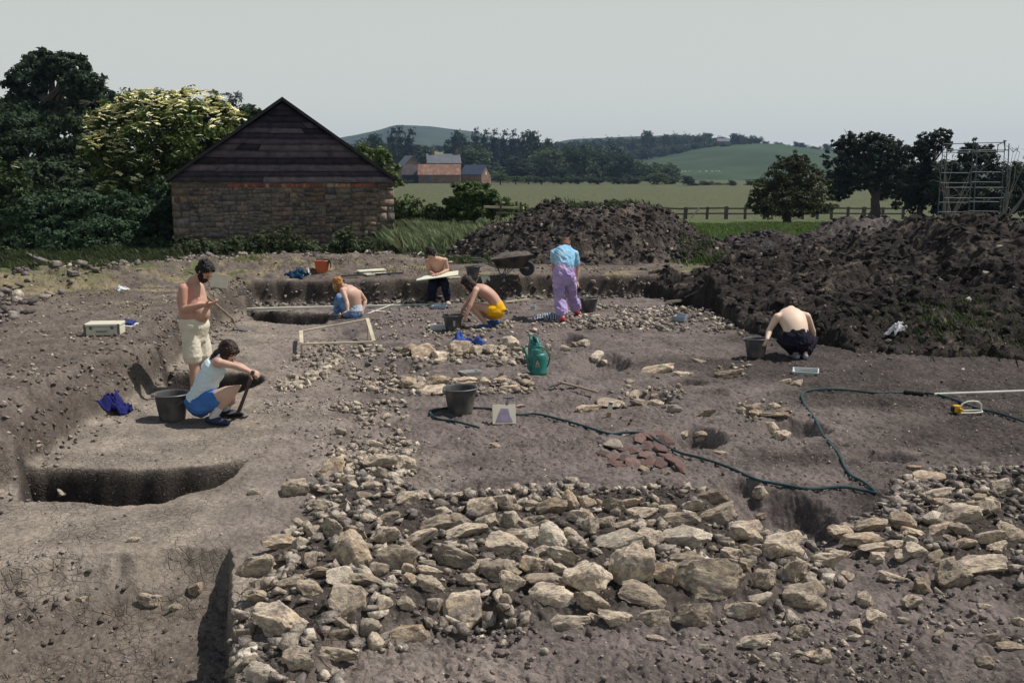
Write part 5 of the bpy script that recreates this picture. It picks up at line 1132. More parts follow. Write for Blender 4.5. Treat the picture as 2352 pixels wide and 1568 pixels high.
p = gl(1237, 860); can(p + Vector((0, .04, -.005)), .25, 'front teal watering can with a small printed triangle', 1.02)
p = gl(1229, 834); can(p + Vector((0, .1, 0)), -1.2, 'teal watering can half hidden behind the front one', 1.0, False)

# ------------------------------------------------------------------ wheelbarrow
M_BARW = mat('scratched_dark_steel', (.050, .050, .055), .6, .35, 10, dirt=(.16, .13, .11), dscale=4, damt=.8)
M_TYRE = mat('tyre_rubber', (.035, .037, .045), .8, .2, 10, .3, 50); M_TUBE = mat('painted_tube', (.10, .095, .10), .45, .3, 10, metal=.3)
p = gl(1150, 634); wb_ = empty('wheelbarrow', p, 'dark steel wheelbarrow loaded with soil in front of the mound', 'wheelbarrow', None, .04)
mb = MB(); A = [(-.20, -.30, .36), (.66, -.27, .45), (.66, .27, .45), (-.20, .30, .36)]; B = [(-.08, -.2, .19), (.42, -.17, .185), (.42, .17, .185), (-.08, .2, .19)]
va = [mb.bm.verts.new(q) for q in A]; vb = [mb.bm.verts.new(q) for q in B]
for i in range(4): mb.bm.faces.new((va[i], va[(i + 1) % 4], vb[(i + 1) % 4], vb[i]))
mb.bm.faces.new(vb); bmesh.ops.solidify(mb.bm, geom=mb.bm.faces[:], thickness=.008)
mb.tube([A[0], A[1], A[2], A[3], A[0]], .011, 6); mb.build('tray', M_BARW, wb_)
X, Y_ = np.meshgrid(np.linspace(-.19, .64, 22), np.linspace(-.27, .27, 16)); q = np.clip(1 - (np.abs((X - .22) / .44)) ** 2.5, 0, 1) * np.clip(1 - np.abs(Y_ / .28) ** 2.5, 0, 1)
Zs = .34 + (X + .2) * .1 + .10 * q + fbm(X * 9, Y_ * 9, 3, 4) * .06; n1, n2 = X.shape; rr = np.arange(n1 - 1)[:, None] * n2; cc = np.arange(n2 - 1)[None]
link('soil_load', np_mesh('soil_load', np.stack([X.ravel(), Y_.ravel(), Zs.ravel()], 1), np.stack([rr + cc, rr + cc + 1, rr + n2 + cc + 1, rr + n2 + cc], -1).reshape(-1, 4)), M_SPOIL, wb_)
whl = MB().lathe([(.055, -.03), (.10, -.036), (.135, -.04), (.155, -.02), (.16, 0), (.155, .02), (.135, .04), (.10, .036), (.055, .03), (.055, -.03)], n=28)
bmesh.ops.rotate(whl.bm, matrix=Matrix.Rotation(math.pi / 2, 3, 'X'), verts=whl.bm.verts); bmesh.ops.translate(whl.bm, vec=(.54, 0, .155), verts=whl.bm.verts); wo_ = whl.build('wheel', M_TYRE, wb_, True)
rm = MB().lathe([(0, -.02), (.03, -.03), (.06, -.012), (.098, -.02), (.098, .02), (.06, .012), (.03, .03), (0, .02)], n=24); bmesh.ops.rotate(rm.bm, matrix=Matrix.Rotation(math.pi / 2, 3, 'X'), verts=rm.bm.verts); bmesh.ops.translate(rm.bm, vec=(.54, 0, .155), verts=rm.bm.verts); rm.build('rim', M_GALV, wo_, True)
for s in (-1, 1):
    MB().tube([(-.60, s * .27, .345), (-.40, s * .27, .335), (-.22, s * .25, .24), (-.06, s * .20, .175), (.42, s * .13, .172), (.56, s * .075, .158)], .014, 8).build('frame_rail', M_TUBE, wb_, True)
    MB().tube([(-.08, s * .22, .18), (-.03, s * .23, .09), (.0, s * .23, .012), (.05, s * .23, .006), (.12, s * .23, .02), (.16, s * .22, .1), (.26, s * .19, .172)], .011, 7).build('leg', M_TUBE, wb_, True)
    MB().tube([(.05, s * .22, .01), (.09, s * .21, .1), (.10, s * .2, .18)], .009, 6).build('brace', M_TUBE, wb_, True)
MB().tube([(.54, -.09, .155), (.54, .09, .155)], .009, 6).build('axle', M_TUBE, wb_, True)

# ------------------------------------------------------------------ hose, foam sleeve, sprinkler, poles
M_HOSE = mat('green_hose', (.018, .052, .062), .7, .25, 4, spec=.2, dirt=(.09, .085, .08), dscale=3, damt=.3)
HP = [(1100,984),(1075,979),(1045,972),(1010,965),(992,957),(989,949),(1003,942),(1030,939),(1060,938),(1090,939),(1130,944),(1185,953),(1230,955),(1290,968),(1350,985),(1400,997),(1430,999),(1460,996),(1490,1002),(1530,1025),(1570,1048),(1620,1060),(1680,1078),(1740,1102),(1800,1118),(1860,1123),(1930,1125),(1985,1131),(2006,1134),(2009,1129),(1985,1110),(1957,1097),(1941,1072),(1925,1040),(1893,1003),(1870,960),(1848,930),(1842,912),(1855,900),(1900,899),(1950,899),(2010,902),(2080,904),(2140,908),(2190,920),(2240,938),(2300,955),(2380,980)]
W3 = [Vector(gl(*q)) for q in HP]
def crom(P, m=6):
    out = []
    for i in range(len(P) - 1):
        p0, p1, p2, p3 = P[max(i - 1, 0)], P[i], P[i + 1], P[min(i + 2, len(P) - 1)]
        for k in range(m):
            t = k / m; out.append(.5 * ((2 * p1) + (-p0 + p2) * t + (2 * p0 - 5 * p1 + 4 * p2 - p3) * t * t + (-p0 + 3 * p1 - 3 * p2 + p3) * t ** 3))
    out.append(P[-1]); return out
S3 = crom(W3); zz_ = HA(np.array([q.x for q in S3]), np.array([q.y for q in S3])) + .012
zs_ = np.convolve(np.pad(zz_, 10, mode='edge'), np.ones(21) / 21, 'valid') + .006; zs_ = np.maximum(zs_, zz_ - .014)
for q, z in zip(S3, zs_): q.z = float(z)
hose = MB().tube(S3, .0125, 8).build('garden_hose', M_HOSE, None, True); tag(hose, 'long green garden hose snaking across the dig floor', 'hose')
def ground_tube(name, pts, r, m, label, cat, lift=0.0, group=None):
    P = [Vector(gl(*q)) + Vector((0, 0, r + lift)) for q in pts]; o = MB().tube(P, r, 10).build(name, m, None, True); return tag(o, label, cat, group)
M_WROD = mat('white_painted_rod', (.66, .65, .58), .6, .08, 6, dirt=(.35, .30, .24), dscale=5, damt=.3)
P = [gl(2080, 905) + Vector((0, 0, .022)), gl(2118, 908) + Vector((0, 0, .022))]; tag(MB().loft(P, [.026, .026], n=10).build('foam_sleeve', M_BLK, None, True), 'black foam sleeve wrapped round the hose', 'pipe sleeve')
P = [gl(2146, 909) + Vector((0, 0, .02)), gl(2420, 905) + Vector((0, 0, .05))]; tag(MB().tube(P, .013, 8).build('ranging_pole', M_WROD, None, True), 'white rod lying on the soil at the right edge', 'pole')
p = gl(2222, 950); sp = empty('lawn_sprinkler', p, 'yellow and white oscillating lawn sprinkler on the right soil', 'sprinkler', None, .12)
M_YEL = mat('yellow_plastic', (.62, .36, .02), .5, .1, 8)
MB().box((-.115, .02, .05), (.075, .06, .075), bevel=.012).box((-.085, .0, .03), (.03, .08, .06), bevel=.008).build('motor_housing', M_YEL, sp, True); MB().box((-.155, .02, .045), (.03, .05, .06), bevel=.008).build('hose_inlet', M_DRK, sp, True)
MB().tube([(-.10, -.04, .015), (.05, -.04, .012), (.15, -.03, .015), (.165, 0, .02), (.16, .06, .015), (.05, .07, .012), (-.1, .07, .015)], .008, 8).build('base_frame', M_WROD, sp, True)
MB().tube([(-.08, .01, .07), (-.05, .01, .105), (.0, .01, .125), (.06, .01, .128), (.12, .01, .118), (.155, .01, .09), (.16, .01, .03)], .009, 8).build('spray_arm', M_WROD, sp, True)
# planks and boards
def plank(name, a, b, w, th, m, label, cat, la=0.01, lb=0.01, group=None):
    A = gl(*a) + Vector((0, 0, la + th / 2)); B = gl(*b) + Vector((0, 0, lb + th / 2)); return tag(MB().bar(A, B, w, th, bevel=.003).build(name, m, None), label, cat, group)
M_WBOARD = mat('cream_board', (.66, .64, .52), .7, .06, 6, dirt=(.4, .36, .28), dscale=5, damt=.3)
def barJ(name, a, b, w, th, m, label, cat):
    return tag(MB().bar(J(*a), J(*b), w, th, bevel=.002).build(name, m, None), label, cat)
barJ('long_white_staff', (566, 710, 18.3), (1020, 699, 19.05), .05, .04, M_WROD, 'long white levelling staff lying across the sunken slot', 'staff')
plank('thin_rod', (842, 721), (919, 698), .02, .014, M_WROD, 'thin rod lying askew behind the ginger-haired man', 'rod', .01, .04)
plank('white_tag_strip', (853, 717), (886, 716), .05, .008, M_WBOARD, 'short white strip on the floor right of the ginger-haired man', 'strip')
plank('flat_board', (822, 626), (883, 621), .26, .03, M_WBOARD, 'pale board lying farthest back on the bank', 'board', .01, .01)
plank('flat_board', (838, 633), (890, 629), .22, .03, M_WBOARD, 'pale board partly in front of the other on the bank', 'board', .01, .01)
plank('scaffold_pole', (774, 636), (926, 631), .035, .035, M_GALV, 'grey pole along the lip of the back trench wall', 'pole', .0, .02)
plank('plank', (1030, 641), (1072, 638), .10, .03, M_PALEW, 'plank on the bank between the sitting man and the bucket', 'plank')
plank('plank', (1160, 697), (1217, 692), .05, .03, M_PALEW, 'narrow batten behind the man in yellow shorts', 'batten', .01, .03)
p0 = gl(1070, 640)
# broom or hoe against the heap
A = gl(1560, 697); rt = empty('wooden_squeegee', A, 'long-handled wooden scraper propped against the right spoil heap', 'scraper')
MB().bar(gl(1534, 697) + Vector((0, 0, .04)), gl(1568, 694) + Vector((0, 0, .04)), .12, .05, bevel=.004).build('head', M_PALEW, rt, wl=True)
MB().tube([gl(1566, 694) + Vector((0, 0, .06)), J(1632, 654, 18.6)], .014, 8).build('shaft', M_GALV, rt, True, wl=True)
tm = MB().bar(gl(52, 590) + Vector((0, 0, .12)), gl(174, 636) + Vector((0, 0, .06)), .13, .07, bevel=.006).build('timber_beam', M_TWIG, None); tag(tm, 'weathered beam slanting down the bank at the far left', 'timber')
# label peg
p = gl(1396, 958); rt = empty('label_peg', p, 'short wooden label peg stuck upright in the soil', 'peg'); mb = MB(); mb.bar((0, 0, -.03), (.015, 0, .05), .045, .012, up=(0, 1, 0)); mb.build('dirty_tip', mat('muddy_wood', (.34, .22, .08), .9, .3), rt)
MB().bar((.0148, 0, .049), (.03, .0, .165), .048, .014, up=(0, 1, 0), bevel=.002).build('peg', M_WBOARD, rt)
MB().bar((.0272, -.0085, .135), (.0295, -.0085, .158), .03, .002, up=(0, 1, 0)).build('pencil_mark', M_TWIG, rt)
# dustpan
p = gl(1158, 974); dp = empty('dustpan', p, 'cream dustpan with a purple smear standing on its edge', 'dustpan', None, .06)
M_PAN = mat('cream_metal_pan', (.56, .52, .42), .6, .08, 6); M_SMR = mat('mauve_smear', (.25, .21, .31), .85, .2, 14)
tl = Matrix.Rotation(R(-24), 4, 'X')
def T(v): return tl @ Vector(v)
MB().box(T((0, 0, .10)), (.235, .008, .20), tl, .002).build('blade', M_PAN, dp)
for s in (-1, 1): MB().box(T((s * .116, .018, .11)), (.006, .04, .17), tl).build('side_lip', M_PAN, dp)
MB().poly([T((-.085, -.0065, .02)), T((.09, -.0065, .02)), T((.06, -.0065, .08)), T((.045, -.0065, .155)), T((-.03, -.0065, .16)), T((-.06, -.0065, .09))], .001, T((0, -1, 0))).build('mauve_smear', M_SMR, dp)
MB().loft([T((.03, 0, .20)), T((.045, .0, .23)), T((.055, 0, .262))], [(.016, .008)] * 3, n=8, side=(1, 0, 0)).bar(T((-.005, 0, .268)), T((.105, 0, .272)), .022, .016).build('handle', mat('grey_handle', (.16, .15, .19), .7, .1), dp, True)
# pickaxe
A = gl(1284, 893); pk = empty('mattock', A, 'wooden-handled pickaxe lying on the floor right of the watering cans', 'pickaxe'); M_IRON = mat('dull_iron', (.13, .12, .115), .7, .3, 12, .3, 50, dirt=(.19, .15, .12), damt=.5); M_HNDL = mat('worn_ash_handle', (.28, .22, .16), .75, .25, 10, dirt=(.15, .12, .1), damt=.4)
h0 = gl(1288, 892) + Vector((0, 0, .07)); h1 = gl(1371, 914) + Vector((0, 0, .07))
MB().loft([h0 - (h1 - h0) * .05, h0, h0.lerp(h1, .5), h1], [(.022, .018), (.02, .016), (.015, .013), (.018, .015)], n=8).build('handle', M_HNDL, pk, True, wl=True)
MB().loft([gl(1262, 894) + Vector((0, 0, .02)), gl(1276, 893) + Vector((0, 0, .055)), h0, gl(1306, 891) + Vector((0, 0, .055)), gl(1327, 891) + Vector((0, 0, .02))], [(.007, .007), (.014, .014), (.028, .02), (.02, .014), (.035, .005)], n=8, side=(0, 1, 0)).build('pick_head', M_IRON, pk, True, wl=True)
# shovel leaning on the left trench edge
hb = gl(545, 749); sh = empty('shovel', hb, 'long-handled shovel propped on the trench edge beyond the standing man', 'shovel')
tp = J(470, 676, 15.4); nk = J(537, 741, 15.9)
MB().tube([tp, tp.lerp(nk, .5) + Vector((.01, 0, .01)), J(533, 731, 15.85), nk], .021, 8).build('shaft', M_HNDL, sh, True, wl=True)
MB().loft([nk, J(545, 750, 16.0), J(560, 754, 16.0), J(583, 758, 15.9)], [(.018, .016), (.10, .012), (.12, .008), (.10, .005)], n=12, side=(0, 1, .15)).build('blade', M_IRON, sh, True, wl=True)
# mattock held by the woman
MAT_T = J(580, 856, 9.80); MAT_B = gl(548, 958) + Vector((0, 0, .02)); mt = empty('mattock', MAT_B, 'short mattock held upright by the crouching woman', 'mattock')
MB().loft([MAT_T + (MAT_T - MAT_B) * .02, MAT_T.lerp(MAT_B, .4), MAT_B + Vector((0, 0, .03))], [(.022, .018), (.017, .015), (.022, .018)], n=10).build('handle', mat('dark_worn_handle', (.085, .065, .055), .7, .3, 10), mt, True, wl=True)
MB().loft([MAT_B + Vector((-.13, .02, .015)), MAT_B + Vector((-.06, .0, .03)), MAT_B + Vector((0, 0, .045)), MAT_B + Vector((.05, 0, .035)), MAT_B + Vector((.10, -.01, .005))], [(.045, .006), (.045, .01), (.03, .025), (.03, .014), (.045, .005)], n=10, side=(0, 1, 0)).build('blade', M_IRON, mt, True, wl=True)

# ------------------------------------------------------------------ trays, tins, toolbox
def tray(px, py, w, d, h, rz, m, label, name='finds_tray', tilt=0, cat='tray'):
    p = gl(px, py); rt = empty(name, p + Vector((0, d * .4, .005)), label, cat, None, rz); rt.rotation_euler = (tilt, 0, rz); mb = MB()
    o = [(-w / 2, -d / 2), (w / 2, -d / 2), (w / 2, d / 2), (-w / 2, d / 2)]; q = .86
    def ringz(s, z): return [mb.bm.verts.new((x * s, y * s, z)) for x, y in o]
    rs_ = [ringz(q, 0), ringz(1, h), ringz(1.06, h + .001), ringz(1.06, h + .006), ringz(.97, h + .006), ringz(q * .96, .006)]
    for a, b in zip(rs_, rs_[1:]):
        for i in range(4): mb.bm.faces.new((a[i], a[(i + 1) % 4], b[(i + 1) % 4], b[i]))
    mb.bm.faces.new(rs_[0][::-1]); mb.bm.faces.new(rs_[-1]); mb.build('tray_body', m, rt)
    mb = MB(); mb.ell((0, 0, h * .25), (w * .33, d * .3, h * .3), u=10, v=6); mb.build('soil_inside', M_SPOIL, rt); return rt
M_BLUP = mat('grey_blue_plastic', (.30, .36, .45), .5, .08, 8, dirt=(.3, .28, .25), damt=.3); M_ALU = mat('aluminium_tray', (.55, .55, .55), .45, .08, 8, metal=.5)
M_WHP = mat('white_plastic', (.55, .58, .60), .5, .06, 8, dirt=(.35, .32, .28), damt=.3)
tray(1079, 864, .24, .14, .055, .5, M_ALU, 'aluminium loaf tray above the low wall row')
tray(1004, 758, .26, .16, .07, .05, M_WHP, 'white-rimmed grey tray beside the cream-patched bucket')
tray(1009, 710, .26, .16, .05, -.1, M_BLUP, 'pale blue tray near the sitting draughtsman feet')
tray(1565, 738, .20, .16, .085, -.5, M_BLUP, 'grey blue box on the open soil right of the rubble', 'plastic_box', .12, 'box')
tray(1853, 862, .30, .12, .06, -.30, M_WHP, 'long pale tray in front of the squatting man', tilt=.3)
p = gl(1225, 712); rt = empty('tin', p, 'small round whitish tin near the striped towel', 'tin'); MB().lathe([(0, 0), (.05, 0), (.053, .01), (.053, .085), (.055, .09), (.05, .09), (.048, .03), (0, .03)], n=24).build('tin_body', M_WHP, rt, True, 40); MB().lathe([(.0545, .045), (.0545, .05)], n=24).build('band', M_GALV, rt, True)
p = gl(233, 772); tb = empty('toolbox', p + Vector((0, .12, .0)), 'cream metal case on the left bank behind the standing man', 'toolbox', None, .12)
M_TBX = mat('cream_steel_case', (.56, .54, .44), .55, .07, 5, dirt=(.3, .27, .22), damt=.35)
MB().box((0, 0, .055), (.43, .30, .11), bevel=.012).build('case', M_TBX, tb); MB().box((0, 0, .132), (.44, .31, .042), bevel=.012).build('lid', M_TBX, tb)
for s in (-.13, .13): MB().box((s, -.158, .105), (.035, .012, .045), bevel=.003).build('latch', M_GALV, tb)
MB().tube([(-.06, -.155, .06), (-.06, -.18, .06), (.06, -.18, .06), (.06, -.155, .06)], .006, 6).build('handle', M_DRK, tb, True)
for x in (-.205, .205): MB().box((x, -.145, .075), (.03, .02, .15), bevel=.004).build('corner_plate', M_IRON, tb)
M_NAVY = mat('navy_cloth', (.020, .030, .12), .9, .3, 12, .5, 40)
p = gl(291, 750); bk = empty('clipboard', p + Vector((0, .1, 0)), 'blue book on a white clipboard beside the cream case', 'clipboard', None, -.1); MB().box((0, 0, .02), (.17, .22, .012), Euler((.1, .1, 0)), .002).build('board', M_WHP, bk); MB().box((-.02, .02, .05), (.15, .18, .03), Euler((.1, .15, .1)), .004).build('book', M_NAVY, bk)
# white board propped on the far edge
pb = gl(500, 664); wbp = MB().box(pb + Vector((0, .12, .13)), (.30, .02, .26), Euler((-.45, .12, .1)), .003).build('propped_board', mat('grey_cream_board', (.26, .245, .20), .8, .08), None); tag(wbp, 'small cream board propped on the edge beyond the standing man', 'board')
# planning frame
fr = empty('planning_frame', J(775, 790, 14.4), 'wooden planning frame propped on short legs above the rubble', 'planning frame')
BL, BR, TL_, TR = J(692, 790, 13.9), J(858, 785, 14.2), J(692, 761, 14.9), J(844, 733, 15.2)
for a, b, nm in ((BL, BR, 'rail'), (TL_, TR, 'rail')): MB().bar(a, b, .045, .022, bevel=.002).build(nm, M_PALEW, fr, wl=True)
for a, b in ((BL, TL_), (BR, TR)): MB().bar(a + Vector((0, .02, .012)), b + Vector((0, -.02, .012)), .055, .018, bevel=.002).build('end_rail', M_PALEW, fr, wl=True)
for a in (BL, BR, TL_, TR): MB().bar(a + Vector((0, 0, -.012)), Vector((a.x, a.y, hz(a.x, a.y) - .01)), .025, .025, up=(0, 1, 0)).build('leg', M_PALEW, fr, wl=True)
for i in range(1, 3): MB().tube([BL.lerp(BR, i / 5) + Vector((0, 0, .012)), TL_.lerp(TR, i / 5) + Vector((0, 0, .012))], .0018, 4).build('string', M_TWIG, fr, wl=True)

# ------------------------------------------------------------------ crumpled cloths
def cloth_mat(name, cols, stripes=None):
    m, nt, b = mk(name); tc = N(nt, 'ShaderNodeTexCoord')
    if stripes:
        w = N(nt, 'ShaderNodeTexWave', i_Scale=stripes, i_Distortion=3.0); nt.links.new(tc.outputs['Object'], w.inputs['Vector']); f = ramp(nt, w.outputs[0], [(.45, 0.0), (.55, 1.0)])
    else:
        w = N(nt, 'ShaderNodeTexNoise', i_Scale=8.0); nt.links.new(tc.outputs['Object'], w.inputs['Vector']); f = w.outputs[0]
    nt.links.new(mixc(nt, f, cols[0], cols[1]), b.inputs['Base Color']); b.inputs['Roughness'].default_value = .9; b.inputs['Specular IOR Level'].default_value = .1
    return m
def crumple(name, px, py, w, dep, h, m, label, cat, seed, rz=0, arms=(), lift=0, under=None, parts=None):
    """a heaped cloth: an irregular sheet with folds, lying on the ground"""
    p = gl(px, py); n = 46; U, Vv = np.meshgrid(np.linspace(-1, 1, n), np.linspace(-1, 1, n)); u = U.ravel(); v = Vv.ravel()
    x = u * w / 2; y = v * dep / 2; c, s = math.cos(rz), math.sin(rz); X = x * c - y * s; Y = x * s + y * c
    X = X + fbm(u * 1.5, v * 1.5, 3, seed) * w * .35; Y = Y + fbm(u * 1.5, v * 1.5, 3, seed + 1) * dep * .35
    q = np.hypot(u, v) + fbm(u * 2.2, v * 2.2, 3, seed + 2) * .5
    for (au, av, ar) in arms: q = np.minimum(q, np.hypot(u - au, v - av) / ar)
    g = np.minimum(HA(p.x + X, p.y + dep * .4 + Y), p.z + .07 + np.abs(Y) * .5)
    fold = 1 - np.abs(fbm(u * 2.6 + 3, v * 2.6, 3, seed + 3)) * 4
    z = np.maximum(g, p.z - .05) + lift * (1 - ss(.2, 1.0, np.hypot(u, v * .8))) + .012 + h * (1 - ss(.15, 1.0, q)) * (.45 + .55 * np.clip(fold, -.2, 1)) + np.clip(fold, 0, 1) * h * .22
    Fq = np.array([(i * n + j, i * n + j + 1, (i + 1) * n + j + 1, (i + 1) * n + j) for i in range(n - 1) for j in range(n - 1)])
    keep = (q < 1.0)[Fq].all(1); Vt = np.stack([p.x + X, p.y + dep * .4 + Y, z], 1)
    me = np_mesh(name, Vt - np.array(p), Fq[keep], True)
    bm = bmesh.new(); bm.from_mesh(me); bmesh.ops.delete(bm, geom=[v_ for v_ in bm.verts if not v_.link_faces], context='VERTS'); bm.to_mesh(me); bm.free()
    me.polygons.foreach_set('use_smooth', [True] * len(me.polygons))
    o = link(name, me, m, None, p); sm_ = o.modifiers.new('thickness', 'SOLIDIFY'); sm_.thickness = .006; sm_.use_even_offset = False; tag(o, label, cat); return o
M_BLUJ = cloth_mat('blue_denim', ((.035, .075, .27), (.075, .12, .36)))
crumple('jacket', 1050, 800, .36, .30, .10, M_BLUJ, 'blue jacket thrown over the squared wall stones', 'jacket', 3, .1, arms=[(.95, -.1, .45)], lift=.13)
crumple('jacket_sleeve_cloth', 1098, 797, .24, .08, .03, M_BLUJ, 'blue sleeve trailing right from the jacket over the wall stones', 'sleeve', 13, -.1, lift=.10)
crumple('shirt', 246, 952, .36, .34, .10, cloth_mat('deep_blue_cloth', ((.012, .016, .085), (.022, .024, .13))), 'deep blue crumpled top on the clay at left', 'shirt', 5, .0, arms=[(.8, .5, .35), (.3, -.8, .4)])
crumple('jumper', 680, 640, .46, .4, .16, cloth_mat('dark_blue_wool', ((.010, .030, .07), (.015, .06, .12))), 'dark blue clothes heaped on the lip of the back trench', 'clothes', 7)
crumple('white_cloth', 706, 630, .13, .14, .05, cloth_mat('white_cloth', ((.5, .5, .46), (.65, .64, .6))), 'scrap of white cloth on the dark blue clothes', 'cloth', 8, lift=.08)
crumple('towel', 1256, 734, .52, .26, .08, cloth_mat('striped_towel', ((.10, .14, .24), (.45, .47, .50)), 7.0), 'grey and blue striped towel at the feet of the dungarees wearer', 'towel', 9)
crumple('rag', 2065, 764, .30, .20, .07, cloth_mat('white_rag', ((.58, .56, .60), (.74, .72, .74))), 'white rag thrown on the slope of the right heap', 'rag', 11, .1)
crumple('plastic_bag', 274, 668, .22, .24, .07, cloth_mat('white_bag', ((.5, .53, .54), (.68, .70, .70))), 'crumpled white plastic bag on the left bank', 'bag', 12, .1)
crumple('paper_sheet', 1111, 647, .22, .28, .02, M_WBOARD, 'loose white paper on the bank by the rear black bucket', 'paper', 14, .2)

# ------------------------------------------------------------------ people
def skin_mat(name, col, red):
    m, nt, b = mk(name); tc = N(nt, 'ShaderNodeTexCoord'); n = N(nt, 'ShaderNodeTexNoise', i_Scale=3.5, i_Detail=4.0); nt.links.new(tc.outputs['Object'], n.inputs['Vector'])
    nt.links.new(mixc(nt, ramp(nt, n.outputs[0], [(.38, 0.0), (.65, 1.0)]), col, red), b.inputs['Base Color']); b.inputs['Roughness'].default_value = .55; b.inputs['Specular IOR Level'].default_value = .35
    b.inputs['Subsurface Weight'].default_value = .08; b.inputs['Subsurface Radius'].default_value = (.01, .004, .002); return m
M_SK1 = skin_mat('skin_sunburnt', (.48, .30, .225), (.44, .22, .165)); M_SK2 = skin_mat('skin_fair', (.56, .38, .30), (.50, .29, .23)); M_SK3 = skin_mat('skin_tan', (.52, .33, .245), (.46, .25, .19))
def wool(name, col, var=.35): return mat(name, col, .9, var, 6, .6, 30, spec=.1)
M_HBLK = mat('black_hair', (.012, .010, .010), .6, .4, 40, .8, 90); M_HBRN = mat('dark_brown_hair', (.030, .016, .013), .5, .4, 40, .8, 90); M_HGIN = mat('ginger_hair', (.36, .17, .055), .6, .4, 40, .8, 90); M_HRED = mat('auburn_hair', (.12, .055, .035), .6, .4, 40, .8, 90)
M_EYE = mat('eye', (.02, .015, .012), .3, .05, 4)
def remesh(mb, name, m, parent, vox=.008, smooth=5, fac=.5, wr=0.0, ws=9.0, seed=0):
    me = mb.mesh(name + '_src'); o = bpy.data.objects.new('tmp', me); C.objects.link(o)
    md = o.modifiers.new('r', 'REMESH'); md.mode = 'VOXEL'; md.voxel_size = vox; md.use_smooth_shade = True
    s = o.modifiers.new('s', 'SMOOTH'); s.factor = fac; s.iterations = smooth
    bpy.context.view_layer.update(); dg = bpy.context.evaluated_depsgraph_get(); out = bpy.data.meshes.new_from_object(o.evaluated_get(dg)); out.name = name
    bpy.data.objects.remove(o); bpy.data.meshes.remove(me)
    n = len(out.vertices); V = np.empty(n * 3, dtype=np.float32); out.vertices.foreach_get('co', V); V = V.reshape(-1, 3)
    if wr:
        Nn = np.empty(n * 3, dtype=np.float32); out.vertices.foreach_get('normal', Nn); Nn = Nn.reshape(-1, 3)
        f = fbm(V[:, 0] * ws + V[:, 1] * ws * .6, V[:, 2] * ws * 1.4 - V[:, 1] * ws * .5, 3, seed); V = V + Nn * (wr * (1 - np.abs(f) * 5))[:, None]
    V = V - np.array(parent.location, dtype=np.float32); out.vertices.foreach_set('co', V.astype(np.float32).ravel()); out.polygons.foreach_set('use_smooth', np.ones(len(out.polygons), bool)); out.update()
    return link(name, out, m, parent)
def limb(mb, a, b, c, ra, off=0.0, f0=0.0, f1=2.0, n=12):
    """a-b-c with radii ra at 7 stations; f0..f1 in [0,2] selects a stretch"""
    ts = [0, .33, .75, 1.0, 1.3, 1.7, 2.0]; P = []; Q = []
    def at(t): return a.lerp(b, t) if t <= 1 else b.lerp(c, t - 1)
    st_ = sorted(set([f0, f1] + [t for t in ts if f0 < t < f1]))
    for t in st_: P.append(at(t)); Q.append(float(np.interp(t, ts, ra)) + off)
    mb.loft(P, Q, n=n); return mb
ARM = [.050, .048, .040, .037, .042, .031, .025]; LEG = [.084, .082, .064, .053, .056, .042, .034]
def hand(mb, w, d, nrm, curl=.5, s=1.0, thumb=1):
    """palm, four unequal bent fingers and a thumb from the side of the palm; nrm points out of the palm"""
    d = d.normalized(); nrm = (nrm - d * nrm.dot(d)).normalized(); side = d.cross(nrm) * thumb
    L = .088 * s; mb.loft([w - d * .01, w + d * L * .35, w + d * L * .8, w + d * L], [(.024, .019), (.036 * s, .015), (.040 * s, .014), (.037 * s, .011)], n=12, side=side)
    for i, (o, ln) in enumerate(((.028, .068), (.010, .078), (-.009, .073), (-.027, .056))):
        b = w + d * L * .95 + side * o * s; P = [b]; dd = d + side * o * 1.2; ang = 0
        for k, seg in enumerate((.42, .33, .25)):
            ang += curl * (.55 if k == 0 else .8); v = (dd * math.cos(ang) + nrm * math.sin(ang)).normalized(); P.append(P[-1] + v * ln * seg * s * 1.05)
        mb.loft(P, [.0098 * s, .0092 * s, .0084 * s, .0070 * s], n=8)
    b = w + d * L * .30 + side * .030 * s
    mb.loft([b, b + (side * .75 + d * .55 + nrm * .35 * curl).normalized() * .036 * s, b + (side * .75 + d * .55).normalized() * .036 * s + (d * .8 + side * .25 + nrm * curl * .9).normalized() * .032 * s], [.0125 * s, .0105 * s, .0085 * s], n=8)
def head(mb, c, f, u, s=1.0):
    f = f.normalized(); u = (u - f * u.dot(f)).normalized(); r = f.cross(u); M = Matrix((r, f, u)).transposed()
    def e(x, y, z, a, b, cc): mb.ell(c + (r * x + f * y + u * z) * s, (a * s, b * s, cc * s), M, 20, 14)
    e(0, -.012, .020, .074, .092, .090); e(0, .020, -.035, .060, .066, .072); e(0, .048, -.082, .034, .034, .026); e(0, .072, .022, .050, .016, .014)
    for q in (-1, 1): e(q * .036, .066, -.018, .024, .020, .020); e(q * .074, -.004, -.012, .010, .020, .031); e(q * .030, .085, .008, .013, .008, .007)
    e(0, .078, -.055, .026, .016, .009); e(0, .076, -.068, .023, .015, .009)
    mb.loft([c + (f * .082 + u * .012) * s, c + (f * .102 - u * .012) * s, c + (f * .110 - u * .026) * s], [.008 * s, .011 * s, .013 * s], n=8)
    return r, f, u
def torso(mb, P, Wd, side, off=0.0, i0=0, i1=9, t0=0.0):
    P = crom([Vector(p) for p in P[i0:i1]], 5); q = Wd[i0:i1]; t = np.linspace(0, len(q) - 1, len(P)); n = len(q)
    w = np.interp(t, range(n), [a for a, b in q]); d = np.interp(t, range(n), [b for a, b in q]); ks = np.ones(3) / 3
    w = np.convolve(np.pad(w, 1, mode='edge'), ks, 'valid'); d = np.convolve(np.pad(d, 1, mode='edge'), ks, 'valid')
    mb.loft(P, [(a + off, b + off) for a, b in zip(w, d)], n=32, side=side)
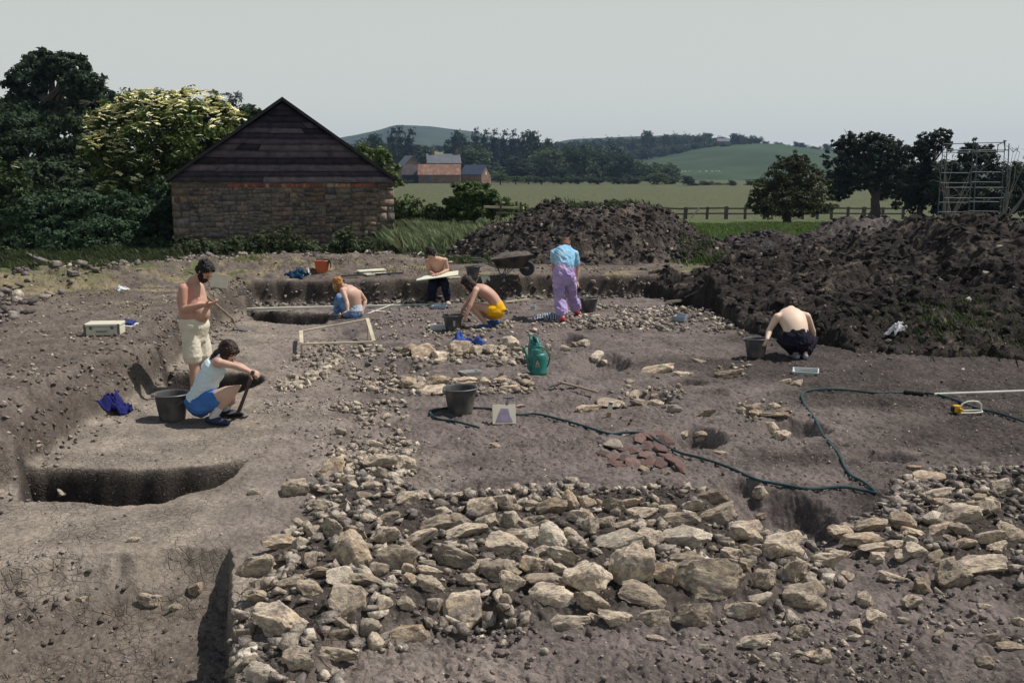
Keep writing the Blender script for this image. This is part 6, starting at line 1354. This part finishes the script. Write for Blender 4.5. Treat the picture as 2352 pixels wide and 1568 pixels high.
def foot_pts(an, d, g):
    d = Vector((d[0], d[1], 0)).normalized(); z = g
    return [Vector((an.x, an.y, z + .045)) - d * .055, Vector((an.x, an.y, z + .048)), Vector((an.x, an.y, z + .038)) + d * .09, Vector((an.x, an.y, z + .028)) + d * .165]
def gz(p): return float(H(np.array([p.x]), np.array([p.y]))[0])
def person(name, label, j, face, up, look=None, skin=M_SK2, s=1.0, W=None, hd=1.0):
    root = empty(name, Vector((j['pel'].x, j['pel'].y, min(gz(j['pel']), j['pel'].z))), label, 'person')
    mb = MB(); sh = (j['shR'] - j['shL']); side = sh.normalized()
    Wd = W or [(.155, .11), (.142, .098), (.158, .105), (.172, .112), (.150, .085), (.07, .06)]
    P = [j['pel'], j['wai'], j['rib'], j['che'], j['che'].lerp(j['nek'], .62), j['nek']]
    torso(mb, P, Wd, side)
    m0 = j['che'].lerp(j['nek'], .62)
    mb.loft([j['shL'], j['shL'].lerp(m0, .5), m0, j['shR'].lerp(m0, .5), j['shR']], [.052, .062, .068, .062, .052], n=12)
    mb.loft([j['nek'] - (j['hed'] - j['nek']) * .25, j['nek'], j['nek'].lerp(j['hed'], .75)], [.066, .057, .054], n=14)
    r, f, u = head(mb, j['hed'], Vector(face), Vector(up), hd)
    hips = j['hpL'].lerp(j['hpR'], .5)
    mb.loft([j['pel'], hips], [(.15, .11), (.13, .10)], n=16, side=(j['hpR'] - j['hpL']))
    for q in 'LR':
        limb(mb, j['sh' + q], j['el' + q], j['wr' + q], [x * j.get('as', 1) for x in ARM])
        limb(mb, j['hp' + q], j['kn' + q], j['an' + q], [x * j.get('ls', 1) for x in LEG])
        hd_, nr, cu = j['hd' + q]; hand(mb, j['wr' + q], Vector(hd_), Vector(nr), cu, thumb=(1 if q == 'L' else -1) * j.get('tf', 1))
        F = foot_pts(j['an' + q], j['ft' + q], j.get('gz' + q, gz(j['an' + q]))); mb.loft([j['an' + q], F[1]], [.034, .036], n=10); mb.loft(F, [(.030, .030), (.036, .034), (.042, .026), (.034, .018)], n=12, side=Vector((0, 0, 1)).cross(Vector((j['ft' + q][0], j['ft' + q][1], 0))))
    if j.get('belly'): mb.ell(j['belly'][0], j['belly'][1:], None, 18, 12)
    for c, rr in j.get('extra', []): mb.ell(c, rr, None, 14, 10)
    remesh(mb, 'body', skin, root, .0075, 9)
    e = MB()
    for q in (-1, 1): e.ell(j['hed'] + (r * q * .030 + f * .086 + u * .000) * hd, (.010, .008, .006), u=8, v=6)
    e.build('eyes', M_EYE, root, True, wl=True)
    return root, side, P, Wd, (r, f, u)
def hair(root, c, fr, m, full=1.0, long=0.0, beard=False, s=1.0, seed=1):
    r, f, u = fr; M = Matrix((r, f, u)).transposed(); mb = MB()
    def e(x, y, z, a, b, cc, k=.10):
        mb.ell(c + (r * x + f * y + u * z) * s, (a * s, b * s, cc * s), M, 18, 12)
    e(0, -.030, .042, .086 * full, .092 * full, .084 * full); e(0, -.045, -.005, .082 * full, .068, .075); e(0, .025, .072, .058, .040, .030)
    for q in (-1, 1): e(q * .062, -.02, .02, .024, .05, .05); e(q * .066, .010, -.015, .014, .022, .045); e(q * .05, .03, .07, .03, .04, .03)
    for q in range(9): e(random.Random(seed * 9 + q).uniform(-.07, .07), random.Random(seed * 7 + q).uniform(-.10, .02), .080 + random.Random(q).uniform(-.02, .035), .028, .03, .022)
    if long:
        e(0, -.06, -.06 - long * .3, .080, .055, .07 + long * .4)
        for q in (-1, 1): e(q * .070, .012, -.03 - long * .4, .026, .052, .085 + long * .3)
    remesh(mb, 'hair', m, root, .007, 3, .5, .006, 40, seed)
    if beard:
        mb = MB(); mb.ell(c + f * .050 - u * .078, (.056, .052, .050), M, 16, 10); mb.ell(c + f * .020 - u * .070, (.062, .05, .045), M, 16, 10); mb.ell(c + f * .082 - u * .048, (.030, .014, .010), M, 12, 8)
        for q in (-1, 1): mb.ell(c + r * q * .050 + f * .022 - u * .055, (.018, .040, .045), M, 12, 8)
        remesh(mb, 'beard', m, root, .007, 3, .5, .004, 45, seed + 1)
def shoes(root, j, m, sock=None, h=.0):
    for q in 'LR':
        F = foot_pts(j['an' + q], j['ft' + q], j.get('gz' + q, gz(j['an' + q]))); sd = Vector((0, 0, 1)).cross(Vector((j['ft' + q][0], j['ft' + q][1], 0)))
        mb = MB(); mb.loft(F, [(.037, .040), (.044, .046), (.050, .036), (.042, .026)], n=14, side=sd)
        if h: mb.loft([F[1], j['an' + q].lerp(j['kn' + q], h)], [.044, .048], n=12)
        remesh(mb, 'shoe', m, root, .007, 3)
        if sock: mb = MB(); mb.loft([j['an' + q] - Vector((0, 0, .03)), j['an' + q].lerp(j['kn' + q], .24)], [.040, .045], n=14); remesh(mb, 'sock', sock, root, .007, 2, .5, .003, 40)
def shorts(root, j, m, P, Wd, side, f=.62, off=.022, flare=.02, name='shorts', wr=.003):
    mb = MB(); hs_ = (j['hpR'] - j['hpL']).normalized(); mb.loft([P[0].lerp(P[1], .55), P[0], j['hpL'].lerp(j['hpR'], .5)], [(Wd[1][0] + off, Wd[1][1] + off), (Wd[0][0] + off, Wd[0][1] + off + .008), (.15 + off, .11 + off)], n=22, side=hs_)
    for q in 'LR':
        a, b = j['hp' + q], j['kn' + q]; mb.loft([a, a.lerp(b, f * .5), a.lerp(b, f)], [(LEG[0] + off), LEG[1] + off + flare * .5, LEG[1] - .004 + off + flare], n=16)
    return remesh(mb, name, m, root, .009, 3, .5, wr, 10, 3)
def trousers(root, j, m, P, Wd, side, end=1.95, off=.022, name='trousers', top=.6, wr=.008, cuff=.01):
    mb = MB(); hs_ = (j['hpR'] - j['hpL']).normalized(); mb.loft([P[0].lerp(P[1], top), P[0], j['hpL'].lerp(j['hpR'], .5)], [(Wd[1][0] + off, Wd[1][1] + off), (Wd[0][0] + off, Wd[0][1] + off + .006), (.15 + off, .11 + off)], n=22, side=hs_)
    for q in 'LR': limb(mb, j['hp' + q], j['kn' + q], j['an' + q], [LEG[0], LEG[1], LEG[2], LEG[3] + .006, LEG[4] + cuff, LEG[5] + cuff * 1.5, LEG[6] + cuff * 2], off, 0, end, 14)
    return remesh(mb, name, m, root, .009, 3, .5, wr, 9, 4)

# 1 standing man with cupped hands
Yp = 11.6; k = lambda x, y, d=0.0: J(x, y, Yp + d)
j = dict(pel=k(447, 757), wai=k(446, 733), rib=k(441, 708), che=k(437, 682), nek=k(444, 647), hed=k(470, 623, -.03), shR=k(420, 662, -.17), shL=k(458, 659, .15),
    elR=k(421, 711, -.22), wrR=k(470, 700, -.34), elL=k(472, 706, .10), wrL=k(482, 697, -.12), hpR=k(438, 772, -.09), hpL=k(460, 771, .09), knR=k(446, 850, -.12), knL=k(470, 848, .08))
for q, x in (('R', -3.74), ('L', -3.60)): y = Yp + (-.14 if q == 'R' else .10); j['an' + q] = Vector((x, y, gz(Vector((x, y, 0))) + .09))
j.update(hdR=((1, .1, .12), (0, .5, .9), .55), hdL=((.75, -.55, .1), (0, -.3, .9), .55), ftR=(1, -.4), ftL=(1, -.25), tf=-1); j['as'] = 1.12; j['belly'] = (k(457, 718, -.05), .13, .115, .13)
W1 = [(.165, .13), (.165, .14), (.175, .142), (.185, .138), (.160, .10), (.075, .066)]
root, side, P, Wd, fr = person('person', 'bearded bare-chested standing man in cream shorts looking down at his hands', j, (.66, -.24, -.70), (.68, -.12, .70), skin=M_SK1, W=W1)
hair(root, j['hed'], fr, M_HBLK, 1.08, 0, True)
M_SHT = wool('cream_cotton', (.62, .57, .46), .12); so_ = shorts(root, j, M_SHT, P, Wd, side, .60, .018, .016)
mb = MB(); mb.loft([P[0].lerp(P[1], .30), P[0].lerp(P[1], .62)], [(.196, .168), (.192, .166)], n=28, side=side); remesh(mb, 'waistband', M_SHT, root, .008, 2)
shoes(root, j, wool('worn_boots', (.10, .075, .06)), wool('grey_socks', (.3, .29, .27)))

# 2 crouching woman
Yp = 9.95; k = lambda x, y, d=0.0: J(x, y, Yp + d)
j = dict(pel=k(455, 922), wai=k(464, 901), rib=k(476, 875), che=k(488, 851), nek=k(505, 822), hed=k(523, 812, .0), shR=k(501, 832, -.15), shL=k(503, 830, .15),
    elR=k(542, 841, -.15), wrR=k(571, 852, -.13), elL=k(545, 838, .12), wrL=k(572, 850, -.02), hpR=k(457, 931, -.09), hpL=k(460, 930, .09), knR=k(545, 889, -.13), knL=k(540, 908, .14))
for q, (px, dy) in (('R', (488, -.12)), ('L', (518, .18))):
    x = J(px, 950, Yp + dy).x; j['an' + q] = Vector((x, Yp + dy, gz(Vector((x, Yp + dy, 0))) + .10))
j.update(hdR=((1, .1, -.35), (.3, .6, -.7), 1.25), hdL=((1, -.25, -.3), (.2, -.4, -.8), 1.25), ftR=(1, -.25), ftL=(1, .1), tf=1); j['as'] = .86; j['ls'] = .98
W2 = [(.150, .115), (.118, .088), (.130, .095), (.145, .10), (.120, .075), (.052, .048)]
root, side, P, Wd, fr = person('person', 'crouching woman in white vest and blue shorts gripping a mattock handle', j, (.70, -.18, -.68), (.62, -.05, .62), skin=M_SK2, W=W2, hd=.96)
hair(root, j['hed'], fr, M_HBRN, 1.10, .10, False)
mb = MB(); torso(mb, [P[0].lerp(P[1], .25), P[1], P[2], P[3].lerp(P[4], .25)], [(.146, .114), (.126, .096), (.136, .102), (.145, .104)], side, .018)
for q in 'LR': mb.loft([P[3] + (j['sh' + q] - P[3]) * .45 + Vector((.05, 0, -.0)), (j['sh' + q]).lerp(P[5], .42) + Vector((.01, 0, .055)), P[3] + (j['sh' + q] - P[3]) * .45 + Vector((-.06, 0, .03))], [(.02, .016)] * 3, n=8)
remesh(mb, 'vest', wool('white_vest', (.62, .72, .76), .06), root, .008, 3, .5, .006, 10, 5)
shorts(root, j, wool('blue_shorts', (.06, .17, .46), .2), P, Wd, side, .34, .018, .015)
shoes(root, j, wool('navy_shoes', (.035, .04, .08)), wool('white_socks', (.58, .58, .60), .08))

# 3 ginger man sitting with his back turned
Yp = 17.4; k = lambda x, y, d=0.0: J(x, y, Yp + d)
j = dict(pel=k(813, 716, .05), wai=k(814, 704, .05), rib=k(811, 688, .03), che=k(806, 674, .0), nek=k(793, 660, .0), hed=k(775, 653, .02), shL=k(786, 667, -.12), shR=k(825, 672, .14),
    elL=k(797, 693, -.22), wrL=k(799, 714, -.32), elR=k(839, 690, .2), wrR=k(834, 712, .1), hpL=k(804, 719, -.0), hpR=k(818, 720, .15), knL=k(780, 682, .15), knR=k(790, 686, .42), anL=k(774, 716, .22), anR=k(785, 714, .52))
j.update(hdL=((-.8, .1, -.35), (0, 0, -1), .3), hdR=((-.1, .2, -1), (-1, 0, 0), .35), ftL=(-.8, .5), ftR=(-.7, .6), gzL=j['anL'].z - .09, gzR=j['anR'].z - .09, tf=1); j['as'] = .95; j['ls'] = .92
root, side, P, Wd, fr = person('person', 'ginger-haired bare-backed man in pale jeans sitting by the slot', j, (-.78, .35, -.50), (-.45, .2, .85), skin=M_SK2)
hair(root, j['hed'], fr, M_HGIN, 1.03, 0, True)
trousers(root, j, wool('faded_jeans', (.16, .27, .50), .3), P, Wd, side, 1.92, .018)
mb = MB(); mb.loft([P[0].lerp(P[1], .35), P[0].lerp(P[1], .75)], [(.178, .136), (.166, .122)], n=22, side=side); remesh(mb, 'waistband', wool('pale_waistband', (.45, .48, .52), .1), root, .009, 2)
shoes(root, j, wool('pale_trainers', (.35, .34, .32)))

# 4 draughtsman sitting on the trench edge
Yp = 19.45; k = lambda x, y, d=0.0: J(x, y, Yp + d)
j = dict(pel=k(1006, 640, .0), wai=k(1006, 626, .0), rib=k(1004, 612, -.06), che=k(1002, 602, -.10), nek=k(996, 592, -.16), hed=k(990, 584, -.27), shR=k(982, 600, -.12), shL=k(1023, 598, -.08),
    elR=k(984, 623, -.14), wrR=k(996, 629, -.34), elL=k(1029, 620, -.1), wrL=k(1012, 627, -.34), hpR=k(998, 643, -.05), hpL=k(1014, 643, -.05), knR=k(993, 652, -.42), knL=k(1022, 652, -.42))
for q, px in (('R', 993), ('L', 1028)):
    y = Yp - .34; x = J(px, 680, y).x; j['an' + q] = Vector((x, y, gz(Vector((x, y, 0))) + .09))
j.update(hdR=((.7, -.5, -.1), (.1, 0, -1), .5), hdL=((-.8, -.3, -.1), (-.1, 0, -1), .6), ftR=(-.25, -1), ftL=(.2, -1), tf=1); j['as'] = .85; j['ls'] = .9
W4 = [(.14, .10), (.125, .085), (.135, .09), (.145, .09), (.12, .07), (.05, .045)]
root, side, P, Wd, fr = person('person', 'bare-chested dark-haired youth drawing on a board on the trench edge', j, (-.15, -.62, -.75), (-.25, -.75, .55), skin=M_SK3, W=W4)
hair(root, j['hed'], fr, M_HBLK, 1.10, 0)
trousers(root, j, wool('black_trousers', (.014, .016, .035), .3), P, Wd, side, 1.9, .02)
shoes(root, j, wool('dusty_trainers', (.38, .34, .25)))
c = k(1005, 633, -.36); db = MB().box(c, (.80, .42, .016), Euler((.10, -.13, .03)), .003).build('drawing_board', M_WBOARD, None); tag(db, 'long white drawing board across the knees of the sitting youth', 'drawing board')
MB().bar(k(1000, 628, -.55), k(1003, 622, -.5), .006, .006).build('pencil', M_YEL, db) if False else None

# 5 squatting man in yellow shorts
Yp = 16.3; k = lambda x, y, d=0.0: J(x, y, Yp + d)
j = dict(pel=k(1143, 709), wai=k(1138, 694), rib=k(1126, 679), che=k(1110, 668), nek=k(1090, 659), hed=k(1073, 652, -.03), shL=k(1092, 667, -.17), shR=k(1096, 664, .17),
    elL=k(1083, 694, -.28), wrL=k(1071, 722, -.36), elR=k(1076, 690, .2), wrR=k(1062, 712, .05), hpL=k(1140, 716, -.09), hpR=k(1141, 716, .09), knL=k(1079, 697, -.12), knR=k(1083, 708, .16))
for q, (px, dy) in (('L', (1116, -.08)), ('R', (1136, .12))):
    x = J(px, 740, Yp + dy).x; j['an' + q] = Vector((x, Yp + dy, gz(Vector((x, Yp + dy, 0))) + .09))
j.update(hdL=((-.25, .0, -1), (-.6, .5, 0), .8), hdR=((-.3, -.2, -1), (.4, -.3, 0), 1.0), ftL=(-1, -.1), ftR=(-1, .05), tf=1)
root, side, P, Wd, fr = person('person', 'bare-backed man in bright yellow shorts squatting beside the patched bucket', j, (-.72, -.05, -.70), (-.68, 0, .62), skin=M_SK3)
hair(root, j['hed'], fr, M_HBRN, 1.06, .03)
shorts(root, j, wool('yellow_shorts', (.72, .38, .015), .1), P, Wd, side, .20, .020, .01)
shoes(root, j, wool('blue_shoes', (.04, .10, .28)))
a = j['wrR'] + Vector((-.03, -.02, -.09)); tw = empty('trowel', a, 'small digging tool in the far hand of the yellow-shorts man', 'trowel'); MB().loft([a + Vector((.03, 0, .12)), a + Vector((-.01, 0, .02))], [.013, .012], n=8).build('handle', M_HNDL, tw, True, wl=True); MB().loft([a + Vector((-.01, 0, .02)), a + Vector((-.05, 0, -.06)), a + Vector((-.08, 0, -.14))], [(.006, .006), (.035, .004), (.006, .003)], n=8, side=(0, 1, 0)).build('blade', M_IRON, tw, True, wl=True)

# 6 bent person in lilac dungarees
Yp = 17.2; k = lambda x, y, d=0.0: J(x, y, Yp + d)
j = dict(pel=k(1295, 632, .0), wai=k(1296, 612, .05), rib=k(1297, 597, .12), che=k(1297, 584, .22), nek=k(1298, 571, .42), hed=k(1299, 563, .55), shL=k(1274, 580, .24), shR=k(1319, 582, .24),
    elL=k(1270, 607, .42), wrL=k(1273, 632, .55), elR=k(1327, 618, .30), wrR=k(1325, 646, .28), hpL=k(1283, 640, -.02), hpR=k(1308, 640, .04), knL=k(1285, 686, .04), knR=k(1314, 684, .42))
for q, (px, Y) in (('L', (1293, 16.95)), ('R', (1325, 17.85))):
    x = J(px, 720, Y).x; j['an' + q] = Vector((x, Y, gz(Vector((x, Y, 0))) + .09))
j.update(hdL=((.1, .2, -1), (0, 1, 0), .6), hdR=((.35, .1, -1), (-.8, .3, 0), .8), ftL=(.05, 1), ftR=(.25, 1), tf=1); j['as'] = .88; j['ls'] = .95
W6 = [(.170, .125), (.145, .11), (.150, .11), (.160, .11), (.130, .08), (.055, .05)]
root, side, P, Wd, fr = person('person', 'bending person in lilac dungarees and tie-dyed blue shirt seen from behind', j, (.05, .45, -.88), (.0, .88, .45), skin=M_SK2, W=W6)
hair(root, j['hed'], fr, M_HRED, 1.05, .04)
M_LIL = mat('lilac_tie_dye', (.33, .25, .52), .9, .12, 3, .6, 20, dirt=(.52, .40, .58), dscale=5, damt=.7); M_TD = mat('blue_tie_dye', (.16, .42, .66), .9, .15, 4, .5, 20, dirt=(.42, .62, .74), dscale=5, damt=.8)
trousers(root, j, M_LIL, P, Wd, side, 1.72, .030, 'dungarees', .75, .009, .022)
mb = MB(); torso(mb, P[1:5] + [P[4].lerp(P[5], .5)], [(.145, .11), (.150, .11), (.162, .112), (.135, .085), (.08, .065)], side, .024)
for q in 'LR': mb.loft([j['sh' + q].lerp(P[4], .3), j['sh' + q], j['sh' + q].lerp(j['el' + q], .62)], [.074, .076, .066], n=14)
remesh(mb, 'shirt', M_TD, root, .008, 3, .5, .006, 10, 5)
mb = MB(); back = Vector((0, -1, .35)).normalized()
wl_, wr2 = P[1] - side * .05 + back * .13, P[1] + side * .05 + back * .13; cx_ = P[2].lerp(P[3], .55) + back * .142
mb.loft([wl_, cx_, P[4] + side * .085 + back * .10 + Vector((0, 0, .04)), P[4] + side * .09 + Vector((0, .04, .09))], [(.013, .004)] * 4, n=8, side=side); mb.loft([wr2, cx_ + back * .004, P[4] - side * .085 + back * .10 + Vector((0, 0, .04)), P[4] - side * .09 + Vector((0, .04, .09))], [(.013, .004)] * 4, n=8, side=side)
mb.build('straps', M_LIL, root, True, wl=True)
shoes(root, j, wool('red_boots', (.42, .025, .045), .1), wool('grey_blue_socks', (.20, .23, .34)), .0)
p = gl(1332, 676)
# 7 squatting man at right, back to us
Yp = 13.45; k = lambda x, y, d=0.0: J(x, y, Yp + d)
j = dict(pel=k(1829, 783, -.05), wai=k(1829, 764, -.02), rib=k(1825, 745, .06), che=k(1819, 731, .16), nek=k(1817, 712, .32), hed=k(1817, 704, .44), shL=k(1785, 728, .14), shR=k(1853, 726, .16),
    elL=k(1768, 757, .14), wrL=k(1762, 779, -.02), elR=k(1867, 760, .24), wrR=k(1866, 786, .42), hpL=k(1818, 790, .0), hpR=k(1842, 790, .0), knL=k(1795, 775, .42), knR=k(1866, 775, .42))
for q, px in (('L', 1827), ('R', 1849)):
    x = J(px, 825, Yp - .02).x; j['an' + q] = Vector((x, Yp - .02, gz(Vector((x, Yp - .02, 0))) + .10))
j.update(hdL=((-.35, -.1, -.8), (-.4, .5, 0), 1.1), hdR=((0, .3, -1), (-1, 0, 0), .6), ftL=(-.15, 1), ftR=(.15, 1), tf=1); j['as'] = 1.08
W7 = [(.175, .13), (.165, .115), (.180, .12), (.195, .12), (.165, .095), (.07, .06)]
root, side, P, Wd, fr = person('person', 'bare-backed man in dark trousers squatting by his bucket at the right', j, (0, .7, -.7), (0, .7, .7), skin=skin_mat('skin_pale', (.70, .54, .42), (.66, .46, .36)), W=W7)
hair(root, j['hed'], fr, M_HBRN, 1.04, 0)
trousers(root, j, wool('dark_trousers', (.016, .014, .026), .3), P, Wd, side, 1.9, .024)
shoes(root, j, wool('grey_trainers', (.22, .22, .26)))

# ------------------------------------------------------------------ summer haze
mb = MB(); mb.box((0, 1100, 46), (5200, 2600, 104)); hm = bpy.data.materials.new('haze'); hm.use_nodes = True; nt = hm.node_tree; nt.nodes.clear()
ho = nt.nodes.new('ShaderNodeOutputMaterial'); pv = nt.nodes.new('ShaderNodeVolumePrincipled'); pv.inputs['Color'].default_value = (.42, .60, .95, 1); pv.inputs['Density'].default_value = .00017; pv.inputs['Anisotropy'].default_value = .2
nt.links.new(pv.outputs[0], ho.inputs['Volume']); hz_ = mb.build('haze', hm, None); tag(hz_, kind='stuff')
